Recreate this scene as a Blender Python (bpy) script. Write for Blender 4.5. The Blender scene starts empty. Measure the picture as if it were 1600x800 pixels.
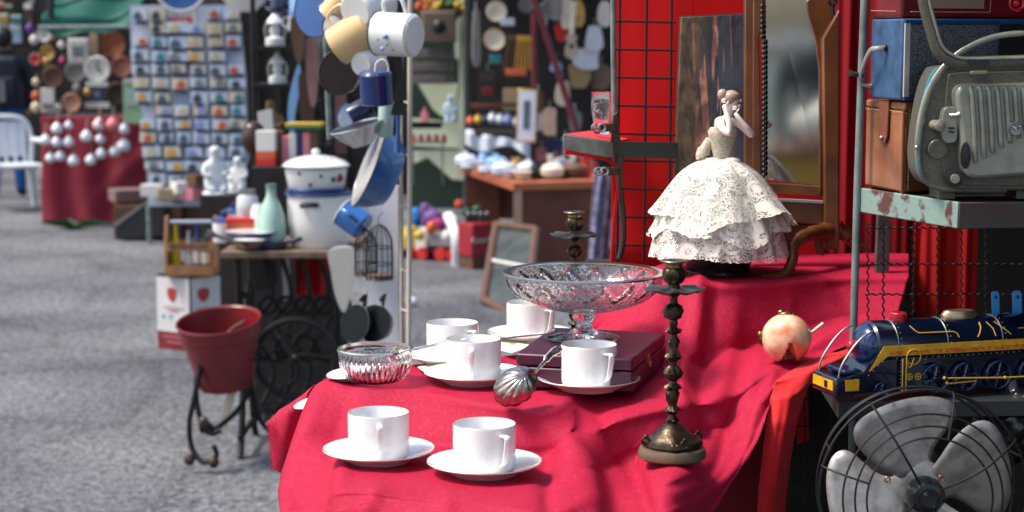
import bpy, bmesh, math, random
from mathutils import Vector, Matrix, noise
from mathutils.bvhtree import BVHTree
R = math.radians; PI = math.pi
S = bpy.context.scene; C = S.collection
# ------------------------------------------------------------ camera, sky, sun, exposure
FPX = 2800.0; PITCH = math.atan(340/FPX); CAM = Vector((0, 0, 1.65))
cam = bpy.data.cameras.new('camera'); camo = bpy.data.objects.new('camera', cam); C.objects.link(camo)
camo.location = CAM; camo.rotation_euler = (PI/2-PITCH, 0, 0)
cam.sensor_width = 36; cam.lens = 36*FPX/1600; cam.clip_start = .05; cam.clip_end = 2000
cam.dof.use_dof = True; cam.dof.focus_distance = 2.62; cam.dof.aperture_fstop = 6.2; cam.dof.aperture_blades = 9
S.camera = camo
W = bpy.data.worlds.new('World'); S.world = W; W.use_nodes = True
SUN_EL, SUN_AZ = R(58), R(-98)          # azimuth from +Y (away from the camera), negative = left
wn = W.node_tree; sky = wn.nodes.new('ShaderNodeTexSky'); sky.sky_type = 'NISHITA'; sky.sun_disc = False
sky.sun_elevation = SUN_EL; sky.sun_rotation = SUN_AZ; sky.dust_density = 3.0; sky.air_density = 1.2; sky.ozone_density = 1.0
bg = wn.nodes['Background']; bg.inputs[1].default_value = .135; wn.links.new(sky.outputs[0], bg.inputs[0])
sun = bpy.data.lights.new('sun', 'SUN'); suno = bpy.data.objects.new('sun', sun); C.objects.link(suno)
sun.energy = 2.5; sun.angle = R(14); sun.color = (1, .95, .88)
sd = Vector((math.sin(SUN_AZ)*math.cos(SUN_EL), math.cos(SUN_AZ)*math.cos(SUN_EL), math.sin(SUN_EL)))
suno.rotation_euler = (-sd).to_track_quat('-Z', 'Y').to_euler()
vs = S.view_settings; vs.view_transform = 'Standard'; vs.look = 'None'; vs.gamma = 1; vs.exposure = 0.86
S.render.engine = 'CYCLES'; cy = S.cycles
cy.max_bounces = 10; cy.transmission_bounces = 10; cy.transparent_max_bounces = 16; cy.diffuse_bounces = 3; cy.glossy_bounces = 4
cy.use_denoising = True; cy.sample_clamp_indirect = 6; cy.blur_glossy = .6

# ------------------------------------------------------------ where a photo pixel lies at a given depth / height
_f = Vector((0, math.cos(PITCH), -math.sin(PITCH))); _u = Vector((0, math.sin(PITCH), math.cos(PITCH)))
def ray(px, py): return Vector((1, 0, 0))*((px-800)/FPX) + _u*((400-py)/FPX) + _f
def at(px, py, Y): d = ray(px, py); return CAM + d*(Y/d.y)
def atz(px, py, z): d = ray(px, py); return CAM + d*((z-CAM.z)/d.z)
def ppm(p): return FPX/((Vector(p)-CAM).dot(_f))

# ------------------------------------------------------------ materials
MATS = {}
def mat(name, col, rough=.5, metal=0., col2=None, ns=8., sharp=.0, bump=0., bs=60., coat=0., trans=0., sheen=0., transl=0., ior=1.5, emit=None, coord='Object', det=4, spec=None, thr=.5):
    if name in MATS: return MATS[name]
    m = bpy.data.materials.new(name); m.use_nodes = True; nt = m.node_tree; n = nt.nodes; l = nt.links
    b = n['Principled BSDF']; I = b.inputs
    I['Base Color'].default_value = (*col, 1); I['Roughness'].default_value = rough; I['Metallic'].default_value = metal
    I['Coat Weight'].default_value = coat; I['Transmission Weight'].default_value = trans; I['IOR'].default_value = ior
    I['Sheen Weight'].default_value = sheen; I['Coat Roughness'].default_value = .08
    if spec is not None: I['Specular IOR Level'].default_value = spec
    tc = n.new('ShaderNodeTexCoord')
    if col2 is None and not trans and not emit: col2 = tuple(c*.82 for c in col)
    if col2 is not None:
        t = n.new('ShaderNodeTexNoise'); t.inputs['Scale'].default_value = ns; t.inputs['Detail'].default_value = det; l.new(tc.outputs[coord], t.inputs['Vector'])
        r = n.new('ShaderNodeValToRGB'); e = r.color_ramp.elements; h = .5*(1-sharp)
        e[0].position = max(0, thr-h*.5); e[1].position = min(1, thr+h*.5+.01); e[0].color = (*col, 1); e[1].color = (*col2, 1)
        l.new(t.outputs['Fac'], r.inputs[0]); l.new(r.outputs[0], I['Base Color'])
        rr = n.new('ShaderNodeMapRange'); rr.inputs['To Min'].default_value = rough*.85; rr.inputs['To Max'].default_value = min(1, rough*1.2)
        l.new(t.outputs['Fac'], rr.inputs['Value']); l.new(rr.outputs[0], I['Roughness'])
    if bump:
        t2 = n.new('ShaderNodeTexNoise'); t2.inputs['Scale'].default_value = bs; t2.inputs['Detail'].default_value = 3; l.new(tc.outputs[coord], t2.inputs['Vector'])
        bp = n.new('ShaderNodeBump'); bp.inputs['Strength'].default_value = bump; bp.inputs['Distance'].default_value = .3/bs; l.new(t2.outputs['Fac'], bp.inputs['Height']); l.new(bp.outputs[0], I['Normal'])
    if emit: I['Emission Color'].default_value = (*col, 1); I['Emission Strength'].default_value = emit
    if transl:
        tl = n.new('ShaderNodeBsdfTranslucent'); tl.inputs[0].default_value = (*col, 1); mx = n.new('ShaderNodeMixShader'); mx.inputs[0].default_value = transl
        l.new(b.outputs[0], mx.inputs[1]); l.new(tl.outputs[0], mx.inputs[2]); l.new(mx.outputs[0], n['Material Output'].inputs[0])
    MATS[name] = m; return m
def rgb(r, g, b):                                  # sRGB 0..255 to linear
    return tuple(((c/255+.055)/1.055)**2.4 if c > 10 else c/255/12.92 for c in (r, g, b))

# ------------------------------------------------------------ mesh builder
class B:
    def __init__(s): s.m = bmesh.new()
    def vf(s, vs, fs, M=None):
        v = [s.m.verts.new((M @ Vector(p)) if M is not None else Vector(p)) for p in vs]; out = []
        for f in fs:
            try: out.append(s.m.faces.new([v[i] for i in f]))
            except ValueError: pass
        return s
    def box(s, c, d, M=None, rz=0, taper=1.):
        x, y, z = d[0]/2, d[1]/2, d[2]/2; r = Matrix.Rotation(rz, 3, 'Z'); vv = []
        for k, t in ((-1, 1.), (1, taper)):
            for a, b in ((-1, -1), (1, -1), (1, 1), (-1, 1)): vv.append(Vector(c)+r @ Vector((a*x*t, b*y*t, k*z)))
        return s.vf(vv, [(3, 2, 1, 0), (4, 5, 6, 7), (0, 1, 5, 4), (1, 2, 6, 5), (2, 3, 7, 6), (3, 0, 4, 7)], M)
    def foot(s, pts, z0, z1):                       # prism over a footprint of xy points
        n = len(pts); vv = [(p[0], p[1], z0) for p in pts]+[(p[0], p[1], z1) for p in pts]
        return s.vf(vv, [tuple(range(n))[::-1], tuple(range(n, 2*n))]+[(i, (i+1) % n, n+(i+1) % n, n+i) for i in range(n)])
    def prism(s, pts, dv, taper=1.):                # a 3D outline swept along dv
        pts = [Vector(p) for p in pts]; n = len(pts); c = sum(pts, Vector())/n; dv = Vector(dv)
        return s.vf(pts+[c+(p-c)*taper+dv for p in pts], [tuple(range(n)), tuple(range(n, 2*n))[::-1]]+[(i, n+i, n+(i+1) % n, (i+1) % n) for i in range(n)])
    def pp(s, pix, Y, dep): return s.prism([at(a, b, Y) for a, b in pix], (0, dep, 0))
    def lathe(s, prof, n=32, M=None, fn=None, close=False):      # profile (r,z); fn(ang,i,r,z)->(r,z)
        vv = []; fs = []; k = len(prof)
        for i, (r, z) in enumerate(prof):
            for j in range(n):
                a = 2*PI*j/n; rr, zz = (r, z) if fn is None else fn(a, i, r, z)
                vv.append((rr*math.cos(a), rr*math.sin(a), zz))
        for i in range(k-1):
            for j in range(n): fs.append((i*n+j, i*n+(j+1) % n, (i+1)*n+(j+1) % n, (i+1)*n+j))
        if close: fs += [((k-1)*n+j, (k-1)*n+(j+1) % n, (j+1) % n, j) for j in range(n)]
        if prof[0][0] > 1e-4 and close is False: fs.append(tuple(range(n))[::-1])
        if prof[-1][0] > 1e-4 and close is False: fs.append(tuple((k-1)*n+j for j in range(n)))
        return s.vf(vv, fs, M)
    def tube(s, pts, r, n=8, smooth=0, flat=1., closed=False):
        pts = [Vector(p) for p in pts]
        if smooth: pts = spline(pts, smooth, closed)
        k = len(pts); rs = r if isinstance(r, (list, tuple)) else [r]*k
        if len(rs) != k: rs = [rs[min(len(rs)-1, int(i*(len(rs)-1)/(k-1)+.5))] for i in range(k)]
        vv = []; fs = []; prev = None
        for i, p in enumerate(pts):
            a = pts[(i-1) % k] if closed or i else p; b = pts[(i+1) % k] if closed or i < k-1 else p
            t = (b-a).normalized() if (b-a).length > 1e-9 else Vector((0, 0, 1))
            if prev is None: prev = t.orthogonal().normalized() if abs(t.y) > .9 else t.cross(Vector((0, 1, 0))).normalized()
            u = (prev-t*prev.dot(t)); u = u.normalized() if u.length > 1e-6 else t.orthogonal().normalized(); prev = u; w = t.cross(u)
            for j in range(n):
                q = 2*PI*j/n; vv.append(p+(u*math.cos(q)+w*math.sin(q)*flat)*rs[i])
        for i in range(k if closed else k-1):
            for j in range(n): fs.append((i*n+j, i*n+(j+1) % n, ((i+1) % k)*n+(j+1) % n, ((i+1) % k)*n+j))
        if not closed: fs += [tuple(range(n))[::-1], tuple((k-1)*n+j for j in range(n))]
        return s.vf(vv, fs)
    def ball(s, c, r, n=16, k=10, M=None, fn=None):
        r = r if isinstance(r, (list, tuple)) else (r, r, r); c = Vector(c)
        vv = [c+Vector((0, 0, -r[2]))]; fs = []
        for i in range(1, k):
            p = PI*i/k
            for j in range(n):
                a = 2*PI*j/n; v = Vector((math.sin(p)*math.cos(a)*r[0], math.sin(p)*math.sin(a)*r[1], -math.cos(p)*r[2]))
                vv.append(c+(fn(v) if fn else v))
        vv.append(c+Vector((0, 0, r[2])))
        for j in range(n): fs.append((0, 1+(j+1) % n, 1+j))
        for i in range(k-2):
            for j in range(n): a = 1+i*n; fs.append((a+j, a+(j+1) % n, a+n+(j+1) % n, a+n+j))
        e = len(vv)-1; a = 1+(k-2)*n
        for j in range(n): fs.append((a+j, a+(j+1) % n, e))
        return s.vf(vv, fs, M)
    def ring(s, c, Rr, r, axis='z', n=32, k=6, M=None):
        c = Vector(c); vv = []; fs = []
        for i in range(n):
            a = 2*PI*i/n
            for j in range(k):
                b = 2*PI*j/k; q = Rr+r*math.cos(b); x, y, z = q*math.cos(a), q*math.sin(a), r*math.sin(b)
                vv.append(c+Vector({'z': (x, y, z), 'y': (x, z, y), 'x': (z, x, y)}[axis]))
        for i in range(n):
            for j in range(k): fs.append((i*k+j, ((i+1) % n)*k+j, ((i+1) % n)*k+(j+1) % k, i*k+(j+1) % k))
        return s.vf(vv, fs, M)
    def grid(s, fn, nu, nv, thick=0):
        vv = [fn(i/nu, j/nv) for j in range(nv+1) for i in range(nu+1)]; w = nu+1
        return s.vf(vv, [(j*w+i, j*w+i+1, (j+1)*w+i+1, (j+1)*w+i) for j in range(nv) for i in range(nu)])
    def done(s, name, m, parent=None, world=False, smooth=True, bevel=0, thick=0, sub=0, ang=38, loc=None):
        bmesh.ops.recalc_face_normals(s.m, faces=s.m.faces)
        me = bpy.data.meshes.new(name)
        if world and parent is not None:
            o_ = Vector(); p = parent
            while p is not None: o_ += p.location; p = p.parent
            bmesh.ops.translate(s.m, vec=-o_, verts=s.m.verts)
        s.m.to_mesh(me); s.m.free(); me.materials.append(m)
        if smooth:
            me.polygons.foreach_set('use_smooth', [True]*len(me.polygons))
            if not sub: me.set_sharp_from_angle(angle=R(ang))
        o = bpy.data.objects.new(name, me); C.objects.link(o); o.parent = parent
        if loc is not None: o.location = loc
        if thick: q = o.modifiers.new('s', 'SOLIDIFY'); q.thickness = thick; q.offset = 0
        if bevel: q = o.modifiers.new('b', 'BEVEL'); q.width = bevel; q.segments = 2; q.limit_method = 'ANGLE'; q.angle_limit = R(40)
        if sub: q = o.modifiers.new('u', 'SUBSURF'); q.levels = q.render_levels = sub
        return o
def spline(P, n, closed=False):
    out = []; k = len(P)
    for i in range(k if closed else k-1):
        a, b, c, d = (P[(i-1) % k], P[i], P[(i+1) % k], P[(i+2) % k]) if closed else (P[max(0, i-1)], P[i], P[i+1], P[min(k-1, i+2)])
        for j in range(n):
            t = j/n; out.append(.5*((2*b)+(c-a)*t+(2*a-5*b+4*c-d)*t*t+(3*b-a-3*c+d)*t**3))
    if not closed: out.append(P[-1])
    return out
def tag(o, label=None, cat=None, group=None, kind=None):
    for k, v in (('label', label), ('category', cat), ('group', group), ('kind', kind)):
        if v: o[k] = v
    return o
def thing(name, label, cat, loc=(0, 0, 0), rz=0, group=None):
    o = bpy.data.objects.new(name, None); C.objects.link(o); o.location = loc; o.rotation_euler = (0, 0, rz); o.empty_display_size = .02
    return tag(o, label, cat, group)
def copy_tree(o, parent=None):
    c = o.copy(); C.objects.link(c); c.parent = parent
    for ch in list(o.children): copy_tree(ch, c)
    return c
def dup(o, loc, rz=None, label=None, sc=None, rot=None):
    c = copy_tree(o); c.location = loc
    if rz is not None: c.rotation_euler = (0, 0, rz)
    if rot is not None: c.rotation_euler = rot
    if label: c['label'] = label
    if sc: c.scale = (sc, sc, sc) if not isinstance(sc, tuple) else sc
    return c
def lettering(text, size, m, parent, loc, rot=(PI/2, 0, 0), ext=.0005, name='lettering', sx=1):
    cu = bpy.data.curves.new(name, 'FONT'); cu.body = text; cu.size = size; cu.extrude = ext; cu.align_x = 'CENTER'; cu.align_y = 'CENTER'; cu.materials.append(m)
    tmp = bpy.data.objects.new(name, cu); C.objects.link(tmp); dg = bpy.context.evaluated_depsgraph_get(); dg.update()
    me = bpy.data.meshes.new_from_object(tmp.evaluated_get(dg)); bpy.data.objects.remove(tmp)
    o = bpy.data.objects.new(name, me); C.objects.link(o); o.parent = parent; o.location = loc; o.rotation_euler = rot; o.scale = (sx, 1, 1)
    return o
rnd = random.Random(7)

# ------------------------------------------------------------ shared materials
M_wood = mat('walnut', rgb(128, 74, 36), .32, col2=rgb(66, 34, 16), ns=14, bump=.1, bs=120, coat=.35)
M_chrome = mat('chrome', (.78, .77, .75), .14, 1.)
M_silver = mat('old silver plate', (.86, .82, .76), .2, 1., col2=(.55, .49, .42), ns=60, thr=.58)
M_steel = mat('dull steel', (.42, .42, .40), .36, 1., col2=(.25, .24, .22), ns=30)
M_black = mat('black paint', (.012, .012, .013), .38)
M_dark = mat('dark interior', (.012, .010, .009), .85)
M_porc = mat('white porcelain', (.80, .79, .77), .12, coat=.5, col2=(.77, .82, .80), ns=6)
M_enam = mat('white enamel', (.82, .81, .78), .18, col2=(.72, .70, .64), ns=14, coat=.4)
M_cream = mat('cream enamel', rgb(226, 196, 142), .2, col2=rgb(205, 170, 115), ns=10, coat=.4)
M_blue = mat('blue enamel', rgb(38, 84, 148), .22, col2=rgb(24, 56, 112), ns=10, coat=.4)
M_navy = mat('navy enamel', rgb(18, 32, 66), .2, coat=.5)
M_gpost = mat('grey green post paint', rgb(124, 140, 136), .45, .1, col2=rgb(72, 70, 66), ns=25, thr=.6, bump=.2, bs=200)
M_wire = mat('black wire', (.015, .015, .016), .42, .4)
M_white = mat('white plastic', (.8, .8, .8), .4)
# ============================================================ ground
def asphalt():
    m = mat('asphalt', (.16, .17, .19), .85); nt = m.node_tree; n = nt.nodes; l = nt.links; b = n['Principled BSDF']
    tc = n.new('ShaderNodeTexCoord'); 
    a = n.new('ShaderNodeTexNoise'); a.inputs['Scale'].default_value = .8; a.inputs['Detail'].default_value = 6
    c = n.new('ShaderNodeTexVoronoi'); c.inputs['Scale'].default_value = 55
    d = n.new('ShaderNodeTexNoise'); d.inputs['Scale'].default_value = 26; d.inputs['Detail'].default_value = 9; d.inputs['Roughness'].default_value = .72
    for q in (a, c, d): l.new(tc.outputs['Object'], q.inputs['Vector'])
    r1 = n.new('ShaderNodeValToRGB'); r1.color_ramp.elements[0].color = (.062, .064, .074, 1); r1.color_ramp.elements[1].color = (.20, .20, .205, 1)
    r1.color_ramp.elements[0].position = .26; r1.color_ramp.elements[1].position = .76; l.new(a.outputs['Fac'], r1.inputs[0])
    r2 = n.new('ShaderNodeValToRGB'); r2.color_ramp.elements[0].color = (.34, .34, .35, 1); r2.color_ramp.elements[1].color = (1.9, 1.9, 1.93, 1)
    r2.color_ramp.elements[0].position = .38; r2.color_ramp.elements[1].position = .66; l.new(d.outputs['Fac'], r2.inputs[0])
    mx = n.new('ShaderNodeMix'); mx.data_type = 'RGBA'; mx.blend_type = 'MULTIPLY'; mx.inputs[0].default_value = 1
    l.new(r1.outputs[0], mx.inputs[6]); l.new(r2.outputs[0], mx.inputs[7]); l.new(mx.outputs[2], b.inputs['Base Color'])
    # long cracks
    w = n.new('ShaderNodeTexVoronoi'); w.feature = 'DISTANCE_TO_EDGE'; w.inputs['Scale'].default_value = .9
    wp = n.new('ShaderNodeVectorMath'); wp.operation = 'MULTIPLY_ADD'; wp.inputs[1].default_value = (.5, .5, .5); l.new(d.outputs['Color'], wp.inputs[0]); l.new(tc.outputs['Object'], wp.inputs[2]); l.new(wp.outputs[0], w.inputs['Vector'])
    r3 = n.new('ShaderNodeValToRGB'); r3.color_ramp.elements[0].color = (.22, .22, .22, 1); r3.color_ramp.elements[1].position = .018; l.new(w.outputs['Distance'], r3.inputs[0])
    m2 = n.new('ShaderNodeMix'); m2.data_type = 'RGBA'; m2.blend_type = 'MULTIPLY'; m2.inputs[0].default_value = 1; l.new(mx.outputs[2], m2.inputs[6]); l.new(r3.outputs[0], m2.inputs[7]); l.new(m2.outputs[2], b.inputs['Base Color'])
    bp = n.new('ShaderNodeBump'); bp.inputs['Strength'].default_value = .9; bp.inputs['Distance'].default_value = .012
    ad = n.new('ShaderNodeMath'); ad.operation = 'ADD'; l.new(c.outputs['Distance'], ad.inputs[0]); l.new(d.outputs['Fac'], ad.inputs[1]); l.new(ad.outputs[0], bp.inputs['Height']); l.new(bp.outputs[0], b.inputs['Normal'])
    return m
tag(B().grid(lambda u, v: (-300+600*u, -300+600*v, 0), 8, 8).done('ground', asphalt()), kind='structure')

# ============================================================ the red damask cloth over the tiers
def damask(name, col, col2):
    m = mat(name, col, .62, sheen=0, spec=.10); nt = m.node_tree; n = nt.nodes; l = nt.links; b = n['Principled BSDF']
    for k in list(b.inputs['Base Color'].links)+list(b.inputs['Roughness'].links): l.remove(k)
    tc = n.new('ShaderNodeTexCoord')
    s1 = n.new('ShaderNodeTexNoise'); s1.inputs['Scale'].default_value = 24; s1.inputs['Detail'].default_value = 1.5; s1.inputs['Distortion'].default_value = 4.5
    l.new(tc.outputs['UV'], s1.inputs['Vector'])
    r = n.new('ShaderNodeValToRGB'); e = r.color_ramp.elements; e[0].position = .44; e[1].position = .50; e[0].color = (*col, 1); e[1].color = (*col2, 1)
    q = e.new(.56); q.color = (*col, 1); l.new(s1.outputs['Fac'], r.inputs[0]); l.new(r.outputs[0], b.inputs['Base Color'])
    wv = n.new('ShaderNodeTexNoise'); wv.inputs['Scale'].default_value = 900; l.new(tc.outputs['UV'], wv.inputs['Vector'])
    big = n.new('ShaderNodeTexNoise'); big.inputs['Scale'].default_value = 14; big.inputs['Detail'].default_value = 5; l.new(tc.outputs['UV'], big.inputs['Vector'])
    bp = n.new('ShaderNodeBump'); bp.inputs['Strength'].default_value = .35; bp.inputs['Distance'].default_value = .0006; l.new(wv.outputs['Fac'], bp.inputs['Height'])
    b2 = n.new('ShaderNodeBump'); b2.inputs['Strength'].default_value = .3; b2.inputs['Distance'].default_value = .006; l.new(big.outputs['Fac'], b2.inputs['Height']); l.new(bp.outputs[0], b2.inputs['Normal']); l.new(b2.outputs[0], b.inputs['Normal'])
    return m
M_cloth = damask('crimson damask', (.365, .012, .040), (.425, .021, .056))
def cloth_sheet(rows, nsub, folds, amp=.0007, seed=0):
    """rows of (px,py,v): v<1.8 is a height, otherwise a depth"""
    P = []
    for r in rows: P.append([atz(a, b, v) if v < 1.8 else at(a, b, v) for a, b, v in r])
    Q = [spline(r, nsub) for r in P]                 # along the columns
    Q2 = [Q[0]]
    for i in range(1, len(Q)): Q2 += [[a.lerp(b, f) for a, b in zip(Q[i-1], Q[i])] for f in (.25, .75)]+[Q[i]]
    Q = Q2; cols = [spline([Q[i][j] for i in range(len(Q))], 6) for j in range(len(Q[0]))]
    nc, nr = len(cols), len(cols[0]); G = [[cols[j][i].copy() for j in range(nc)] for i in range(nr)]
    inv = lambda p: (800+FPX*(p-CAM).x/(p-CAM).dot(_f), 400-FPX*(p-CAM).dot(_u)/(p-CAM).dot(_f))
    N = [[None]*nc for _ in range(nr)]
    for i in range(nr):
        for j in range(nc):
            a = G[i][min(nc-1, j+1)]-G[i][max(0, j-1)]; b = G[min(nr-1, i+1)][j]-G[max(0, i-1)][j]
            q = a.cross(b); q = q.normalized() if q.length > 1e-12 else Vector((0, -1, 0))
            if q.dot(CAM-G[i][j]) < 0: q = -q
            N[i][j] = q
    for i in range(nr):
        for j in range(nc):
            p = G[i][j]; x, y = inv(p); d = 0
            for line, wd, h in folds:
                best = 1e9; tt = 0
                for k in range(len(line)-1):
                    ax, ay = line[k]; bx, by = line[k+1]; L = (bx-ax)**2+(by-ay)**2
                    t = max(0, min(1, ((x-ax)*(bx-ax)+(y-ay)*(by-ay))/L)); e = math.hypot(x-ax-t*(bx-ax), y-ay-t*(by-ay))
                    if e < best: best = e; tt = (k+t)/(len(line)-1)
                if best < 3*wd: d += h*math.exp(-(best/wd)**2)*(.35+.65*math.sin(PI*min(1, max(0, tt*.9+.1))))
            d += amp*noise.fractal(Vector((p.x*14+seed, p.y*14, p.z*14)), 1., 2., 3)
            G[i][j] = p+N[i][j]*d
    b = B(); uvl = b.m.loops.layers.uv.new('UVMap'); V = [[b.m.verts.new(p) for p in r] for r in G]
    U = [[0]*nc for _ in range(nr)]; Wd = [[0]*nc for _ in range(nr)]
    for i in range(nr):
        for j in range(nc):
            if j: U[i][j] = U[i][j-1]+(G[i][j]-G[i][j-1]).length
            if i: Wd[i][j] = Wd[i-1][j]+(G[i][j]-G[i-1][j]).length
    for i in range(nr-1):
        for j in range(nc-1):
            f = b.m.faces.new((V[i][j], V[i][j+1], V[i+1][j+1], V[i+1][j]))
            for lp, (a, c) in zip(f.loops, ((i, j), (i, j+1), (i+1, j+1), (i+1, j))): lp[uvl].uv = (U[a][c], Wd[a][c])
    return b
T1, T2, T3 = 1.10, 1.15, 1.262
rows = [
 [(470,700,2.75),(514,590,2.72),(562,574,T2),(650,570,T2),(740,562,T2),(850,545,T2),(925,492,2.87),(1020,418,T3),(1130,402,T3),(1240,398,T3),(1345,396,T3),(1420,396,T3)],
 [(455,715,2.66),(507,598,2.64),(556,591,T2),(650,592,T2),(750,602,T2),(858,600,T2),(929,520,2.83),(1030,444,T3-.003),(1130,443,T3),(1240,438,T3),(1330,432,T3),(1420,432,T3)],
 [(440,742,2.56),(496,612,2.58),(552,606,T2),(650,612,T2),(755,631,T2),(862,640,T2-.002),(936,592,T2),(1040,578,T2),(1140,552,2.79),(1215,530,2.83),(1320,500,2.86),(1400,498,2.85)],
 [(437,768,2.46),(478,690,2.46),(548,686,2.46),(650,694,2.43),(757,706,2.38),(865,708,2.36),(950,660,2.40),(1045,636,1.143),(1140,620,1.14),(1200,582,T2+.012),(1262,556,T2+.018),(1338,533,2.77)],
 [(439,788,2.30),(490,742,2.31),(545,732,T1),(650,740,T1),(757,748,T1),(866,760,T1-.003),(958,728,2.37),(1045,690,T1),(1130,668,2.50),(1190,628,2.50),(1215,600,2.55),(1275,561,2.66)],
 [(442,812,2.20),(500,788,2.18),(548,768,T1),(650,778,T1),(757,788,T1),(868,800,T1-.004),(966,780,2.25),(1050,748,T1-.004),(1120,722,2.41),(1178,672,2.46),(1200,640,2.49),(1212,606,2.53)],
 [(448,850,2.16),(500,830,2.14),(548,800,2.12),(650,808,2.085),(757,818,2.05),(870,838,2.02),(968,845,2.10),(1055,800,2.18),(1110,768,2.33),(1155,728,2.40),(1180,695,2.43),(1192,665,2.46)],
 [(452,960,2.15),(500,960,2.13),(548,960,2.05),(650,960,1.98),(757,960,1.94),(870,960,1.93),(966,960,2.02),(1040,900,2.15),(1075,850,2.26),(1095,818,2.31),(1110,802,2.33),(1122,790,2.35)],
]
folds = [([(500,606),(474,690),(452,770),(450,860)], 13, .012), ([(548,608),(520,690),(505,770),(500,860)], 15, -.004),
 ([(590,770),(572,800),(560,870)], 14, .007), ([(545,690),(530,760),(520,840)], 12, .006), ([(700,782),(690,870)], 16, .005),
 ([(878,655),(893,710),(915,770),(930,860)], 24, .022), ([(815,640),(850,700),(858,790),(860,860)], 14, -.008), ([(935,650),(975,710),(1010,790),(1030,860)], 13, -.010),
 ([(1008,440),(960,486),(938,530)], 13, .006), ([(1093,440),(1088,500),(1072,570),(1062,620),(1080,660)], 11, .016), ([(1062,452),(1040,520),(1030,575)], 14, -.006), ([(1118,455),(1110,530),(1092,600),(1105,680)], 9, -.009),
 ([(1150,470),(1140,560),(1122,640),(1110,720)], 14, .008), ([(1185,560),(1165,640),(1135,720),(1090,790)], 12, .006), ([(1210,585),(1180,650),(1165,710),(1120,770)], 7, .004),
 ([(1235,446),(1232,490),(1200,540)], 9, .003), ([(1285,440),(1300,480),(1330,510)], 12, .004), ([(1360,502),(1290,532),(1240,568)], 8, .006),
 ([(975,780),(1060,772),(1110,750)], 10, .003), ([(1000,735),(985,700),(965,680)], 10, -.004)]
cb = cloth_sheet(rows, 16, folds)
BVH = BVHTree.FromBMesh(cb.m)
tablecloth = tag(cb.done('tablecloth', M_cloth, thick=.001, ang=180), 'crimson damask cloth draped in folds over the stepped display table', 'tablecloth')
# the back corner of the same cloth, falling on the street side, fringed
rows2 = [[(505,592,2.72),(530,584,2.78),(560,574,2.80)], [(490,610,2.72),(470,625,2.76),(500,612,2.84)], [(470,640,2.71),(438,640,2.73),(470,640,2.80)], [(455,700,2.70),(419,660,2.71),(440,680,2.78)], [(470,760,2.70),(428,732,2.70),(440,735,2.76)]]
fb = cloth_sheet(rows2, 12, [([(500,600),(450,650),(440,720)], 9, .006), ([(480,625),(455,690)], 6, -.005)], seed=4)
fl = fb.done('cloth_corner', M_cloth, tablecloth, thick=.0014, ang=180)
fr = B()
for k in range(26):
    u = k/25; a = at(419+9*u, 660+72*u, 2.705); fr.tube([a, a+Vector((-.004-.002*rnd.random(), 0, -.002-.004*rnd.random()))], .0005, 4)
fr.done('fringe', M_cloth, tablecloth)
# plain brighter cloth under the damask on the right
M_plain = mat('plain scarlet cotton', (.78, .008, .010), .8, col2=(.5, .006, .012), ns=5, sheen=.1, bump=.25, bs=700, transl=.15)
rows3 = [[(1255,568,2.66),(1290,556,2.68),(1325,545,2.70),(1352,528,2.74)], [(1212,596,2.53),(1242,590,2.55),(1275,578,2.58),(1322,556,2.66)], [(1203,625,2.505),(1221,622,2.50),(1241,618,2.51),(1262,604,2.55)], [(1197,662,2.49),(1213,662,2.48),(1230,662,2.49),(1246,655,2.51)],
         [(1192,710,2.48),(1206,712,2.47),(1222,712,2.48),(1236,708,2.50)], [(1186,760,2.47),(1200,762,2.46),(1214,762,2.47),(1229,760,2.49)], [(1180,860,2.47),(1194,860,2.46),(1208,860,2.47),(1221,860,2.49)]]
tag(cloth_sheet(rows3, 12, [([(1238,600),(1218,690),(1206,800)], 5, .003), ([(1225,640),(1210,720)], 4, -.002), ([(1300,556),(1245,600)], 5, .003)], seed=9).done('table_runner', M_plain, thick=.0016, ang=180),
    'plain bright scarlet cloth hanging below the damask hem by the toy train', 'cloth')
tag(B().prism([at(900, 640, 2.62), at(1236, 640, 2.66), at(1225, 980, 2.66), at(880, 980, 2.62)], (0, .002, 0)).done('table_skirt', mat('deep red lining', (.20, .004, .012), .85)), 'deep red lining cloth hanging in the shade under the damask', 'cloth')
def hit(px, py):
    h = BVH.ray_cast(CAM, ray(px, py)); return h[0] if h[0] is not None else atz(px, py, T2)
def rest(px, py, rad, z=None):                       # a spot on the cloth where a round foot of this radius rests
    p = hit(px, py); zs = [p.z]
    for k in range(12):
        a = k*PI/6
        for rr in (rad*.5, rad):
            h = BVH.ray_cast(Vector((p.x+rr*math.cos(a), p.y+rr*math.sin(a), p.z+.04)), Vector((0, 0, -1)), .06)
            if h[0] is not None: zs.append(h[0].z)
    zs.sort(); zz = zs[int(len(zs)*.8)]+.0008
    return atz(px, py, zz)
# stepped display table under the cloth
st = thing('display_table', 'dark stepped wooden display table hidden under the red cloth', 'table', (.05, 2.6, 0))
dt = B()
for pts, z0, z1 in (([(-.14,2.26),(.10,2.24),(.14,2.60),(-.16,2.60)], T1-.05, T1-.03), ([(-.18,2.68),(-.02,2.56),(.10,2.54),(.30,2.68),(.30,2.76),(-.18,2.76)], T2-.05, T2-.025), ([(.14,2.95),(.46,3.0),(.60,3.4),(.14,3.4)], T3-.05, T3-.03)): dt.foot(pts, z0, z1)
dt.done('step', M_dark, st, world=True, bevel=.003)
for x, y, z in ((-.12,2.29,T1-.02), (.08,2.27,T1-.02), (-.16,2.74,T2), (.5,3.3,T3), (.16,3.3,T3)):
    B().box((x, y, (z-.031)/2), (.03, .03, z-.031)).done('leg', M_wood, st, world=True)

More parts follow.
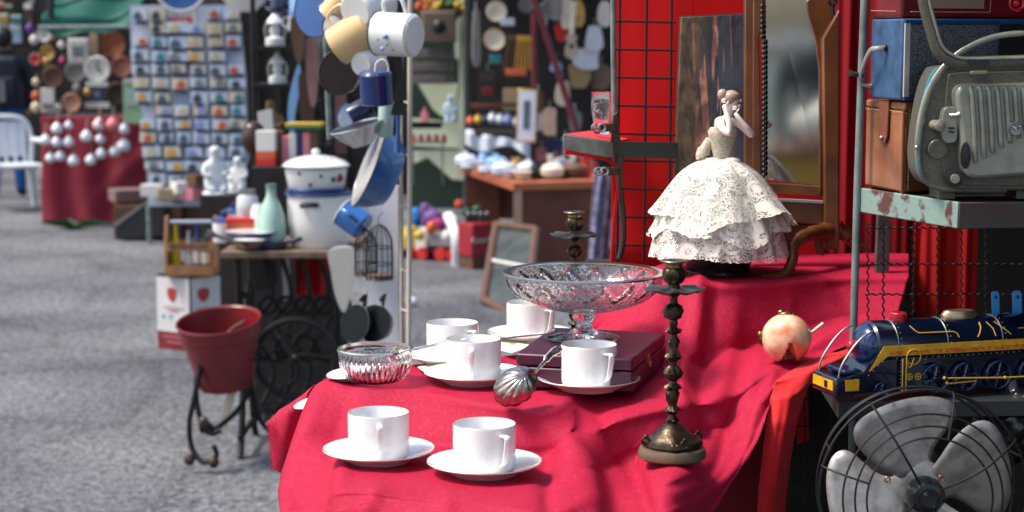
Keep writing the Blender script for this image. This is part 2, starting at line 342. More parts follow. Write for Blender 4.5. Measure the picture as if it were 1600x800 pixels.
# ============================================================ porcelain on the cloth
def porc_decal():
    m = mat('porcelain with grey sprigs', (.80, .79, .77), .12, coat=.5, col2=(.66, .65, .68), ns=48, sharp=.6, thr=.64); return m
M_sprig = porc_decal()
GR = 'white porcelain cups and saucers'
def saucer_mesh(parent_label):
    t = thing('saucer', parent_label, 'saucer', group=GR)
    B().lathe([(.0, .003), (.026, .003), (.040, .0045), (.056, .0105), (.0715, .0165), (.0732, .0172), (.0735, .0160), (.058, .0085), (.044, .0018), (.042, 0), (.0385, 0), (.037, .0012), (0, .0012)], 64).done('plate', M_sprig, t)
    B().ring((0, 0, .0168), .0729, .0005, n=64, k=5).done('gilt_rim', mat('worn gilt', (.75, .55, .35), .3, .8), t)
    return t
def cup_mesh(lb):
    t = thing('teacup', lb, 'cup', group=GR)
    B().lathe([(0, .0005), (.026, .0005), (.0275, 0), (.029, .0012), (.0375, .0035), (.0397, .007), (.0401, .014), (.0402, .0585), (.0400, .0605), (.0393, .0612), (.0386, .0600), (.0384, .014), (.0378, .009), (.034, .006), (0, .0045)], 64).done('bowl', M_sprig, t)
    h = B(); h.tube([(.0395, 0, .0515), (.047, 0, .0530), (.0555, 0, .0525), (.0560, 0, .045), (.0525, 0, .031), (.0490, 0, .020), (.0395, 0, .0125)], [.0020, .0022, .0024, .0024, .0022, .0022, .0020], 10, smooth=6, flat=1.9); h.done('handle', M_porc, t)
    B().ring((0, 0, .0610), .0394, .0004, n=64, k=5).done('gilt_rim', MATS['worn gilt'], t)
    return t
CW = [  # saucer px,py, cup?, yaw, label bits
 (592, 725, -84, 'the left of the two front pairs, handle turned to the viewer'),
 (757, 745, -58, 'the right of the two front pairs, below the shell ladle'),
 (740, 603, -92, 'touching the bowl of the silver ladle'),
 (920, 613, -58, 'in front of the purple box, under the glass comport'),
 (707, 568, -50, 'behind the glass bowl, with the spoon handle across it'),
 (829, 532, -52, 'farthest back, left of the purple box'),
]
sp = cp = None
for px, py, yaw, w in CW:
    loc = rest(px, py-6, .040) if py > 590 else atz(px, py, T2+.002)
    ls, lc = 'white porcelain saucer of the cup '+w, 'white porcelain cup '+w
    ls = ' '.join(ls.split()[:16]); lc = ' '.join(lc.split()[:16])
    if sp is None: sp = saucer_mesh(ls); s_ = sp; cp = cup_mesh(lc); c_ = cp; sp.location = loc
    else: s_ = dup(sp, loc, label=ls); c_ = dup(cp, loc, label=lc)
    c_.location = loc+Vector((0, 0, .0034)); c_.rotation_euler = (0, 0, R(yaw)); c_.scale = (1.0,)*3
    if py < 590: s_.scale = (.98,)*3
# empty saucers standing at the far left edge
dup(sp, atz(547, 590, T2+.004), label='small empty white dish peeking out left behind the glass bowl', sc=.47, rot=(R(4), R(-6), 0))
dup(sp, at(494, 634, 2.64), label='small empty white dish in the fold of the fringed cloth corner', sc=.45, rot=(R(4), R(-14), 0))

# ============================================================ glass
M_glass = mat('clear glass', (1, 1, 1), .02, trans=1., ior=1.5)
def facets(nf, amp, z0, z1):
    def fn(a, i, r, z): return r, z
    return fn
p = rest(587, 596, .03)
t = thing('glass_bowl', 'small ribbed pressed glass bowl with silver rim at the cloth corner', 'glass bowl', p)
def fb_(a, i, r, z):
    if 1 <= i <= 9: r += .0012*math.cos(a*40)*min(1, z/.012)*(1 if z < .036 else 0)
    return r, z
B().lathe([(0, 0), (.028, 0), (.036, .002), (.042, .006), (.0465, .011), (.0495, .017), (.0515, .024), (.0525, .031), (.0530, .036), (.0540, .0372), (.0545, .046), (.0520, .0465), (.0510, .036), (.0490, .024), (.0440, .013), (.036, .0068), (.028, .005), (0, .0045)], 176, fn=fb_).done('bowl', M_glass, t)
B().lathe([(.0515, .0462), (.0540, .0452), (.0556, .0455), (.0560, .0478), (.0552, .0500), (.0530, .0506), (.0515, .0500)], 64, close=True).done('silver_rim', M_silver, t)
# comport
M_cut = mat('cut crystal', (1, 1, 1), .0, trans=1., ior=1.72); nt = M_cut.node_tree; n_ = nt.nodes
tc_ = n_.new('ShaderNodeTexCoord'); vo = n_.new('ShaderNodeTexVoronoi'); vo.inputs['Scale'].default_value = 150; bq = n_.new('ShaderNodeBump'); bq.inputs['Strength'].default_value = .22; bq.inputs['Distance'].default_value = .0012
nt.links.new(tc_.outputs['Object'], vo.inputs['Vector']); nt.links.new(vo.outputs['Distance'], bq.inputs['Height']); nt.links.new(bq.outputs[0], n_['Principled BSDF'].inputs['Normal'])
BX = atz(924, 562, T2)
t = thing('purple_box', 'flat purple leather case with brass catch standing under the glass comport', 'box', (0, 0, 0))
M_purp = mat('purple leatherette', rgb(74, 18, 46), .42, col2=rgb(56, 12, 36), ns=40, bump=.25, bs=500)
zb0, zb1 = T2+.003, T2+.052
A_, B_, C_, D_ = atz(806, 552, zb1), atz(988, 561, zb1), atz(1040, 520, zb1), atz(862, 511, zb1)
fp = [(v.x, v.y) for v in (A_, B_, C_, D_)]; t.location = (sum(f[0] for f in fp)/4, sum(f[1] for f in fp)/4, zb0)
B().foot(fp, zb0, zb0+.030).done('case', M_purp, t, world=True, bevel=.003)
B().foot(fp, zb0+.0315, zb1).done('lid', M_purp, t, world=True, bevel=.003)
e = (B_-C_).normalized(); k_ = B().box((C_.x*.45+B_.x*.55, C_.y*.45+B_.y*.55, zb0+.031), (.004, .012, .014), rz=math.atan2(e.y, e.x)-PI/2)
k_.box((C_.x*.45+B_.x*.55+.003, C_.y*.45+B_.y*.55, zb0+.024), (.003, .006, .008)).done('brass_catch', mat('aged brass', (.55, .38, .15), .35, 1, col2=(.25, .15, .06), ns=80), t, world=True)
# glass comport: heavy cut bowl on a knopped stem
p = atz(912, 529, zb1+.0012); PB = p
t = thing('glass_comport', 'large cut glass comport with wide silver rimmed bowl on a short stem', 'glass dish', p)
HZ = 1.0
def cut(a, i, r, z):
    if 8 <= i <= 24:
        u = (z-.048)/.050                                   # 0 at the base of the bowl, 1 under the rim
        k = 16; ph = (a*k/(2*PI)) % 1; s_ = abs(ph-.5)*2      # 0 at the middle of a panel
        arch = math.sqrt(max(0, 1-s_*s_)) if u > .35 else 1
        d = 0
        top = .45+.42*(1-s_)**1.3                            # pointed arches
        e = u-top; d -= .0026*math.exp(-(e/.04)**2)
        if u < top: d += .0016*abs(math.cos((ph+u*1.1)*PI*4)*math.cos((ph-u*1.1)*PI*4))-.0006
        r += d*min(1, u*5+.1)
    return r, z
prof = [(0, 0), (.048, .0), (.0535, .0006), (.054, .0022), (.046, .0042), (.026, .0085), (.013, .016), (.0115, .0225), (.0150, .0290), (.0165, .034)]
bowl = [(.020+.098*math.sin(PI/2*u)**.92, .046-.006*(1-u)**4+.052*u**1.9) for u in [k/22 for k in range(1, 23)]]
inner = [(r-.0042, z+.0018) for r, z in reversed(bowl)]
B().lathe(prof[:8], 96).done('foot', M_cut, t)
full = [(0, .022), (.0112, .0222), (.0150, .0280), (.0170, .034), (.0160, .038), (.0168, .0405)]
allp = full+[(r, z) for r, z in bowl]
def cut2(a, i, r, z): return cut(a, 10 if 6 <= i < 6+len(bowl)-1 else 0, r, z) if z > .0405 else (r*(1+.03*math.cos(a*12)), z)
B().lathe(allp+inner+[(0, .0465)], 240, fn=cut2).done('bowl', M_cut, t, ang=25)
rr_, rz_ = bowl[-1]
B().lathe([(rr_-.009, rz_+.0012), (rr_+.001, rz_-.0002), (rr_+.0034, rz_+.0002), (rr_+.0036, rz_+.0030), (rr_+.0005, rz_+.0044), (rr_-.009, rz_+.0022)], 96, close=True).done('silver_rim', M_silver, t)
# foot cut rays
rays = B()
for k in range(24):
    a = 2*PI*k/24; ca, sa = math.cos(a), math.sin(a); rays.tube([(.020*ca, .020*sa, .0100), (.046*ca, .046*sa, .0040)], [.0004, .0012], 5)
rays.done('foot_ray', M_glass, t)

# shot glass on the left rack comes later; ladle and spoon
t = thing('serving_spoon', 'long thin silver spoon resting in the ribbed glass bowl', 'spoon', at(600, 560, 2.62))
s = B(); s.tube([at(598, 566, 2.60), at(625, 551, 2.59), at(680, 539, 2.60), at(732, 527, 2.62)], [.0016, .0018, .0022, .0032], 8, smooth=8, flat=.5); s.done('handle', M_silver, t, world=True)
B().ball(at(592, 574, 2.60), (.016, .011, .005)).done('bowl', M_silver, t, world=True)
t = thing('fork', 'slender silver fork lying against the rear cup and purple box', 'fork', at(760, 532, 2.72))
B().tube([at(757, 534, 2.68), at(800, 527, 2.70), at(845, 522, 2.70), at(868, 516, 2.68)], [.0022, .0015, .0016, .003], 8, smooth=8, flat=.5).done('handle', M_silver, t, world=True)
s = B()
for k in range(4): s.tube([at(760, 531+k*2, 2.68), at(742, 536+k*2, 2.68), at(730, 541+k*2.2, 2.68)], .0007, 5)
s.done('tine', M_silver, t, world=True)
# shell ladle
t = thing('shell_ladle', 'silver ladle with scalloped shell bowl hanging over the cloth edge', 'ladle', at(812, 602, 2.42))
Mx = Matrix.Translation(at(806, 604, 2.395)) @ Matrix.Rotation(R(-38), 4, 'Y') @ Matrix.Rotation(R(62), 4, 'X')
sh = B()
def shell(u, v):
    a = 2*PI*u; fl = abs(math.cos((a-PI)*5.5)) if abs(a-PI) < 2.3 else .5; e = 1+.06*fl; px = .022
    x = px+(.0310*math.cos(a)*e-px)*v; y = .0245*math.sin(a)*e*v; dome = max(0, 1-(math.hypot((x+.002)/.0335, y/.0265))**2.4)
    return Mx @ Vector((x, y, .020*dome*(1+.16*fl*v)))
sh.grid(shell, 132, 16); bmesh.ops.remove_doubles(sh.m, verts=sh.m.verts, dist=1e-5); sh.done('shell_bowl', mat('dark silver', (.62, .56, .50), .24, 1., col2=(.22, .17, .14), ns=110), t, world=True, thick=.0012, ang=180)
B().tube([at(826, 592, 2.41), at(845, 572, 2.44), at(862, 552, 2.46), at(877, 544, 2.47)], [.0016, .0018, .0024, .0050, .0058, .004], 10, smooth=8, flat=.4).done('handle', M_silver, t, world=True)
# price tags
M_card = mat('cream card', rgb(232, 224, 196), .8); M_ink = mat('grey ink', (.25, .25, .27), .8)
for nm, pix, z, lb in (('a', [(652, 574), (690, 564), (712, 574), (672, 588)], T2+.006, 'cream price tag lying left of the third cup'), ('b', [(784, 528), (815, 532), (832, 540), (800, 552), (772, 546)], T2+.006, 'cream price tag lying by the purple box corner')):
    pts = [atz(a, b, z+.002*(i % 2)) for i, (a, b) in enumerate(pix)]; t = thing('price_tag', lb, 'price tag', pts[0], group='cream price tags')
    B().prism(pts, (0, 0, .0006)).done('card', M_card, t, world=True)
    c = sum(pts, Vector())/len(pts); k = B()
    for i in range(4): k.box((c.x, c.y+(.0035*(i-1.5)), z+.0034), (.014-.002*i, .0012, .0002))
    k.done('printed_lines', M_ink, t, world=True)

# ============================================================ candlesticks
M_brz = mat('dark bronze', (.10, .072, .042), .36, .9, col2=(.022, .018, .014), ns=90, bump=.5, bs=260)
M_brz2 = mat('worn gold bronze', (.45, .27, .10), .35, 1, col2=(.12, .07, .03), ns=120, bump=.4, bs=300)
M_verd = mat('verdigris pan', (.13, .15, .13), .4, .8, col2=(.05, .05, .04), ns=110, bump=.4, bs=260)
M_stone = mat('onyx stone base', rgb(112, 94, 74), .5, col2=rgb(78, 62, 48), ns=30, bump=.3, bs=150)
def candlestick(lb, loc, H=.280):
    t = thing('candlestick', lb, 'candlestick', loc, group='bronze candlesticks')
    B().lathe([(0, 0), (.040, 0), (.0445, .003), (.0455, .009), (.0425, .015), (.036, .0165), (0, .0165)], 48).done('stone_base', M_stone, t)
    def lob(a, i, r, z): return r*(1+.07*max(0, math.cos(a*4))**3*(1 if z < .032 else 0)), z
    B().lathe([(0, .0166), (.036, .0166), (.0385, .020), (.037, .025), (.031, .028), (.029, .031), (.0245, .034), (.019, .040), (.012, .046), (.006, .049), (0, .049)], 64, fn=lob).done('bronze_foot', M_brz, t)
    for k in range(4):
        a = R(20+90*k); c = Vector((.038*math.cos(a), .038*math.sin(a), .026)); B().ring(c, .0045, .0018, 'y', 14, 6).ball(c+Vector((0, 0, .006)), .0035, 8, 6).done('scroll', M_brz, t)
        a2 = R(-90+90*k); c = Vector((.0365*math.cos(a2), .0365*math.sin(a2), .022)); sc = B()
        for q in (-1, 1): sc.ball(c+Vector((-math.sin(a2)*q*.003, math.cos(a2)*q*.003, .001)), (.003, .003, .0035), 8, 6)
        sc.done('gilt_mount', M_brz2, t)
    k = (H-.055)/.225; st = [(.006, .048), (.008, .052), (.006, .056), (.0045, .060), (.0075, .064), (.011, .066), (.0075, .069), (.0055, .073), (.0075, .082), (.0085, .090), (.0065, .095), (.0105, .098), (.0105, .101), (.006, .104), (.005, .108), (.0095, .113), (.0115, .119), (.0095, .126), (.005, .130), (.0050, .136), (.0095, .140), (.0105, .143), (.0075, .147), (.0060, .155), (.0075, .164), (.0055, .170), (.0048, .174), (.0105, .178), (.0105, .180), (.0048, .184), (.0060, .190), (.005, .194), (.0105, .198), (.0125, .206), (.0100, .214), (.0055, .218), (.0048, .226), (.008, .230), (.005, .233)]
    st = [(r, .048+(z-.048)*k*1.02) for r, z in st]
    def orn(a, i, r, z): return r*(1+(.17*math.sin(a*5+i*1.3)+.08*math.sin(a*11+i*2.1))*(r > .0062)), z
    B().lathe([(0, .047)]+st, 44, fn=orn).done('stem', M_brz, t)
    zp = st[-1][1]
    def pet(a, i, r, z): return r*(1+.07*math.cos(a*8)*(r > .02)), z+(.0016*math.cos(a*8) if r > .02 else 0)
    B().lathe([(0, zp-.001), (.008, zp), (.022, zp+.003), (.036, zp+.002), (.039, zp+.005), (.036, zp+.0055), (.022, zp+.006), (.01, zp+.0065), (0, zp+.0065)], 64, fn=pet).done('drip_pan', M_verd, t)
    def acan(a, i, r, z): return r*(1+.07*math.cos(a*6+.4*i)*(r > .009)), z
    B().lathe([(0, zp+.006), (.008, zp+.0065), (.0075, zp+.011), (.0115, zp+.014), (.0145, zp+.020), (.0150, zp+.026), (.0130, zp+.031), (.0105, zp+.0335), (0, zp+.0335)], 48, fn=acan).done('candle_cup', M_brz, t)
    B().lathe([(.0, zp+.033), (.0105, zp+.033), (.0105, zp+.0365), (.0115, zp+.037), (.0115, zp+.038), (0, zp+.038)], 32).done('brass_collar', M_brz2, t)
    B().lathe([(.009, zp+.0375), (.0175, zp+.040), (.0185, zp+.0415), (.0175, zp+.0425), (.010, zp+.0425), (.0090, zp+.030), (.0086, zp+.030), (.0084, zp+.0375)], 36, close=True).done('nozzle', mat('grey nozzle metal', (.22, .21, .20), .35, .9), t)
    return t
candlestick('tall bronze candlestick on a stone foot standing in front of the doll', rest(1050, 716, .035), .262)
candlestick('bronze candlestick half hidden behind the glass comport', Vector((at(897, 500, 2.93).x, 2.93, T2-.032)), .245)
tag(B().foot([(.06, 2.86), (.17, 2.86), (.17, 2.98), (.06, 2.98)], 1.0, T2-.033).done('wooden_block', M_dark), 'dark block behind the purple box under the rear candlestick', 'block')
B  # noqa

# ============================================================ onyx apple
p = rest(1228, 566, .018); r_ = 39/ppm(p)
t = thing('onyx_apple', 'polished cream and orange onyx apple with metal leaves and a stalk', 'ornament', p)
M_onyx = mat('banded onyx', rgb(238, 212, 180), .12, col2=rgb(206, 104, 48), ns=38, sharp=.15, thr=.52, coat=.6, det=3)
def cleft(v):
    w = v.copy(); a = math.atan2(v.x+.004, v.z+.001)          # a wedge bitten from the underside
    if v.y < .4*r_ and v.z < 0:
        d = abs(v.x-.0015)/(-v.z*.36+.0015)
        if d < 1: w.z += (1-d)*min(.022, -v.z*.9); w.y += (1-d)*.012
    return w
B().ball((0, 0, r_*.97), r_, 72, 48, fn=cleft).done('body', M_onyx, t)
lf = B()
lf.ball((-r_*1.02, 0, r_*.95), (.004, .006, .010), 10, 8); lf.ball((-r_*1.06, 0, r_*1.12), (.004, .006, .006), 10, 8); lf.ball((r_*-.92, 0, r_*.75), (.004, .006, .004), 8, 6)
lf.done('leaf', M_brz2, t)
lf = B(); lf.ball((-.001, 0, r_*1.98), (.011, .007, .0035), 14, 8); lf.ball((-.008, 0, r_*2.03), (.006, .005, .004), 10, 8); lf.ball((.009, 0, r_*1.93), (.005, .005, .003), 10, 8); lf.done('crown_leaf', M_brz2, t)
B().tube([(r_*.85, .004, r_*1.05), (r_*1.5, .006, r_*1.55)], [.0022, .003], 10).done('stalk', mat('pale bone', rgb(214, 192, 168), .5), t)
# ============================================================ skinned figures
def skin(name, V, E, m, parent=None, sub=2, root=0):
    me = bpy.data.meshes.new(name); me.from_pydata([v[:3] for v in V], E, []); me.materials.append(m if not isinstance(m, list) else m[0])
    o = bpy.data.objects.new(name, me); C.objects.link(o); o.parent = parent
    o.modifiers.new('skin', 'SKIN'); q = o.modifiers.new('sub', 'SUBSURF'); q.levels = q.render_levels = sub
    if not me.skin_vertices: bpy.context.view_layer.update()
    sv = me.skin_vertices[0].data if me.skin_vertices else None
    for i, v in enumerate(V):
        r = v[3] if len(v) > 3 else .01; sv[i].radius = (r, v[4] if len(v) > 4 else r); sv[i].use_root = (i == root)
    dg = bpy.context.evaluated_depsgraph_get(); dg.update(); me2 = bpy.data.meshes.new_from_object(o.evaluated_get(dg)); o.modifiers.clear(); o.data = me2
    me2.polygons.foreach_set('use_smooth', [True]*len(me2.polygons))
    return o

# ============================================================ red backdrop, painting, mirror
M_redback = mat('scarlet backdrop cloth', (.86, .003, .004), .75, col2=(.74, .002, .003), ns=3, transl=.3)
M_redback2 = mat('deep red backdrop cloth', (.42, .003, .014), .8, col2=(.30, .002, .010), ns=3, transl=.2)
def curtain(name, lb, x0, x1, y0, y1, Y, m, fold, n=7, group=None, ph=0, cat='cloth'):
    a, b = at(x0, y0, Y), at(x1, y1, Y)
    o = B().grid(lambda u, v: (a.x+(b.x-a.x)*u, Y+fold*math.sin(u*n*2*PI+ph+.8*math.sin(v*3))+fold*.5*math.sin(u*n*4.7*PI), a.z+(b.z-a.z)*v), 120, 10).done(name, m, thick=.002, ang=180)
    return tag(o, lb, cat, group)
curtain('backdrop_cloth', 'bright scarlet cloth hanging behind the wire grid', 958, 1078, -60, 430, 3.27, M_redback, .0007, 1, cat='backdrop cloth')
curtain('backdrop_cloth', 'scarlet cloth stretched behind the painting and the mirror', 1070, 1300, -60, 470, 3.42, M_redback, .0007, 1, cat='backdrop cloth')
curtain('backdrop_cloth', 'deep red curtain between the mirror and the metal rack', 1296, 1420, -60, 470, 3.30, M_redback2, .005, 3, cat='backdrop cloth')
# wire grid
t = thing('wire_grid', 'black wire grid panel hanging before the scarlet cloth', 'wire grid', at(1008, 410, 3.16))
w = B()
for x in (966, 1008, 1047): w.tube([at(x+3, -30, 3.16), at(x-2, 410, 3.16)], .0022, 6)
w.done('upright_wires', M_wire, t, world=True)
w = B()
for y in (-10, 33, 77, 121, 165, 209, 251, 295, 339, 383): w.tube([at(960, y, 3.157), at(1056, y+2, 3.157)], .0019, 6)
w.done('cross_wires', M_wire, t, world=True)
# painting
def painting():
    m = mat('peeling oil painting', (.05, .05, .06), .5); nt = m.node_tree; n = nt.nodes; l = nt.links; b = n['Principled BSDF']
    tc = n.new('ShaderNodeTexCoord'); sx = n.new('ShaderNodeSeparateXYZ'); l.new(tc.outputs['Generated'], sx.inputs[0])
    def N(sc, det=5, vec=None, dist=0):
        q = n.new('ShaderNodeTexNoise'); q.inputs['Scale'].default_value = sc; q.inputs['Detail'].default_value = det; q.inputs['Distortion'].default_value = dist; l.new(vec or tc.outputs['Generated'], q.inputs['Vector']); return q
    def ramp(src, p0, c0, p1, c1):
        r = n.new('ShaderNodeValToRGB'); e = r.color_ramp.elements; e[0].position, e[1].position = p0, p1; e[0].color, e[1].color = (*c0, 1), (*c1, 1); l.new(src, r.inputs[0]); return r.outputs[0]
    def mix(f, a, c):
        x = n.new('ShaderNodeMix'); x.data_type = 'RGBA'; l.new(f, x.inputs[0]); l.new(a, x.inputs[6]); l.new(c, x.inputs[7]); return x.outputs[2]
    wob = n.new('ShaderNodeMath'); wob.operation = 'MULTIPLY_ADD'; wob.inputs[1].default_value = .35; l.new(N(4).outputs['Fac'], wob.inputs[0]); l.new(sx.outputs['X'], wob.inputs[2])
    brown = ramp(N(9).outputs['Fac'], .3, rgb(44, 32, 24), .7, rgb(120, 96, 62)); slate = ramp(N(7).outputs['Fac'], .3, rgb(30, 30, 36), .7, rgb(66, 68, 78))
    c = mix(ramp(wob.outputs[0], .50, (0, 0, 0), .72, (1, 1, 1)), brown, slate)
    mp = n.new('ShaderNodeMapping'); mp.inputs['Scale'].default_value = (9, 1, 2.2); l.new(tc.outputs['Generated'], mp.inputs[0])
    pk = ramp(N(1.3, 6, mp.outputs[0], .6).outputs['Fac'], .545, (0, 0, 0), .57, (1, 1, 1)); cd = n.new('ShaderNodeMath'); cd.operation = 'SUBTRACT'; cd.inputs[1].default_value = .52; l.new(sx.outputs['X'], cd.inputs[0])
    ab = n.new('ShaderNodeMath'); ab.operation = 'ABSOLUTE'; l.new(cd.outputs[0], ab.inputs[0]); win = ramp(ab.outputs[0], .16, (1, 1, 1), .30, (0, 0, 0))
    mm = n.new('ShaderNodeMath'); mm.operation = 'MULTIPLY'; l.new(pk, mm.inputs[0]); l.new(win, mm.inputs[1])
    pink = ramp(N(20).outputs['Fac'], .3, rgb(150, 92, 76), .7, rgb(188, 128, 104)); c = mix(mm.outputs[0], c, pink)
    dk = ramp(N(3, 5, None, 1.2).outputs['Fac'], .50, (0, 0, 0), .56, (1, 1, 1)); m2 = n.new('ShaderNodeMath'); m2.operation = 'MULTIPLY'; m2.inputs[1].default_value = .6; l.new(dk, m2.inputs[0])
    k = n.new('ShaderNodeRGB'); k.outputs[0].default_value = (*rgb(26, 20, 20), 1); c = mix(m2.outputs[0], c, k.outputs[0]); l.new(c, b.inputs['Base Color'])
    return m
t = thing('painting', 'dark peeling unframed old painting leaning behind the doll', 'painting', at(1110, 400, 3.22))
B().prism([at(1064, 27, 3.22), at(1172, 22, 3.22), at(1172, 400, 3.14), at(1050, 400, 3.14)], (0, .012, 0)).done('canvas', painting(), t, world=True, bevel=.001)
B().prism([at(1062, 25, 3.237), at(1174, 20, 3.237), at(1174, 402, 3.157), at(1048, 402, 3.157)], (0, .008, 0)).done('stretcher', mat('grey old wood', rgb(70, 60, 50), .8), t, world=True)
# mirror
YM = 3.06
t = thing('dressing_mirror', 'walnut dressing mirror with carved frame and scrolled feet behind the doll', 'mirror', at(1240, 430, 3.0))
M_mir = mat('old mirror silver', (.62, .64, .62), .05, 1., col2=(.56, .58, .56), ns=7)
gl = [at(x, y, YM+.010-(x-1190)/94*.024) for x, y in ((1190, -90), (1284, -90), (1284, 290), (1190, 280))]
B().prism(gl, (0, .004, 0)).done('mirror_glass', M_mir, t, world=True, smooth=False)
B().pp([(1164, -90), (1177, -90), (1177, 330), (1164, 330)], YM-.005, .022).done('outer_stile', M_wood, t, world=True, bevel=.002)
f = B().pp([(1177, -90), (1193, -90), (1193, 30), (1186, 60), (1188, 130), (1190, 283), (1176, 283)], YM-.012, .024); f.done('inner_stile', M_wood, t, world=True, bevel=.002)
f = B()
for k in range(34): y = 10+k*8; f.ball(at(1193-3*(y < 60), y, YM-.014), (.0032, .004, .0048), 8, 6)
f.done('carved_bead', mat('dark carved edge', (.03, .018, .01), .4), t, world=True)
B().pp([(1176, 283), (1284, 291), (1284, 306), (1176, 300)], YM-.016, .03).done('lower_rail', M_wood, t, world=True, bevel=.002)
B().pp([(1282, -90), (1308, -90), (1306, -5), (1298, 40), (1290, 70), (1286, 110), (1284, 300), (1281, 300), (1280, 110), (1274, 60), (1262, 20), (1260, 2), (1268, -4), (1272, -20)], YM-.02, .03).done('scrolled_stile', M_wood, t, world=True, bevel=.002)
B().pp([(1285, 60), (1312, 14), (1312, 390), (1289, 391), (1288, 300)], YM-.035, .045).done('right_post', M_wood, t, world=True, bevel=.003)
B().ring(at(1301, 2, YM-.05), .006, .0025, 'y', 16, 6).tube([at(1301, 6, YM-.05), at(1302, 24, YM-.05)], .003, 8).done('hinge_knob', M_black, t, world=True)
B().pp([(1180, 312), (1286, 317), (1289, 352), (1180, 345)], YM-.02, .03).done('base_rail', M_wood, t, world=True, bevel=.002)
B().pp([(1180, 309), (1286, 314), (1286, 318), (1180, 313)], YM-.028, .04).done('worn_edge', mat('worn pale edge', rgb(170, 160, 150), .4), t, world=True)
ap = [(1165, 345), (1288, 352), (1288, 400), (1275, 396), (1272, 378), (1262, 368), (1256, 376), (1250, 372), (1244, 362), (1238, 372), (1236, 392), (1165, 398)]
B().pp(ap, YM-.008, .018).done('carved_apron', M_wood, t, world=True, bevel=.002)
ft = B(); ft.tube([at(1292, 362, YM-.03), at(1275, 364, 3.0), at(1252, 372, 2.95), at(1239, 386, 2.93), at(1238, 406, 2.92), at(1230, 424, 2.91), at(1212, 435, 2.90), at(1192, 437, 2.89)], [.016, .014, .012, .0105, .0095, .009, .0085, .0095, .010], 14, smooth=7)
ft.done('scrolled_foot', M_wood, t, world=True)
B().tube([at(1308, 360, YM), at(1322, 366, YM), at(1334, 378, YM), at(1350, 384, YM)], [.018, .014, .010, .008], 12, smooth=6).done('scrolled_foot', M_wood, t, world=True)

# ============================================================ lace doll
def lace(name, sc):
    m = mat(name, (.80, .77, .71), .8); nt = m.node_tree; n = nt.nodes; l = nt.links; b = n['Principled BSDF']
    for k in list(b.inputs['Base Color'].links): l.remove(k)
    b.inputs['Base Color'].default_value = (.70, .655, .57, 1)
    tc = n.new('ShaderNodeTexCoord'); uv = tc.outputs['UV']
    v = n.new('ShaderNodeTexVoronoi'); v.inputs['Scale'].default_value = 560*sc; l.new(uv, v.inputs['Vector'])
    hole = n.new('ShaderNodeMath'); hole.operation = 'LESS_THAN'; hole.inputs[1].default_value = .46; l.new(v.outputs['Distance'], hole.inputs[0])
    # motifs: rosettes and scrolling bands are solid cloth, the net between them is open
    def mth(op, a_, b_=None, v=None):
        q = n.new('ShaderNodeMath'); q.operation = op; l.new(a_, q.inputs[0])
        if b_ is not None: l.new(b_, q.inputs[1])
        if v is not None: q.inputs[1].default_value = v
        return q.outputs[0]
    w = n.new('ShaderNodeTexVoronoi'); w.inputs['Scale'].default_value = 22*sc; l.new(uv, w.inputs['Vector'])
    ros = mth('GREATER_THAN', w.outputs['Distance'], v=.20); ring2 = mth('GREATER_THAN', mth('ABSOLUTE', mth('SUBTRACT', w.outputs['Distance'], v=.36)), v=.055)
    nz = n.new('ShaderNodeTexNoise'); nz.inputs['Scale'].default_value = 25*sc; nz.inputs['Distortion'].default_value = 1.5; nz.inputs['Detail'].default_value = .5; l.new(uv, nz.inputs['Vector'])
    con = mth('GREATER_THAN', mth('ABSOLUTE', mth('SUBTRACT', nz.outputs['Fac'], v=.5)), v=.042)
    class _: pass
    mm = _(); mm.outputs = [mth('MULTIPLY', mth('MULTIPLY', ros, ring2), con)]
    h = n.new('ShaderNodeMath'); h.operation = 'MULTIPLY'; l.new(hole.outputs[0], h.inputs[0]); l.new(mm.outputs[0], h.inputs[1])
    tr = n.new('ShaderNodeBsdfTransparent'); mx = n.new('ShaderNodeMixShader'); l.new(h.outputs[0], mx.inputs[0]); l.new(b.outputs[0], mx.inputs[1]); l.new(tr.outputs[0], mx.inputs[2]); l.new(mx.outputs[0], n['Material Output'].inputs[0])
    bp = n.new('ShaderNodeBump'); bp.inputs['Strength'].default_value = .6; bp.inputs['Distance'].default_value = .001; bp.invert = True; l.new(mm.outputs[0], bp.inputs['Height']); l.new(bp.outputs[0], b.inputs['Normal'])
    return m
M_lace = lace('ivory lace', 1.)
M_under = mat('beige underskirt', rgb(128, 118, 106), .9)
M_bisque = mat('bisque porcelain', rgb(236, 226, 216), .25, col2=rgb(228, 212, 200), ns=20, coat=.3)
dp = rest(1123, 428, .02); dp.z = max(dp.z, T3); dp = at(1122, 428, (dp.y)); 
DS = ppm(dp)/955
t = thing('lace_doll', 'porcelain half doll of a lady in a wide white lace crinoline, arms raised', 'doll', dp)
dl = lambda x, y, d=0: ((x-1122)/ppm(dp), d, (428-y)/ppm(dp))
M_ped = mat('black lacquer', (.008, .007, .007), .2, coat=.5)
B().lathe([(0, 0), (.052, 0), (.056, .003), (.056, .008), (.052, .012), (.055, .024), (.064, .031), (.066, .034), (.0, .034)], 56).done('pedestal', M_ped, t)
B().lathe([(0, .034), (.092, .036), (.099, .040), (.096, .07), (.084, .11), (.068, .14), (.050, .163), (.03, .178), (.013, .186), (0, .187)], 64).done('underskirt', M_under, t)
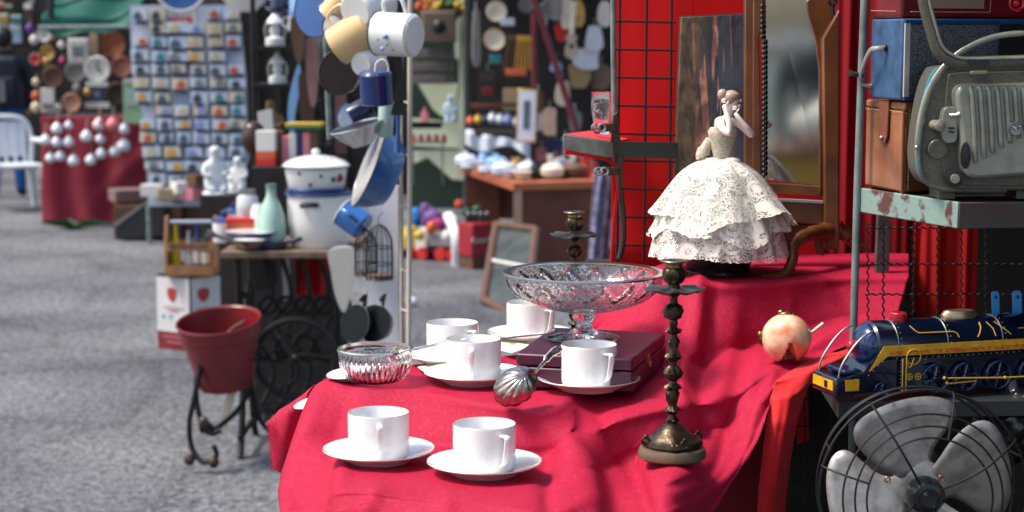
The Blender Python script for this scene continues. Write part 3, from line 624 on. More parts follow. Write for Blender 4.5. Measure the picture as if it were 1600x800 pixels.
def tier(prof, nf, amp, hz, seed, flare=0):
    b = B(); uvl = b.m.loops.layers.uv.new('UVMap'); n = 260; k = 26; pr = spline([Vector((r, z, 0)) for r, z in prof], 8); k = len(pr); V = []
    for i in range(k):
        u = i/(k-1); row = []
        for j in range(n):
            a = 2*PI*j/n; q = noise.noise(Vector((math.cos(a)*1.7+seed, math.sin(a)*1.7, 0)))
            f = math.sin(a*nf+5*q+seed)*.65+math.sin(a*nf*2.3+seed*2+3*q)*.35
            r = pr[i].x*(1+amp*u**1.2*f+.05*u*q)+flare*u*u*max(0, math.cos(a+.25))**4
            z = pr[i].y+hz*u*u*(math.sin(a*3+seed)+.5*math.sin(a*7+seed*3))-.0016*u**6*abs(math.sin(a*26))
            row.append(b.m.verts.new((r*math.cos(a), r*math.sin(a), z)))
        V.append(row)
    s = 0
    for i in range(k-1):
        s2 = s+(V[i+1][0].co-V[i][0].co).length
        for j in range(n):
            f = b.m.faces.new((V[i][j], V[i][(j+1) % n], V[i+1][(j+1) % n], V[i+1][j]))
            for lp, uvw in zip(f.loops, ((j, s), (j+1, s), (j+1, s2), (j, s2))): lp[uvl].uv = (uvw[0]*.62/n, uvw[1])
        s = s2
    return b
tier([(.096, .100), (.102, .08), (.107, .060), (.110, .048), (.113, .033)], 7, .05, .003, 1.).done('lace_flounce', M_lace, t, ang=180)
tier([(.082, .135), (.094, .112), (.103, .088), (.112, .070)], 6, .07, .011, 2.3).done('lace_flounce', M_lace, t, ang=180)
tier([(.013, .191), (.038, .185), (.062, .168), (.080, .143), (.094, .118), (.108, .095)], 5, .10, .012, 4.1, flare=.014).done('lace_overskirt', M_lace, t, ang=180)
hem = B(); 
# bodice, bow, bust
B().lathe([(.012, .183), (.0135, .190), (.0145, .198), (.0185, .214), (.0220, .228), (.0225, .236), (.019, .242), (0, .244)], 40, M=Matrix.Translation((.004, 0, 0)) @ Matrix.Diagonal((1.05, .8, 1, 1))).done('lace_bodice', mat('cream lace bodice', (.60, .53, .42), .8, col2=(.38, .31, .22), ns=260, sharp=.4, bump=.6, bs=500), t)
bw = B()
for sx in (-1, 1):
    bw.ball((.003+sx*.016, -.016, .188), (.014, .006, .0055), 16, 8); bw.tube([(.003, -.018, .187), (.003+sx*.010, -.030, .176), (.004+sx*.016, -.050, .150)], [.002, .005, .007], 8, smooth=4, flat=.3)
bw.done('bow', mat('ivory ribbon', (.78, .74, .66), .6), t)
B().tube([(-.010, .004, .226), (-.020, .006, .212), (-.028, .006, .196), (-.024, .004, .188)], [.004, .009, .011, .006], 12, smooth=6).done('lace_sash', MATS['cream lace bodice'], t)
P_ = lambda x, y, d, r, r2=None: (*dl(x, y, d), r, r2 or r)
V = [P_(1126, 205, 0, .017, .013), P_(1128, 193, 0, .0155, .012), P_(1133, 184, 0, .0085), P_(1136, 177, -.001, .0062), P_(1139, 166, -.002, .0090), P_(1141, 156, -.003, .0120), P_(1141, 147, -.003, .0108),
     P_(1118, 190, -.010, .0075), P_(1124, 202, -.026, .0070), P_(1134, 209, -.034, .0064), P_(1132, 190, -.030, .0054), P_(1128, 172, -.020, .0042), P_(1126, 164, -.013, .0046),
     P_(1146, 190, .000, .0078), P_(1160, 201, -.006, .0068), P_(1171, 212, -.012, .0066), P_(1160, 199, -.018, .0054), P_(1148, 184, -.018, .0042), P_(1143, 176, -.014, .0044)]
E = [(0, 1), (1, 2), (2, 3), (3, 4), (4, 5), (5, 6), (1, 7), (7, 8), (8, 9), (9, 10), (10, 11), (11, 12), (1, 13), (13, 14), (14, 15), (15, 16), (16, 17), (17, 18)]
bd = skin('bust', V, E, M_bisque, t)
hd = Vector(dl(1141, 157, -.003))
fc = B(); fc.ball(hd+Vector((.0118, -.004, -.001)), (.0022, .0018, .0026), 8, 6); fc.ball(hd+Vector((.0095, -.003, -.0095)), (.0035, .003, .003), 8, 6); fc.done('nose_and_chin', M_bisque, t)
fc = B(); fc.ball(hd+Vector((.0088, -.0090, .0005)), (.0012, .0008, .0008), 8, 6); fc.done('painted_eye', mat('painted brown', (.03, .015, .01), .4), t)
fc = B(); fc.ball(hd+Vector((.0112, -.0055, -.0058)), (.0012, .0016, .0007), 8, 6); fc.done('painted_lips', mat('painted rose', (.45, .06, .06), .4), t)
M_hair = mat('glazed chestnut hair', rgb(134, 104, 80), .3, col2=rgb(190, 168, 144), ns=60, coat=.4)
h = B(); h.ball(hd+Vector((-.0030, .001, .0035)), (.0140, .0135, .0130), 20, 14, fn=lambda v: v*(1+.05*math.sin(v.z*2400))); h.ball(hd+Vector((-.0175, 0, .0085)), (.0085, .008, .0095), 16, 10, fn=lambda v: v*(1+.05*math.sin(v.x*2600)))
h.done('hair', M_hair, t)
for bx, by, bz, s in ((1126, 161, -.014, -1), (1142, 172, -.016, 1)):
    hn = B()
    for k in range(4): a = dl(bx-2+k*1.2, by, bz); hn.tube([a, (a[0]+.001*s, a[1]+.001, a[2]+.005), (a[0]+.0025, a[1]+.004, a[2]+.0075-.0006*k)], [.0015, .0013, .001], 6)
    a = dl(bx+3, by+3, bz-.001); hn.tube([a, (a[0]+.003, a[1], a[2]+.003), (a[0]+.004, a[1]+.002, a[2]+.006)], [.0016, .0013, .001], 6)
    hn.done('fingers', M_bisque, t)

# ============================================================ left rack with shot glass
t = thing('clip_rack', 'grey green metal rack post with a small folded out shelf edge', 'metal rack', at(958, 405, 3.1))
B().tube([at(958, -40, 3.12), at(958, 60, 3.12), at(960, 210, 3.12)], .0048, 12).done('post', M_gpost, t, world=True)
B().tube([at(960, 205, 3.12), at(964, 260, 3.12), at(972, 320, 3.12), at(974, 370, 3.12), at(968, 404, 3.12)], .0052, 12, smooth=6).done('bent_post', mat('dark pole', (.03, .032, .03), .5), t, world=True)
B().prism([at(880, 210, 3.03), at(957, 222, 3.10), at(957, 247, 3.10), at(880, 234, 3.03)], (.0, .006, 0)).done('shelf_edge', mat('pale green edge paint', rgb(156, 174, 166), .5, col2=rgb(110, 120, 112), ns=40), t, world=True, bevel=.001)
B().prism([at(880, 209, 3.034), at(957, 221, 3.104), at(1000, 214, 3.4), at(925, 204, 3.4)], (0, 0, -.003)).done('shelf_board', M_plain, t, world=True)
B().tube([at(882, 237, 3.03), at(920, 243, 3.07), at(950, 250, 3.10), at(962, 262, 3.11), at(966, 285, 3.11), at(960, 340, 3.11), at(955, 420, 3.11)], .0036, 8, smooth=6, flat=.6).done('red_binding', M_plain, t, world=True)
B().prism([at(960, 221, 3.10), at(1060, 223, 3.12), at(1060, 248, 3.12), at(960, 247, 3.10)], (0, .01, 0)).done('cross_rail', mat('dark rail', (.018, .022, .02), .5), t, world=True)
for i, (cx, cy_, lb) in enumerate(((958, 200, 'upper bulldog clip beside the shot glass, over the shelf edge'), (962, 268, 'lower bulldog clip gripping the bent pole'))):
    c = at(cx, cy_, 3.07); t = thing('bulldog_clip', lb, 'clip', c, group='bulldog clips')
    B().prism([c+Vector(v) for v in ((-.004, 0, -.024), (.014, 0, -.030), (.008, 0, .028), (0, 0, .022))] if i == 0 else [c+Vector(v) for v in ((.004, 0, -.03), (.012, 0, -.028), (.014, 0, .028), (.006, 0, .03))], (0, .012, 0)).done('jaw', mat('rusty brown clip', (.10, .065, .05), .4, .8, col2=(.04, .025, .02), ns=90), t, world=True, bevel=.001)
    B().box((-.012, -.004, .001), (.034, .008, .014)).done('lever', MATS['rusty brown clip'], t, bevel=.002)
    for q in (0, 1): B().ring((-.030+.010*q, -.007-.002*q, .001), .0062, .0022, 'y', 20, 8).done('curl', M_steel, t)
p = at(941, 209, 3.15); t = thing('shot_glass', 'small conical clear glass standing on the rack shelf edge', 'glass', p)
B().lathe([(0, 0), (.013, 0), (.0145, .002), (.0165, .02), (.0200, .050), (.0212, .0725), (.0206, .0732), (.0200, .0725), (.0188, .050), (.0152, .020), (.0120, .010), (0, .009)], 48).done('bowl', M_glass, t)
# ============================================================ right metal rack
M_rust = mat('chipped sea green paint', rgb(126, 150, 140), .5, .1, col2=rgb(88, 52, 46), ns=26, sharp=.9, thr=.555, bump=.3, bs=150, det=6)
t = thing('metal_shelf_rack', 'sea green chipped metal rack holding the radio cases and the toy train', 'shelf rack', at(1340, 700, 2.64))
Pa, Pb = at(1340, 293, 2.64), at(1497, 317, 2.40); zt = Pa.z; Pb.z = zt; ex = Vector((.6, .02, 0))
B().prism([Pa, Pb, Pb-Vector((0, 0, .036)), Pa-Vector((0, 0, .036))], (.004, .006, 0)).done('side_beam', M_rust, t, world=True, bevel=.0015)
B().prism([Pb+Vector((.001, -.002, 0)), Pb+Vector((.45, .04, 0)), Pb+Vector((.45, .04, -.036)), Pb+Vector((.001, -.002, -.036))], (0, .005, 0)).done('front_beam', mat('dark green beam', (.03, .038, .035), .5, col2=(.05, .02, .015), ns=30), t, world=True, bevel=.0015)
B().foot([(Pa.x+.006, Pa.y+.006), (Pb.x+.006, Pb.y+.008), (Pb.x+.45, Pb.y+.06), (Pb.x+.45, Pa.y+.12)], zt-.010, zt-.002).done('shelf_board', M_dark, t, world=True)
B().tube([at(1353, -60, 2.635), at(1346, 120, 2.635), at(1340, 290, 2.635), at(1333, 540, 2.635), at(1330, 900, 2.64)], .0058, 14).done('post', M_gpost, t, world=True)
B().tube([at(1328, 114, 2.60), at(1336, 116, 2.62), at(1348, 118, 2.63)], [.0045, .0035, .003], 8, smooth=3).done('peg', mat('dark peg', (.04, .03, .025), .4, .6), t, world=True)
# lower shelf: train stands here
LS = at(1318, 622, 2.40); zl = LS.z
B().foot([(at(1262, 590, 2.72).x, 2.72), (at(1310, 620, 2.37).x, 2.37), (LS.x+.5, 2.40), (LS.x+.5, 2.9)], zl-.022, zl).done('lower_shelf', mat('dark steel shelf', (.03, .034, .036), .5, .3), t, world=True, bevel=.001)
zf = at(1443, 980, 2.2).z
B().foot([(.36, 2.05), (.95, 2.05), (.95, 2.7), (.36, 2.7)], zf-.02, zf).done('bottom_shelf', M_dark, t, world=True)
# dark boards, and the unseen canopy added for shade
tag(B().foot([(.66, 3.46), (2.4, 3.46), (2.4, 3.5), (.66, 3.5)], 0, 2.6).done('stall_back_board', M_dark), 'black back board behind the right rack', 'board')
tag(B().foot([(.44, 2.98), (.84, 2.98), (.84, 3.0), (.44, 3.0)], 0, 1.185).done('under_table_dark', M_dark), 'black board added for the darkness under the table', 'board')  # black sheet stands in for the dark gap under the table
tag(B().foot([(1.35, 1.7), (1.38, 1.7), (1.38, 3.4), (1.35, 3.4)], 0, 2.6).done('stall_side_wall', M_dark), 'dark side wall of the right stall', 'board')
t = thing('shade_canopy', 'unseen dark red canopy added to shade the right stall', 'canopy', (1.2, 2.8, 2.3))  # out of view, put in to keep the sky off the right stall
B().grid(lambda u, v: (.42+2.0*u, 1.9+1.7*v, 2.12+.10*math.sin(v*PI)+.05*u), 14, 14).done('shade_cloth', M_redback2, t, world=True, thick=.003)
for x, y in ((1.9, 1.95), (1.9, 3.55)): B().tube([(x, y, 0), (x, y, 2.15)], .018, 10).done('pole', M_gpost, t, world=True)
curtain('red_strip', 'bright red cloth strip seen through the crimped mesh', 1432, 1524, 300, 505, 3.2, mat('red strip cloth', (.62, .006, .006), .8, transl=.3), .006, 2)
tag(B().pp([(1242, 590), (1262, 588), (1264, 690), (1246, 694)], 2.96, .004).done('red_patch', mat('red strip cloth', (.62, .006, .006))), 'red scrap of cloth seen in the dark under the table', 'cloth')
tag(B().pp([(1373, 335), (1392, 335), (1386, 505), (1366, 505)], 2.95, .02).done('wooden_post', mat('weathered post wood', rgb(86, 72, 68), .85, col2=rgb(44, 36, 34), ns=40, bump=.5, bs=90)), 'weathered wooden post behind the crimped mesh', 'post')
t = thing('crimped_mesh', 'black crimped wire mesh hanging under the rack shelf behind the train', 'wire mesh', at(1430, 500, 2.82))
w = B()
for x in (1356, 1380, 1427, 1465, 1502, 1540): w.tube([at(x+1.6*math.sin(k*1.25), 350+k*2.6, 2.82) for k in range(60)], .0014, 5)
w.done('upright_wires', M_wire, t, world=True)
w = B()
for y in (356, 413, 460): w.tube([at(1352+k*2.6, y+1.3*math.sin(k*1.25), 2.823) for k in range(96)], .0014, 5)
w.done('cross_wires', M_wire, t, world=True)
t = thing('wire_grid', 'thin wire grid in the dark gap under the table by the scarlet cloth', 'wire grid', at(1262, 690, 2.9))
w = B()
for x in (1256, 1298): w.tube([at(x, 585, 2.9), at(x+3, 900, 2.9)], .0015, 5)
for y in (625, 668, 712, 756): w.tube([at(1225, y, 2.9), at(1320, y-4, 2.9)], .0015, 5)
w.done('wires', M_wire, t, world=True)

# ------------------------------------------------------------ leather and cloth cases
M_stitch = mat('pale stitching', rgb(206, 178, 140), .8)
def stitches(pa, pb, n, parent, r=.0006, off=(0, -.001, 0)):
    b = B(); off = Vector(off)
    for k in range(n):
        a = pa.lerp(pb, (k+.15)/n)+off; c = pa.lerp(pb, (k+.75)/n)+off; b.tube([a, c], r, 4)
    return b.done('stitching', M_stitch, parent, world=True)
# brown case
M_tan = mat('tan leather', rgb(168, 108, 72), .42, col2=rgb(96, 54, 32), ns=16, bump=.25, bs=260, coat=.15)
def case_fp(xl, yl, xc, yc, xr, yr, pt): return [at(xl, pt, yl), at(xc, pt, yc), at(xr, pt, yr)]
t = thing('leather_case', 'tan leather radio case with strap and punched holes, under the blue radio', 'case', at(1410, 300, 2.5))
zb = zt+.001; a, c, d = at(1350, 296, 2.66), at(1411, 300, 2.53), at(1520, 300, 2.60); z1 = at(1411, 160, 2.53).z
back = a+(d-c)
B().foot([(v.x, v.y) for v in (a, c, d, back)], zb, z1-.012).done('body', M_tan, t, world=True, bevel=.004)
e1, e2 = (a-c).normalized()*.001, (d-c).normalized()*.001
B().foot([(v.x, v.y) for v in (a+e1, c-e1-e2, d, back+e1)], z1-.0115, z1).done('lid', M_tan, t, world=True, bevel=.003)
nA = Vector((-(a-c).y, (a-c).x, 0)).normalized(); nA = -nA if nA.dot(Vector((0, -1, 0))) < 0 else nA
nB = Vector((-(d-c).y, (d-c).x, 0)).normalized(); nB = -nB if nB.dot(Vector((0, -1, 0))) < 0 else nB
def on(u, v, pa, pb, za, z_b, nn, o=.002):        # a point on a face: u along, v up
    p = pa.lerp(pb, u); return Vector((p.x, p.y, za+(z_b-za)*v))+nn*o
st = [on(u, v, a, c, zb, z1, nA) for u, v in ((.42, 1.01), (.66, 1.01), (.64, .62), (.59, .53), (.50, .52), (.44, .62))]
B().prism(st, nA*.003).done('strap', mat('dark tan strap', rgb(120, 66, 40), .45, bump=.2, bs=300), t, world=True, bevel=.0008)
B().ball(on(.53, .585, a, c, zb, z1, nA, .006), .0038, 12, 8).done('stud', M_steel, t, world=True)
stitches(on(.03, .90, a, c, zb, z1, nA), on(.97, .90, a, c, zb, z1, nA), 18, t, off=nA*.0006)
stitches(on(.05, .02, d, c, zb, z1, nB)*0+on(.05, .03, c, d, zb, z1, nB), on(.05, .93, c, d, zb, z1, nB), 26, t, off=nB*.0006)
B().tube([on(0, 0, c, a, zb, z1, nA, .001)+(-e2), on(0, .92, c, a, zb, z1, nA, .001)-e2], .0022, 6).done('piping', MATS['dark tan strap'], t, world=True)
h = B()
for i in range(4):
    for j in range(12): h.ball(on(.19+.065*i, .26+.048*j, c, d, zb, z1, nB, .0002), (.0018, .0012, .0018), 8, 4)
h.done('punched_holes', M_black, t, world=True)
# blue radio
M_bcl = mat('blue leatherette', rgb(54, 92, 130), .6, col2=rgb(30, 54, 82), ns=45, bump=.5, bs=350)
t = thing('portable_radio', 'blue portable radio with grey grille and side carrying handle', 'radio', at(1408, 157, 2.5))
a, c, d = at(1359, 153, 2.63), at(1407, 158, 2.52), at(1640, 158, 2.62); z0, z1 = at(1407, 157, 2.52).z, at(1407, 29, 2.52).z; z0 = max(z0, at(1411, 160, 2.53).z+.0006)
back = a+(d-c); B().foot([(v.x, v.y) for v in (a, c, d, back)], z0, z1).done('body', M_bcl, t, world=True, bevel=.003)
nA = Vector((-(a-c).y, (a-c).x, 0)).normalized(); nA = -nA if nA.dot(Vector((-1, -.2, 0))) < 0 else nA
nB = Vector((-(d-c).y, (d-c).x, 0)).normalized(); nB = -nB if nB.dot(Vector((0, -1, 0))) < 0 else nB
F = lambda u, v, o=0.: on(u, v, c, d, z0, z1, nB, o)
B().prism([F(.012, .02), F(.045, .02), F(.045, .98), F(.012, .98)], nB*.003).done('chrome_strip', mat('pale strip', (.7, .7, .68), .3, .5), t, world=True)
def mesh_mat():
    m = mat('speaker mesh', (.10, .115, .135), .5, .5, bump=0); nt = m.node_tree; n = nt.nodes; l = nt.links; b = n['Principled BSDF']
    for k in list(b.inputs['Base Color'].links): l.remove(k)
    tc = n.new('ShaderNodeTexCoord'); v = n.new('ShaderNodeTexVoronoi'); v.inputs['Scale'].default_value = 520; v.inputs['Randomness'].default_value = .8; l.new(tc.outputs['Object'], v.inputs['Vector'])
    r = n.new('ShaderNodeValToRGB'); e = r.color_ramp.elements; e[0].color = (.012, .014, .018, 1); e[1].color = (.20, .22, .25, 1); e[0].position = .3; e[1].position = .6; l.new(v.outputs['Distance'], r.inputs[0]); l.new(r.outputs[0], b.inputs['Base Color']); return m
B().prism([F(.05, .06), F(.62, .06), F(.62, .93), F(.05, .93)], nB*.002).done('grille', mesh_mat(), t, world=True, bevel=.001)
B().prism([F(.64, .06), F(.99, .06), F(.99, .93), F(.64, .93)], nB*.002).done('tuning_panel', M_black, t, world=True)
B().prism([F(.012, .005), F(.99, .005), F(.99, .045), F(.012, .045)], nB*.004).prism([F(.012, .945), F(.99, .945), F(.99, .985), F(.012, .985)], nB*.004).done('blue_trim', mat('bright blue trim', rgb(40, 92, 150), .25, .4), t, world=True)
B().ball(F(.76, .45, .004), (.011, .006, .011), 18, 10).done('tuning_knob', mat('dark olive knob', (.06, .065, .05), .3), t, world=True)
B().prism([F(.85, .2), F(.88, .2), F(.88, .80), F(.85, .80)], nB*.004).done('chrome_clasp', M_chrome, t, world=True, bevel=.0008)
A_ = lambda u, v, o=0.: on(u, v, a, c, z0, z1, nA, o)
B().tube([A_(.52, .63, 0), A_(.50, .63, .013), A_(.36, .60, .018), A_(.12, .38, .018), A_(.02, .20, .017), A_(.04, .16, .008), A_(.06, .16, 0)], [.0042, .0040, .0036, .0036, .0040, .0040], 10, smooth=5, flat=.7).done('handle', mat('pale grey handle', rgb(168, 168, 162), .35, .4), t, world=True)
B().ball(A_(.52, .64, .002), (.005, .005, .005), 12, 8).done('handle_boss', M_black, t, world=True)
# red case on top
M_rlea = mat('oxblood leather', rgb(128, 14, 26), .35, col2=rgb(84, 8, 16), ns=20, bump=.3, bs=300, coat=.3)
t = thing('leather_case', 'oxblood leather case with pale stitching lying on the blue radio', 'case', at(1408, 24, 2.5))
a, c, d = at(1358, 24, 2.64), at(1408, 26, 2.53), at(1640, 26, 2.63); z0 = z1+.0006; z1 = z0+.10
B().foot([(v.x, v.y) for v in (a, c, d, a+(d-c))], z0, z1).done('body', M_rlea, t, world=True, bevel=.005)
F = lambda u, v, o=.002: on(u, v, c, d, z0, z1, nB, o)
stitches(F(.05, .09), F(.58, .09), 34, t, off=nB*.0006); stitches(F(.58, .09), F(.60, .9), 20, t, off=nB*.0006)
a2 = lambda u, v: on(u, v, a, c, z0, z1, nA, .002)
stitches(a2(.12, .12), a2(.9, .10), 14, t, off=nA*.0006)
B().prism([F(.17, .14, .001), F(.54, .14, .001), F(.54, .9, .001), F(.17, .9, .001)], nB*.0015).done('grille_window', mat('beige grille cloth', rgb(150, 128, 104), .9, bump=.5, bs=600), t, world=True)
B().ring(F(.76, .22, .003), .010, .003, 'y', 20, 8).ball(F(.76, .22, .002), (.006, .004, .006), 12, 8).done('red_button', mat('red button', (.5, .01, .015), .25, coat=.5), t, world=True)

# ------------------------------------------------------------ film projector
YP = 2.40; M_ham = mat('grey olive hammered metal', rgb(100, 98, 84), .38, .15, col2=rgb(76, 74, 64), ns=240, bump=.35, bs=320)
M_alu = mat('polished olive aluminium', rgb(160, 162, 148), .24, .4, col2=rgb(124, 126, 114), ns=40)
t = thing('film_projector', 'grey metal film projector with ribbed cover, dials and its lid frame raised', 'projector', at(1520, 300, 2.42))
zs = zt+.001; fix = lambda v: Vector((v.x, v.y, max(v.z, zs)))
outl = [at(x, y, YP+.03) for x, y in spline([Vector((x, y)) for x, y in ((1640, 98), (1560, 102), (1480, 104), (1462, 116), (1450, 150), (1441, 200), (1437, 245), (1442, 275), (1458, 292), (1500, 298), (1640, 298))], 6)]
B().prism(outl, (0, .08, 0)).done('case_shell', M_ham, t, world=True, bevel=.003)
B().prism([v+Vector((-.0012, .012, 0)) for v in outl], (0, .012, 0)).done('teal_edge', mat('teal edge paint', rgb(44, 128, 148), .35), t, world=True)
inn = [at(x, y, YP+.026) for x, y in spline([Vector((x, y)) for x, y in ((1640, 110), (1560, 112), (1492, 114), (1480, 128), (1476, 200), (1474, 262), (1486, 284), (1520, 290), (1640, 290))], 6)]
B().prism(inn, (0, .006, 0)).done('front_plate', M_ham, t, world=True, bevel=.001)
B().tube(outl[3:-3], .0032, 8).done('rolled_rim', M_ham, t, world=True)
cov = [at(x, y, YP) for x, y in spline([Vector((x, y)) for x, y in ((1640, 130), (1560, 132), (1512, 133), (1497, 140), (1495, 158), (1502, 205), (1506, 262), (1522, 278), (1560, 277), (1640, 272))], 6)]
B().prism([p+Vector((0, .0, 0)) for p in cov], (0, .03, 0), taper=1.02).done('lamp_cover', M_alu, t, world=True, bevel=.005)
for k in range(9):
    x = 1518+k*13.5; yb = 247-k*7.2; B().tube([at(x-3, 137, YP+.006), at(x, 143, YP-.002), at(x+4, 190, YP-.003), at(x+6, yb, YP-.002), at(x+7, yb+4, YP+.004)], [.0028, .0033, .0033, .0028], 8, smooth=4).done('cooling_rib', M_alu, t, world=True)
B().tube([at(1525, 254, YP+.001), at(1640, 190, YP+.001)], .0016, 6).done('cover_crease', M_alu, t, world=True)
c = at(1586, 201, YP-.006); B().lathe([(0, 0), (.0085, 0), (.0098, .002), (.0085, .005), (.007, .0045), (0, .0045)], 32, M=Matrix.Translation(c) @ Matrix.Rotation(R(90), 4, 'X')).done('round_badge', mat('badge ring', (.25, .26, .25), .3, .7), t, world=True)
bd_ = B()
for k in range(3):
    a0 = k*PI*2/3+.5; bd_.tube([c+Vector((0, -.0055, 0)), c+Vector((math.cos(a0)*.006, -.0055, math.sin(a0)*.006))], [.0016, .0008], 5)
bd_.done('badge_emblem', M_chrome, t, world=True)
B().lathe([(0, 0), (.0070, 0), (.0065, .014), (.0082, .0145), (.0085, .020), (.0068, .0215), (0, .022)], 28, M=Matrix.Translation(at(1458, 195, YP+.03)) @ Matrix.Rotation(R(90), 4, 'X') @ Matrix.Rotation(R(20), 4, 'Y')).done('focus_knob', mat('ivory metal knob', rgb(168, 158, 140), .35, .4), t, world=True)
B().prism([at(x, y, YP+.012) for x, y in spline([Vector(p) for p in ((1476, 170), (1492, 168), (1496, 180), (1496, 216), (1488, 223), (1476, 221), (1471, 196))], 4, True)], (0, .016, 0)).done('lever_plate', M_alu, t, world=True, bevel=.001)
B().tube([at(1484, 180, YP+.008), at(1494, 180, YP+.004), at(1499, 178, YP+.004)], [.0022, .0026, .0045], 10).done('lever', M_chrome, t, world=True)
B().tube([at(1482, 200, YP+.011), at(1491, 200, YP+.011)], .0015, 6).tube([at(1482, 205, YP+.011), at(1491, 207, YP+.011)], .0012, 6).done('scale_mark', M_black, t, world=True)
B().lathe([(0, 0), (.0095, 0), (.0095, .004), (.006, .0045), (.0055, .009), (0, .0095)], 28, M=Matrix.Translation(at(1508, 243, YP-.001)) @ Matrix.Rotation(R(90), 4, 'X') @ Matrix.Diagonal((.7, 1.9, 1, 1))).done('speed_dial', M_black, t, world=True)
B().lathe([(.0, 0), (.0125, 0), (.0135, .002), (.0125, .003), (0, .0025)], 32, M=Matrix.Translation(at(1465, 233, YP+.025)) @ Matrix.Rotation(R(90), 4, 'X')).done('round_cap', M_ham, t, world=True)
B().lathe([(0, 0), (.0115, 0), (.0125, .006), (.0120, .014), (.006, .0155), (0, .0155)], 32, M=Matrix.Translation(at(1488, 278, YP+.022)) @ Matrix.Rotation(R(90), 4, 'X')).done('rubber_knob', M_black, t, world=True)
B().lathe([(0, .015), (.0065, .0156), (.0060, .0170), (0, .0172)], 24, M=Matrix.Translation(at(1488, 278, YP+.022)) @ Matrix.Rotation(R(90), 4, 'X')).done('knob_cap', M_alu, t, world=True)
B().tube([at(x, y, YP+.012) for x, y in ((1434, 246), (1434, 228), (1440, 180), (1454, 136), (1476, 104), (1510, 76), (1552, 58), (1600, 52), (1650, 54))], [.0040, .0046, .0042, .0038, .0034], 10, smooth=7, flat=.55).done('carrying_handle', M_alu, t, world=True)
B().ball(at(1432, 230, YP+.007), .0028, 10, 8).done('handle_rivet', M_chrome, t, world=True)
lid = [(1438, -60), (1444, 0), (1455, 45), (1466, 78), (1482, 92), (1505, 98), (1560, 97), (1650, 94)]
B().tube([at(x, y, YP-.006) for x, y in lid], .0085, 12, smooth=6, flat=.75).done('lid_frame', M_ham, t, world=True)
B().tube([at(x+7, y-6, YP-.014) for x, y in lid], .0022, 8, smooth=6).done('lid_seam', M_alu, t, world=True)
B().pp([(1514, 93), (1545, 93), (1545, 102), (1514, 102)], YP-.017, .004).done('slot', M_black, t, world=True)
B().pp([(1518, 111), (1544, 110), (1544, 116), (1518, 117)], YP+.018, .01).done('latch_plate', M_alu, t, world=True, bevel=.001)
for x in (1480, 1600): B().foot([(at(x-12, 300, YP+.04).x, YP+.04), (at(x+12, 300, YP+.04).x, YP+.04), (at(x+12, 300, YP+.04).x, YP+.1), (at(x-12, 300, YP+.04).x, YP+.1)], zs, at(x, 292, YP+.04).z).done('foot', M_ham, t, world=True)

# ------------------------------------------------------------ tin toy locomotive
M_tin = mat('navy lithographed tin', rgb(8, 22, 50), .22, .2, col2=rgb(4, 11, 26), ns=30, coat=.7)
M_tblue = mat('bright blue tin', rgb(8, 44, 92), .2, .4, col2=rgb(4, 22, 54), ns=50, coat=.7)
M_ty = mat('yellow litho paint', rgb(222, 178, 34), .35, col2=rgb(190, 126, 22), ns=70)
M_tyl = mat('yellow line paint', rgb(216, 168, 40), .4)
t = thing('toy_locomotive', 'navy blue tin toy steam locomotive with yellow stripe above the fan', 'toy train', (LS.x-.002, 2.36, zl+.0015), R(17))
w_ = .034; cyl = lambda r, x0, x1, z, b, n=40: b.lathe([(0, x0), (r*.93, x0), (r, x0+.003), (r, x1-.002), (r*.97, x1), (0, x1)], n, M=Matrix.Translation((0, w_, z)) @ Matrix.Rotation(PI/2, 4, 'Y'))
cyl(.034, .045, .36, .070, B()).done('boiler', M_tin, t)
B().ball((0, 0, 0), (.020, .0315, .0315), 30, 18, M=Matrix.Translation((.046, w_, .070))).done('smokebox_front', M_tblue, t)
B().lathe([(0, 0), (.007, 0), (.0082, .004), (.0082, .008), (.006, .011), (0, .0125)], 20, M=Matrix.Translation((.028, w_, .071)) @ Matrix.Rotation(-PI/2, 4, 'Y')).done('red_lamp', mat('red plastic lamp', (.45, .01, .02), .2, coat=.6), t)
B().ring((.040, w_, .070), .0125, .0016, 'x', 28, 6).done('lamp_ring', M_chrome, t)
for k, x in enumerate((.075, .150, .235, .30)): B().ring((x, w_, .070), .0343, .0007, 'x', 48, 6).done('rivet_band', M_steel, t)
# chassis, running board with its diagonal front
side = [(.0, .010), (.0, .034), (.012, .038), (.026, .040), (.050, .066), (.060, .068), (.36, .068), (.36, .010)]
B().prism([(x, .004, z) for x, z in side], (0, 2*w_-.008, 0)).done('chassis', M_tin, t, bevel=.0015)
B().prism([(x, 0, z) for x, z in ((.026, .0395), (.052, .0655), (.36, .0655), (.36, .0685), (.050, .0690), (.024, .042))], (0, .004, 0)).done('running_board', mat('dark navy tin', rgb(22, 32, 52), .25, .4, coat=.4), t)
B().prism([(x, -.0008, z) for x, z in ((.032, .0415), (.058, .0600), (.36, .0600), (.36, .0740), (.052, .0740))], (0, .003, 0)).done('yellow_stripe', M_ty, t)
B().prism([(x, -.0012, z) for x, z in ((.060, .0612), (.36, .0612), (.36, .0670), (.062, .0670))], (0, .002, 0)).done('orange_frieze', mat('orange litho frieze', rgb(214, 140, 20), .35, col2=rgb(176, 84, 16), ns=190, sharp=.6), t)
B().box((-.004, w_, .021), (.030, 2*w_+.002, .026), taper=.97).done('buffer_beam', M_tin, t, bevel=.003)
B().box((-.0195, w_, .023), (.0015, 2*w_-.010, .013)).done('number_plate', M_ty, t)
B().box((-.0206, w_-.010, .023), (.001, .008, .009)).done('plate_square', M_tin, t)
B().prism([(-.004, -.0012, .016), (.016, -.0012, .016), (.016, -.0012, .031), (-.004, -.0012, .031)], (0, .002, 0)).done('side_plate', M_ty, t)
cc = B()
cc.box((.010, w_, .040), (.026, 2*w_-.012, .006)); cc.done('front_deck', M_tblue, t, bevel=.002)
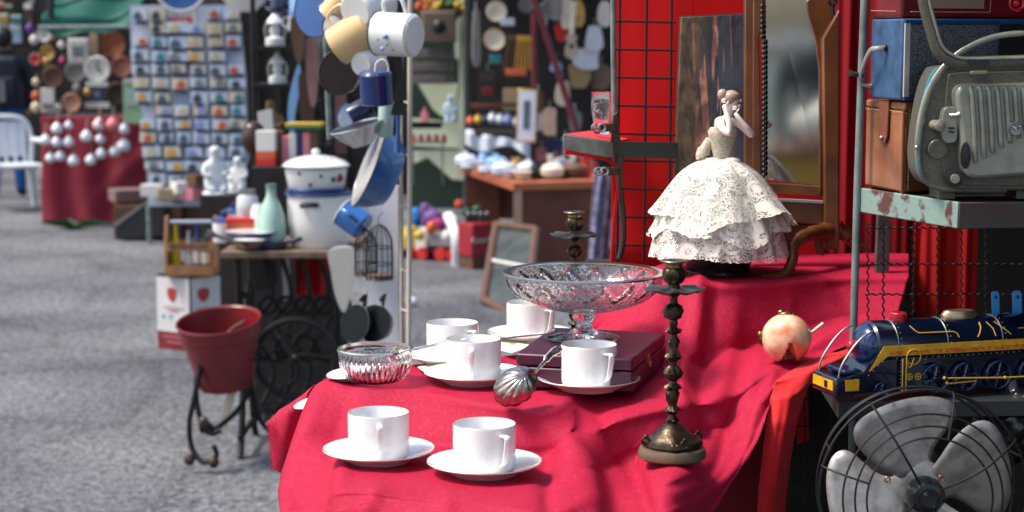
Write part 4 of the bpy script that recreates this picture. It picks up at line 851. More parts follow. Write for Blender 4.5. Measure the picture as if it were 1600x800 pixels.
for y in (.004, 2*w_-.006): B().tube([(-.012, y, .034), (-.008, y, .050), (.010, y+.002, .074), (.026, y+.003, .088), (.040, y+.004, .094)], .0014, 8, smooth=5).done('handrail', M_steel, t)
B().lathe([(0, .100), (.0105, .100), (.0115, .102), (.0115, .1125), (.010, .114), (0, .114)], 28, M=Matrix.Translation((.092, w_, 0))).done('red_chimney', mat('red plastic lamp', (.5, .01, .01)), t)
B().lathe([(0, .102), (.026, .102), (.0265, .107), (.022, .1125), (0, .113)], 30, M=Matrix.Translation((.185, w_, 0)) @ Matrix.Diagonal((1, .55, 1, 1))).done('brass_dome', mat('pale brass', (.48, .36, .22), .3, .9), t)
def litho(pts, r=.0007): return B().tube([(x, w_-math.sqrt(max(1e-6, .0344**2-(z-.070)**2))-.0004, z) for x, z in pts], r, 5).done('yellow_line', M_tyl, t)
litho([(.098, .098), (.102, .093), (.107, .089), (.16, .0885), (.165, .086), (.167, .081)]); litho([(.205, .098), (.204, .092), (.200, .085), (.196, .080)]); litho([(.216, .098), (.222, .090), (.224, .080)]); litho([(.228, .098), (.240, .088), (.248, .081)]); litho([(.262, .0885), (.36, .0885)])
em = B()
for k in range(8): a = k*PI/4; em.tube([(.298, w_-.0295, .0885), (.298+.0055*math.cos(a), w_-.0297, .0885+.0055*math.sin(a))], [.0012, .0007], 5)
em.done('gold_star', M_tyl, t)
# side cylinder block and wheels
B().prism([(x, -.003, z) for x, z in ((.078, .010), (.112, .010), (.112, .058), (.078, .058))], (0, .008, 0)).done('cylinder_block', M_tin, t, bevel=.001)
B().tube([(.0795, -.0036, .012), (.0795, -.0036, .056)], .0008, 5).tube([(.085, -.0036, .012), (.085, -.0036, .056)], .0009, 5).done('block_line', M_tyl, t)
for x in (.090, .103): B().ring((x, -.0038, .031), .0042, .0006, 'y', 20, 5).tube([(x-.004, -.0038, .031), (x+.004, -.0038, .031)], .0005, 4).tube([(x, -.0038, .027), (x, -.0038, .035)], .0005, 4).done('gold_roundel', M_tyl, t)
B().tube([(.084+.012*k/10, -.0038, .057-.013*math.sin(PI*k/10)) for k in range(0, 21)][:11], .0007, 5).ring((.096, -.0030, .058), .0105, .0007, 'y', 24, 5).done('block_arc', M_tyl, t)
def wheel(x, r, z):
    q = B().ring((x, -.002, z), r*.9, r*.1, 'y', 32, 8).done('wheel', M_tblue, t)
    s = B(); 
    for k in range(6): a = k*PI/3+.3; s.tube([(x, -.0015, z), (x+r*.88*math.cos(a), -.0015, z+r*.88*math.sin(a))], .0014, 5)
    s.ball((x, -.003, z), (.004, .002, .004), 12, 8).done('spokes', M_tblue, q)
wheel(.130, .021, .026); wheel(.176, .021, .026); wheel(.228, .021, .026); wheel(.280, .021, .026); wheel(.050, .012, .014); wheel(.050, .0065, .014)
B().tube([(.148, -.0065, .0265), (.235, -.0065, .0225), (.36, -.0065, .0215)], .0011, 6).tube([(.150, -.0065, .019), (.190, -.0065, .0205)], .001, 6).done('connecting_rod', M_tyl, t)
for x, z in ((.142, .027), (.146, .020), (.236, .0225)): B().ball((x, -.0062, z), .0026, 10, 6).done('rod_pin', M_tyl, t)
rv = B()
for k in range(36): rv.ball((.036+.0*k+.009*k, -.0013, .0565) if k > 3 else (.030+.007*k, -.0013, .036+.006*k), .0007, 6, 4)
for k in range(9): rv.ball((.0765, -.0033, .014+.005*k), .0006, 6, 4).ball((.1135, -.0033, .014+.005*k), .0006, 6, 4)
for xx in (.075, .150, .235):
    for k in range(8): a = R(-20+k*14); rv.ball((xx+.005, w_-.0345*math.cos(a), .070+.0345*math.sin(a)), .0007, 6, 4)
rv.done('rivets', mat('tin rivets', (.5, .52, .55), .3, .8), t)
# blue plastic strap piece
M_bp = mat('sky blue plastic', rgb(28, 128, 186), .35)
t = thing('blue_plastic_toy', 'sky blue plastic piece with two upright drilled straps behind the locomotive', 'toy part', at(1572, 515, 2.50))
for xs in (((1549, 458), (1552, 455), (1559, 455), (1562, 460), (1563, 500), (1551, 502)), ((1582, 458), (1586, 454), (1594, 454), (1597, 460), (1598, 508), (1583, 508))): B().pp(xs, 2.50, .003).done('strap', M_bp, t, world=True, bevel=.001)
for x in (1556, 1590): B().ball(at(x, 464, 2.499), (.0022, .001, .0022), 8, 6).done('hole', M_black, t, world=True)
B().tube([at(1556, 498, 2.502), at(1570, 492, 2.502), at(1580, 494, 2.502), at(1588, 505, 2.502)], .003, 8, smooth=5).done('bridge', M_bp, t, world=True)

# ------------------------------------------------------------ desk fan
FC = at(1443, 770, 2.26); k_ = 1/ppm(FC); t = thing('desk_fan', 'old desk fan with worn grey metal blades and black wire cage below the train', 'fan', Vector((FC.x, FC.y+.08, zf)))
M_bl = mat('worn grey blade metal', rgb(172, 166, 160), .38, .55, col2=rgb(104, 96, 90), ns=45, sharp=.2, thr=.62, bump=.15, bs=240)
def fp_(x, y, d=0): return FC+Vector((x*k_, d, y*k_))
blade = [(-30, 22), (-46, 36), (-70, 56), (-90, 82), (-97, 104), (-90, 122), (-70, 134), (-38, 143), (0, 146), (38, 142), (64, 130), (74, 112), (68, 96), (50, 80), (34, 64), (26, 50), (24, 36), (30, 24)]
def blade_mesh(rot):
    b = B(); n = len(blade); sp_ = spline([Vector(q) for q in blade], 4); c, s = math.cos(rot), math.sin(rot); cen = Vector((-8, 78)); rings = []
    for f in (1, .8, .6, .4, .2):
        row = []
        for q in sp_:
            p = cen+(q-cen)*f; rr = p.length; a = math.atan2(p.x, p.y); z = (p.x*.16*min(1, rr/60))-.0006*rr*rr*0+6*math.sin(a*2.2)*rr/146
            row.append(b.m.verts.new(fp_(p.x*c-p.y*s, p.x*s+p.y*c, .022+z*k_)))
        rings.append(row)
    for i in range(4):
        for j in range(len(sp_)): b.m.faces.new((rings[i][j], rings[i][(j+1) % len(sp_)], rings[i+1][(j+1) % len(sp_)], rings[i+1][j]))
    b.m.faces.new(rings[-1]); return b
for r0 in (8, -80, 98, 188): blade_mesh(R(r0)).done('blade', M_bl, t, world=True, thick=.0012, ang=60)
B().lathe([(0, 0), (.037, .0), (.038, .002), (.032, .005), (.022, .008), (0, .009)], 40, M=Matrix.Translation(fp_(0, 0, .026)) @ Matrix.Rotation(PI/2, 4, 'X')).done('spider', M_bl, t, world=True)
B().lathe([(0, 0), (.0235, 0), (.0245, .006), (.0235, .018), (.0185, .0275), (.013, .0290), (.0120, .0275), (0, .0275)], 36, M=Matrix.Translation(fp_(0, 0, -.002)) @ Matrix.Rotation(PI/2, 4, 'X')).done('hub', mat('glossy black enamel', (.006, .007, .010), .25), t, world=True)
hb = B()
for r in (.0085, .0060): hb.ring(fp_(0, 0, -.0308), r, .0005, 'y', 30, 5)
hb.done('badge_rings', mat('worn badge', (.05, .055, .07), .35, .6), t, world=True)
lettering('M', .010, MATS['worn badge'], t, fp_(0, -1, -.0300)-t.location, ext=.0003)
for x, y in ((-46, 12), (10, -30), (44, 14)): B().ring(fp_(x*.74+(-18 if x < 0 else 0), y+4, .018), .0035, .0012, 'y', 14, 6).done('rivet', mat('brass rivet', (.4, .22, .14), .35, .9), t, world=True)
def circ(r, d, wr=.0014, nm='cage_ring'): return B().tube([fp_(r*math.cos(a), r*math.sin(a)*1.0, d) for a in [2*PI*i/96 for i in range(96)]], wr, 7, closed=True).done(nm, M_wire, t, world=True)
circ(163, 0.004, .0018); circ(158, .045, .0016); circ(150, .075, .0016, 'rear_cage_ring'); circ(131, -.022); circ(114, -.030); circ(97, -.035)
for a in (121, 31, 211, 301): B().tube([fp_(14*math.cos(R(a)), 14*math.sin(R(a)), -.020), fp_(60*math.cos(R(a)), 60*math.sin(R(a)), -.036), fp_(100*math.cos(R(a)), 100*math.sin(R(a)), -.037), fp_(132*math.cos(R(a)), 132*math.sin(R(a)), -.024), fp_(158*math.cos(R(a)), 158*math.sin(R(a)), -.008), fp_(165*math.cos(R(a)), 165*math.sin(R(a)), .004)], .0016, 8, smooth=5).done('cage_spoke', M_wire, t, world=True)
for a in (75, 165, 256, 346): B().tube([fp_(97*math.cos(R(a)), 97*math.sin(R(a)), -.036), fp_(132*math.cos(R(a)), 132*math.sin(R(a)), -.024), fp_(158*math.cos(R(a)), 158*math.sin(R(a)), -.008), fp_(165*math.cos(R(a)), 165*math.sin(R(a)), .004)], .0015, 8, smooth=5).done('cage_spoke', M_wire, t, world=True)
for a in range(20, 380, 45): B().tube([fp_(150*math.cos(R(a)), 150*math.sin(R(a)), .075), fp_(158*math.cos(R(a)), 158*math.sin(R(a)), .045), fp_(163*math.cos(R(a)), 163*math.sin(R(a)), .004)], .0013, 6).done('cage_tie', M_wire, t, world=True)
B().lathe([(0, 0), (.045, 0), (.05, .02), (.046, .09), (.02, .11), (0, .11)], 36, M=Matrix.Translation(fp_(0, 0, .15)) @ Matrix.Rotation(PI/2, 4, 'X')).done('motor', M_black, t, world=True)
B().tube([fp_(0, -30, .11), Vector((FC.x, FC.y+.11, zf+.02))], .014, 12).done('neck', M_black, t, world=True)
B().lathe([(0, .0), (.07, 0), (.07, .008), (.03, .022), (0, .024)], 36, M=Matrix.Translation((FC.x, FC.y+.09, zf))).done('base', M_black, t, world=True)
# crumpled black bag
c = at(1585, 655, 2.45)
tag(B().ball(c, (.055, .06, .055), 60, 40, fn=lambda v: v*(1+.30*noise.fractal(v*38, 1, 2, 3))).done('black_bag', mat('crinkled black plastic', (.012, .012, .014), .18), ang=180), 'crumpled glossy black bag on the dark shelf behind the fan', 'bag')
# ============================================================ hanging enamelware by the cream pole
M_inblk = mat('black inner enamel', (.012, .013, .016), .2, coat=.4)
M_cpole = mat('cream pole paint', rgb(206, 190, 172), .5)
def orient(d, roll=0.):
    q = Vector(d).normalized().to_track_quat('Z', 'Y'); return (q.to_matrix() @ Matrix.Rotation(roll, 3, 'Z')).to_euler()
def mug(name, lb, cat, c, r, h, d, body, inner=None, rim=None, handle=True, roll=0., base_r=.92, flare=1., hs=1., group='enamel pots and pans hung by the cream pole', hm=None):
    """open vessel centred at c, its open end pointing along d"""
    t = thing(name, lb, cat, c, group=group); t.rotation_euler = orient(d, roll)
    z0 = -h/2
    B().lathe([(0, z0+.0006), (r*base_r*.86, z0), (r*base_r, z0+.006), (r*(base_r+flare)/2, z0+h*.45), (r*flare, z0+h)], 48).done('body', body, t)
    B().lathe([(0, z0+.004), (r*base_r*.86-.002, z0+.004), (r*base_r-.002, z0+.010), (r*(base_r+flare)/2-.002, z0+h*.45), (r*flare-.002, z0+h)], 48).done('inside', inner or body, t)
    B().ring((0, 0, z0+h), r*flare, .0018, n=48).done('rim', rim or M_navy, t)
    if handle: B().tube([(r*.97, 0, h*.32), (r+.022*hs, 0, h*.34), (r+.032*hs, 0, h*.12), (r+.028*hs, 0, -h*.14), (r*.94, 0, -h*.26)], [.004, .0045, .0048, .0045, .004], 8, smooth=6, flat=1.4).done('handle', hm or body, t)
    return t
def dots(t, r, spots, m, s=.006):
    for a, z in spots: B().ball((r*math.cos(a), r*math.sin(a), z), (s*.5, s, s), 10, 6, M=None).done('painted_flower', m, t)
Y4 = 4.05
mg = mug('enamel_mug', 'white enamel mug with small blue flowers hung topmost by the cream pole', 'mug', at(620, 54, 3.9), .047, .092, (-.88, .42, .05), M_enam, M_enam, mat('dark rim', (.05, .05, .05), .4), roll=R(85), base_r=1.0)
M_bf = mat('pale blue flower paint', rgb(140, 178, 220), .3); M_bd = mat('grey flower paint', rgb(110, 110, 120), .3)
for x, y, m, r in ((604, 57, M_bf, .006), (600, 76, M_bf, .005), (593, 62, M_bd, .0025), (607, 70, M_bd, .0025), (616, 78, M_bd, .0025), (641, 37, M_black, .0022)):
    t = bpy.data.objects.new('painted_flower', None); q = at(x, y, 3.9)+Vector((0, -.0455 if x < 630 else -.047, 0)); bpy.data.objects.remove(t)
    inv_ = (Matrix.Translation(mg.location) @ mg.rotation_euler.to_matrix().to_4x4()).inverted(); B().ball(inv_ @ q, (r, r, r), 10, 8).done('painted_flower' if m is not M_black else 'rim_chip', m, mg)
mug('enamel_pot', 'white enamel pot with yellow flower hanging left behind the flowered mug', 'pot', at(575, 10, 4.1), .048, .10, (.5, .75, .25), M_enam, roll=R(200), handle=False)
mug('enamel_mug', 'large cream enamel mug hanging tilted with its dark rim down left', 'mug', at(553, 56, 4.1), .045, .10, (-.72, .2, -.45), M_cream, M_cream, M_inblk, roll=R(90), base_r=1.)
mug('enamel_mug', 'small cream enamel mug hanging at the very top behind the others', 'mug', at(532, 6, 4.3), .035, .07, (-.5, .3, -.6), M_cream, M_cream, M_cream, handle=False)
mug('enamel_plate', 'white enamel plate edge showing beside the large cream mug', 'plate', at(522, 42, 4.25), .030, .012, (-.4, -.6, 0), M_enam, handle=False)
mug('enamel_mug', 'round white enamel mug hanging below the large cream mug', 'mug', at(574, 97, 4.1), .036, .06, (.4, .8, .2), M_enam, base_r=.8, roll=R(80))
def pan(lb, c, r, d, body, inner, dep=.035, hang=True, name='frying_pan', hl=.14, roll=0, group='enamel pots and pans hung by the cream pole'):
    t = thing(name, lb, 'pan', c, group=group); t.rotation_euler = orient(d, roll)
    B().lathe([(0, 0), (r*.80, 0), (r*.86, .004), (r, dep), (r-.002, dep+.0006), (r*.84, .006), (r*.78, .003), (0, .003)], 56).done('bowl', body, t)
    B().lathe([(0, .0036), (r*.77, .0036), (r*.83, .0072), (r*.975, dep-.001)], 56).done('inside', inner, t)
    if hl: B().tube([(r*.95, 0, dep*.7), (r+.03, 0, dep), (r+hl*.6, 0, dep+.01), (r+hl, 0, dep+.012)], [.007, .006, .008, .006], 8, smooth=4, flat=.4).done('handle', body, t)
    return t
pan('large blue frying pan with black inner wall hanging at the top left of the rack', at(510, 18, 4.5), .070, (-.42, -.72, .1), M_navy, M_blue, dep=.04, hl=0)
pan('black frying pan hanging below the large cream mug', at(540, 116, 4.35), .056, (-.35, -.85, .15), M_inblk, mat('worn pan inside', (.018, .013, .011), .7, spec=.1, col2=(.008, .007, .006), ns=20), hl=0)
mug('enamel_mug', 'shiny royal blue enamel mug hanging upright by its looped handle', 'mug', at(588, 136, 4.0), .037, .072, (.05, .15, -1), mat('royal blue enamel', rgb(20, 48, 104), .15, coat=.6), roll=R(90), base_r=1., handle=False)
t = thing('wire_hook', 'thin wire loop holding the royal blue mug', 'hook', at(597, 90, 3.98)); B().tube([at(586, 112, 3.98), at(588, 99, 3.98), at(597, 93, 3.98), at(605, 99, 3.98), at(607, 112, 3.98)], .0022, 8, smooth=6).done('loop', M_enam, t, world=True)
mug('enamel_mug', 'dark navy enamel mug hanging tilted below the royal blue mug', 'mug', at(564, 174, 4.5), .030, .060, (-.85, -.1, -.5), M_navy, M_enam, M_blue, handle=False)
mug('enamel_mug', 'blue rimmed enamel mug showing its pale inside over the steel bowl', 'mug', at(552, 184, 4.6), .032, .05, (-.6, -.75, .1), M_blue, mat('pale blue inside', rgb(170, 186, 206), .25), M_blue, handle=False)
t = mug('steel_bowl', 'polished steel bowl with long lip hanging below the navy mug', 'bowl', at(561, 212, 4.4), .062, .05, (-.25, -.1, .95), M_chrome, M_steel, M_chrome, base_r=.45, flare=1.1, handle=False)
mug('mint_jug', 'pale mint enamel tube shaped jug hanging behind the blue basin', 'jug', at(603, 188, 4.4), .020, .085, (.05, .1, 1), mat('mint enamel', rgb(178, 206, 196), .25), handle=False)
mug('enamel_basin', 'large blue enamel basin with white inside hanging on edge', 'basin', at(596, 268, 4.6), .112, .075, (-.90, -.20, .38), mat('sky blue enamel', rgb(52, 112, 180), .22, coat=.5, col2=rgb(40, 94, 156), ns=8), M_enam, M_navy, base_r=.72, handle=False)
mug('enamel_pot', 'blue enamel saucepan hanging at the foot of the blue basin', 'saucepan', at(553, 343, 4.9), .042, .075, (-.75, .25, .55), mat('sky blue enamel', (0, 0, 0)), M_blue, M_enam, roll=R(20), base_r=.95)
tag(B().pp([(612, 85), (628, 85), (631, 165), (637, 180), (610, 180), (615, 160), (619, 120)], 4.2, .012).done('spatula', M_black), 'flat black spatula hanging behind the royal blue mug', 'spatula')
tag(B().tube([at(622, 176, 4.3), at(622, 205, 4.3), at(621, 238, 4.3)], [.006, .005, .010], 10).done('blue_ladle', mat('ladle blue', rgb(30, 84, 150), .25, coat=.4)), 'long bright blue ladle handle hanging beside the mint jug', 'ladle')
tag(B().pp([(523, 120), (541, 120), (541, 240), (524, 240)], 8.0, .02).done('brown_board', mat('dull brown board', rgb(98, 70, 62), .8)), 'narrow brown board behind the black frying pan', 'board')
tag(B().tube([at(508, 40, 5.0), at(515, 218, 5.0)], .008, 10).done('grey_pipe', M_gpost), 'vertical grey pipe left of the hanging pans', 'pipe')
t = thing('cream_pole', 'tall cream painted ladder pole holding the hanging enamelware', 'pole', at(638, 600, 4.5))
B().tube([at(641, -60, 4.5), at(640, 300, 4.5), at(638, 640, 4.5)], .0062, 12).done('pole', M_cpole, t, world=True)
B().tube([at(627, 60, 4.7), at(627, 640, 4.7)], .0042, 10).done('rear_pole', M_cpole, t, world=True)
for y in (160, 242, 326, 424, 486): B().tube([at(627, y-3, 4.7), at(640, y+2, 4.5)], .0022, 6).done('rung', M_cpole, t, world=True)
t = thing('white_board', 'tall chipped white board with rusty edge standing behind the bird cage', 'board', at(600, 620, 4.95))
B().pp([(577, 300), (624, 290), (626, 640), (574, 640)], 4.95, .02).done('panel', mat('chipped white paint', rgb(236, 236, 238), .5, col2=rgb(206, 206, 212), ns=12, thr=.56), t, world=True)
B().pp([(622, 290), (629, 290), (631, 640), (624, 640)], 4.94, .03).done('rusty_edge', mat('rusty strip', rgb(92, 58, 40), .8, col2=rgb(150, 140, 130), ns=60), t, world=True)
def cage(lb, cx, y0, y1, w, Y, rot=0):
    p = at(cx, y1, Y); k = 1/ppm(p); r = w/2*k; H = (y1-y0)*k; t = thing('bird_cage', lb, 'bird cage', p, group='small wire bird cages')
    b = B(); hs = H*.58
    for i in range(14):
        a = 2*PI*i/14; b.tube([(r*math.cos(a), r*math.sin(a), 0), (r*math.cos(a), r*math.sin(a), hs), (r*.86*math.cos(a), r*.86*math.sin(a), hs+(H-hs)*.5), (r*.45*math.cos(a), r*.45*math.sin(a), hs+(H-hs)*.88), (0, 0, H)], .0011, 4, smooth=3)
    b.done('bars', M_wire, t); 
    for z in (0, hs*.47, hs): B().ring((0, 0, z), r, .0016, n=28, k=5).done('hoop', M_wire, t)
    B().lathe([(0, .002), (r*.97, .002), (r*.97, .012), (0, .012)], 28).done('tray', mat('rust brown tray', rgb(96, 76, 60), .7), t)
    B().tube([(0, 0, H), (-.002, 0, H+.018), (.006, 0, H+.026), (.008, 0, H+.035)], .0012, 5, smooth=4).done('hook', M_wire, t)
    return t
cage('small round wire bird cage hanging in front of the white board', 593, 350, 436, 42, 4.75)
cage('second smaller bird cage hanging on the left, half behind the first', 572, 358, 430, 34, 4.9)
for i, (x, w, lb) in enumerate(((567, 20, 'black pan standing on edge left of its twin by the white board'), (593, 22, 'black pan standing on edge right of its twin by the white board'))):
    pan(lb, at(x, 508, 4.75), .052, (-.6+.25*i, -.7, .25), M_inblk, mat('teal black enamel', rgb(10, 18, 22), .6, spec=.15), hl=.02, dep=.03, name='black_pan', group='black pans by the white board', roll=R(75))

# ============================================================ sewing machine table and its load
M_iron = mat('black cast iron', (.014, .013, .013), .5, .4)
YT = 7.15; tz = at(440, 392, 6.95).z
t = thing('sewing_table', 'old wooden topped treadle sewing machine table with black iron base', 'table', (at(445, 600, YT).x, YT, 0))
xa, xb = at(346, 392, 6.95).x, at(548, 392, 6.95).x
B().foot([(xa, 6.93), (xb, 6.93), (xb+.02, 7.50), (xa+.0, 7.50)], tz-.028, tz).done('table_top', mat('worn grey wood', rgb(128, 106, 86), .7, col2=rgb(82, 62, 48), ns=18, bump=.3, bs=60), t, world=True, bevel=.004)
def scroll(x, y, pts, r=.011): return B().tube([Vector((x, y+a, b)) for a, b in pts], r, 8, smooth=6)
for x in (xa+.06, xb-.06):
    b = B()
    for s in (-1, 1):
        b.tube([Vector((x, YT+s*.22, 0)), Vector((x, YT+s*.16, .1)), Vector((x, YT+s*.10, .32)), Vector((x, YT+s*.14, .52)), Vector((x, YT+s*.19, tz-.03))], .014, 8, smooth=6)
        b.tube([Vector((x, YT+s*.12, .2)), Vector((x, YT-s*.02, .3)), Vector((x, YT-s*.10, .45)), Vector((x, YT-s*.02, .6)), Vector((x, YT+s*.10, .66))], .009, 6, smooth=6)
        b.ring((x, YT+s*.07, .42), .055, .008, 'x', 20, 6).ring((x, YT+s*.05, .60), .04, .007, 'x', 20, 6)
    b.tube([(x, YT-.2, .08), (x, YT+.2, .08)], .012, 8).tube([(x, YT-.2, tz-.04), (x, YT+.2, tz-.04)], .012, 8)
    b.done('leg', M_iron, t, world=True)
b = B()
for k in range(5):
    xx = xa+.10+k*(xb-xa-.2)/4; b.tube([(xx, 7.3, .14), (xx+.05, 7.3, .30), (xx-.04, 7.3, .46), (xx+.05, 7.3, .60), (xx, 7.3, tz-.03)], .010, 6, smooth=6); b.ring((xx+.03, 7.29, .38), .05, .008, 'y', 20, 6); b.ring((xx+.03, 7.29, .56), .035, .007, 'y', 18, 6)
b.tube([(xa+.06, 7.3, .12), (xb-.06, 7.3, .12)], .012, 8).tube([(xa+.06, 7.3, .34), (xb-.06, 7.3, .34)], .009, 8).done('iron_brace', M_iron, t, world=True)
wh = at(462, 560, 6.95); b = B().ring(wh, .155, .013, 'y', 44, 8)
for k in range(6): a = k*PI/3; b.tube([wh, wh+Vector((.03*math.cos(a+.6), 0, .08*math.sin(a+.2))), wh+Vector((.155*math.cos(a), 0, .155*math.sin(a)))], .007, 6, smooth=4)
b.ball(wh, .02, 10, 8).done('flywheel', M_iron, t, world=True)
b = B()
for k in range(9): b.tube([(xa+.1+.045*k, 6.98, .13), (xa+.13+.045*k, 7.28, .15)], .008, 6)
b.ring((xa+.28, 7.13, .14), .15, .010, 'z', 30, 6).done('treadle', M_iron, t, world=True)
B().box((xa+.10, 7.4, tz-.12), (.10, .2, .16)).done('drawer', mat('dark drawer', rgb(38, 28, 24), .6), t, world=True, bevel=.004)
curtain('red_cloth', 'bright red cloth hanging under the sewing table top', 462, 512, 398, 462, 7.45, mat('red rag', rgb(196, 14, 26), .8), .012, 2)
tag(B().prism([at(x, y, 6.6) for x, y in spline([Vector(q) for q in ((514, 392), (550, 388), (553, 420), (545, 470), (536, 488), (524, 462), (517, 425))], 5, True)], (0, .03, 0)).done('white_shovel_board', mat('off white board', rgb(196, 190, 178), .6)), 'long off white rounded board hanging at the right end of the sewing table', 'board')
tag(B().pp([(440, 404), (452, 404), (455, 470), (443, 470)], 7.35, .01).done('white_strip', M_white), 'narrow pale strip hanging beside the red rag under the table', 'strip')
def on_table(x, Y): return Vector((at(x, 385, Y).x, Y, tz+.001))
# big pot
p = on_table(500, 7.12); k = 1/ppm(p); t = thing('stock_pot', 'big white enamel stock pot with navy rim and black side handle', 'pot', p)
r = 50*k; H = (383-300)*k
B().lathe([(0, 0), (r*.86, 0), (r*.90, .006), (r*.97, H*.5), (r, H), (r-.003, H), (r*.9, .01), (0, .01)], 64).done('body', M_enam, t)
B().ring((0, 0, H), r+.003, .008, n=60, k=8).done('navy_rim', mat('rim blue enamel', rgb(26, 50, 106), .2, coat=.5), t)
B().tube([(-.055, -r*.95, H*.80), (-.05, -r*1.1, H*.82), (-.012, -r*1.14, H*.83), (.006, -r*1.04, H*.82)], .011, 8, smooth=4).done('handle', M_black, t)
p2 = p+Vector((-.012, 0, H+.010)); t = thing('lidded_casserole', 'white flowered enamel casserole with domed lid standing on the stock pot', 'casserole', p2)
r = 49*k
B().lathe([(0, 0), (r*.80, 0), (r*.88, .01), (r*.97, .07), (r, .098), (r-.003, .098), (r*.93, .06), (0, .012)], 56).done('body', M_enam, t)
B().ring((0, 0, .006), r*.9, .010, n=50).done('navy_foot', MATS['rim blue enamel'], t)
l_ = B().lathe([(r*1.07, .096), (r*1.08, .100), (r*.9, .118), (r*.6, .132), (r*.25, .140), (0, .142)], 56).done('lid', M_enam, t)
B().lathe([(0, .138), (.014, .142), (.018, .153), (.014, .163), (0, .167)], 20).done('lid_knob', M_enam, l_)
B().ring((0, 0, .0965), r*1.075, .003, n=50).done('lid_rim', M_navy, l_)
for dx, z, m, s in ((.075, .125, 'flower red', .016), (.095, .12, 'leaf green', .012), (.052, .129, 'leaf green', .010), (.035, .128, 'flower blue', .010)):
    B().ball((dx*.8, -math.sqrt(max(.0001, (r*.75)**2-(dx*.8)**2))*.8, z+.001), (s, s*.6, .003), 10, 6).done('painted_flower', mat(m, {'flower red': rgb(176, 30, 40), 'leaf green': rgb(30, 96, 76), 'flower blue': rgb(50, 110, 150)}[m], .3), l_)
for a, z, m, s in ((-35, .055, 'flower red', .018), (-50, .05, 'leaf green', .012), (-95, .03, 'flower dark', .008), (-115, .075, 'flower dark', .010), (-75, .065, 'leaf green', .008)):
    a = R(a); B().ball((r*.955*math.cos(a), r*.955*math.sin(a), z), (s, s*.45, s), 10, 6).done('painted_flower', mat(m, (.08, .02, .03), .3), t)
# bottle and jars
def lathe_thing(name, lb, cat, p, prof, m, part='body', extra=None, group=None):
    t = thing(name, lb, cat, p, group=group); B().lathe(prof, 40).done(part, m, t)
    for nm, pr, mm in (extra or []): B().lathe(pr, 32).done(nm, mm, t)
    return t
lathe_thing('mint_bottle', 'tall pale mint green glazed bottle beside the stock pot', 'bottle', on_table(425, 7.05), [(0, 0), (.052, 0), (.056, .006), (.057, .08), (.050, .13), (.032, .18), (.020, .205), (.019, .235), (.022, .24), (0, .24)], mat('mint glaze', rgb(164, 196, 180), .18, coat=.5), extra=[('cap', [(0, .238), (.021, .238), (.021, .252), (0, .252)], M_gpost)])
M_milk = mat('milky glass', rgb(206, 210, 208), .2, coat=.4, col2=rgb(188, 192, 190), ns=12)
lathe_thing('glass_jar', 'tall milky glass jar with grey lid left of the mint bottle', 'jar', on_table(388, 7.32), [(0, 0), (.042, 0), (.046, .01), (.046, .13), (.048, .14), (.045, .15), (.044, .175), (.032, .19), (0, .19)], M_milk, extra=[('lid', [(0, .19), (.035, .19), (.035, .21), (0, .21)], M_steel)])
lathe_thing('glass_jar', 'milky glass jar without lid directly behind the mint bottle', 'jar', on_table(408, 7.2), [(0, 0), (.038, 0), (.042, .01), (.042, .13), (.03, .16), (0, .16)], M_milk)
def boxthing(name, lb, cat, p, d, bands, rz=0, group=None):
    """a carton: bands of (z0, z1, material) as fractions of its height"""
    t = thing(name, lb, cat, p, rz, group=group)
    for i, (a, b_, m) in enumerate(bands): B().box((0, 0, d[2]*(a+b_)/2), (d[0], d[1], d[2]*(b_-a)-.0005)).done('panel' if i else 'carton', m, t, bevel=.002)
    return t
M_red = mat('red card', rgb(200, 40, 34), .5); M_wh = mat('white card', rgb(218, 212, 204), .6); M_or = mat('orange card', rgb(206, 92, 50), .5); M_yel = mat('yellow card', rgb(196, 168, 52), .5); M_brown = mat('brown card', rgb(92, 62, 42), .7); M_navyc = mat('navy card', rgb(24, 42, 86), .5); M_green = mat('green card', rgb(36, 92, 62), .5); M_grey = mat('grey card', rgb(128, 126, 124), .6); M_pink = mat('pink card', rgb(206, 120, 130), .5); M_teal = mat('teal card', rgb(52, 130, 134), .5)
boxthing('red_tin', 'flat red and orange tin lying behind the enamel saucepans', 'tin', on_table(378, 7.2)+Vector((0, 0, .06)), (.12, .09, .045), [(0, .6, M_or), (.6, 1, M_red)], R(8))
boxthing('tin_block', 'short dark box under the red and orange tin', 'box', on_table(378, 7.2), (.12, .09, .058), [(0, 1, M_brown)], R(8))
def kettle(lb, x, Y, r, h, dz=0): 
    t = lathe_thing('lidded_pot', lb, 'pot', on_table(x, Y)+Vector((0, 0, dz)), [(0, 0), (r*.9, 0), (r, .01), (r, h), (0, h)], M_enam, extra=[('lid', [(r*1.08, h), (r*1.08, h+.005), (r*.5, h+.02), (0, h+.024)], MATS['rim blue enamel']), ('lid_knob', [(0, h+.02), (.014, h+.024), (.016, h+.036), (0, h+.045)], M_navy)]); return t
kettle('small white pot with navy lid at the left end of the table', 352, 7.25, .050, .085)
kettle('low white pot with navy lid just right of the other lidded pot', 368, 7.42, .055, .105)
pan('blue and white enamel shallow pan with tall rim on the table', on_table(397, 7.06)+Vector((0, 0, .045)), .118, (.0, .0, 1), mat('royal blue enamel', (0, 0, 0)), M_enam, dep=.022, hl=0, name='shallow_pan', group='saucepans on the sewing table')
tb = thing('saucepan', 'steel saucepan whose handle sticks out left over the table edge', 'saucepan', on_table(393, 6.99), group='saucepans on the sewing table')
B().lathe([(0, 0), (.045, 0), (.06, .010), (.078, .042), (.076, .043), (.05, .010), (0, .004)], 40).done('bowl', M_steel, tb); B().lathe([(0, .028), (.068, .030), (.074, .041), (.05, .048), (0, .054)], 40).done('white_lid', M_enam, tb)
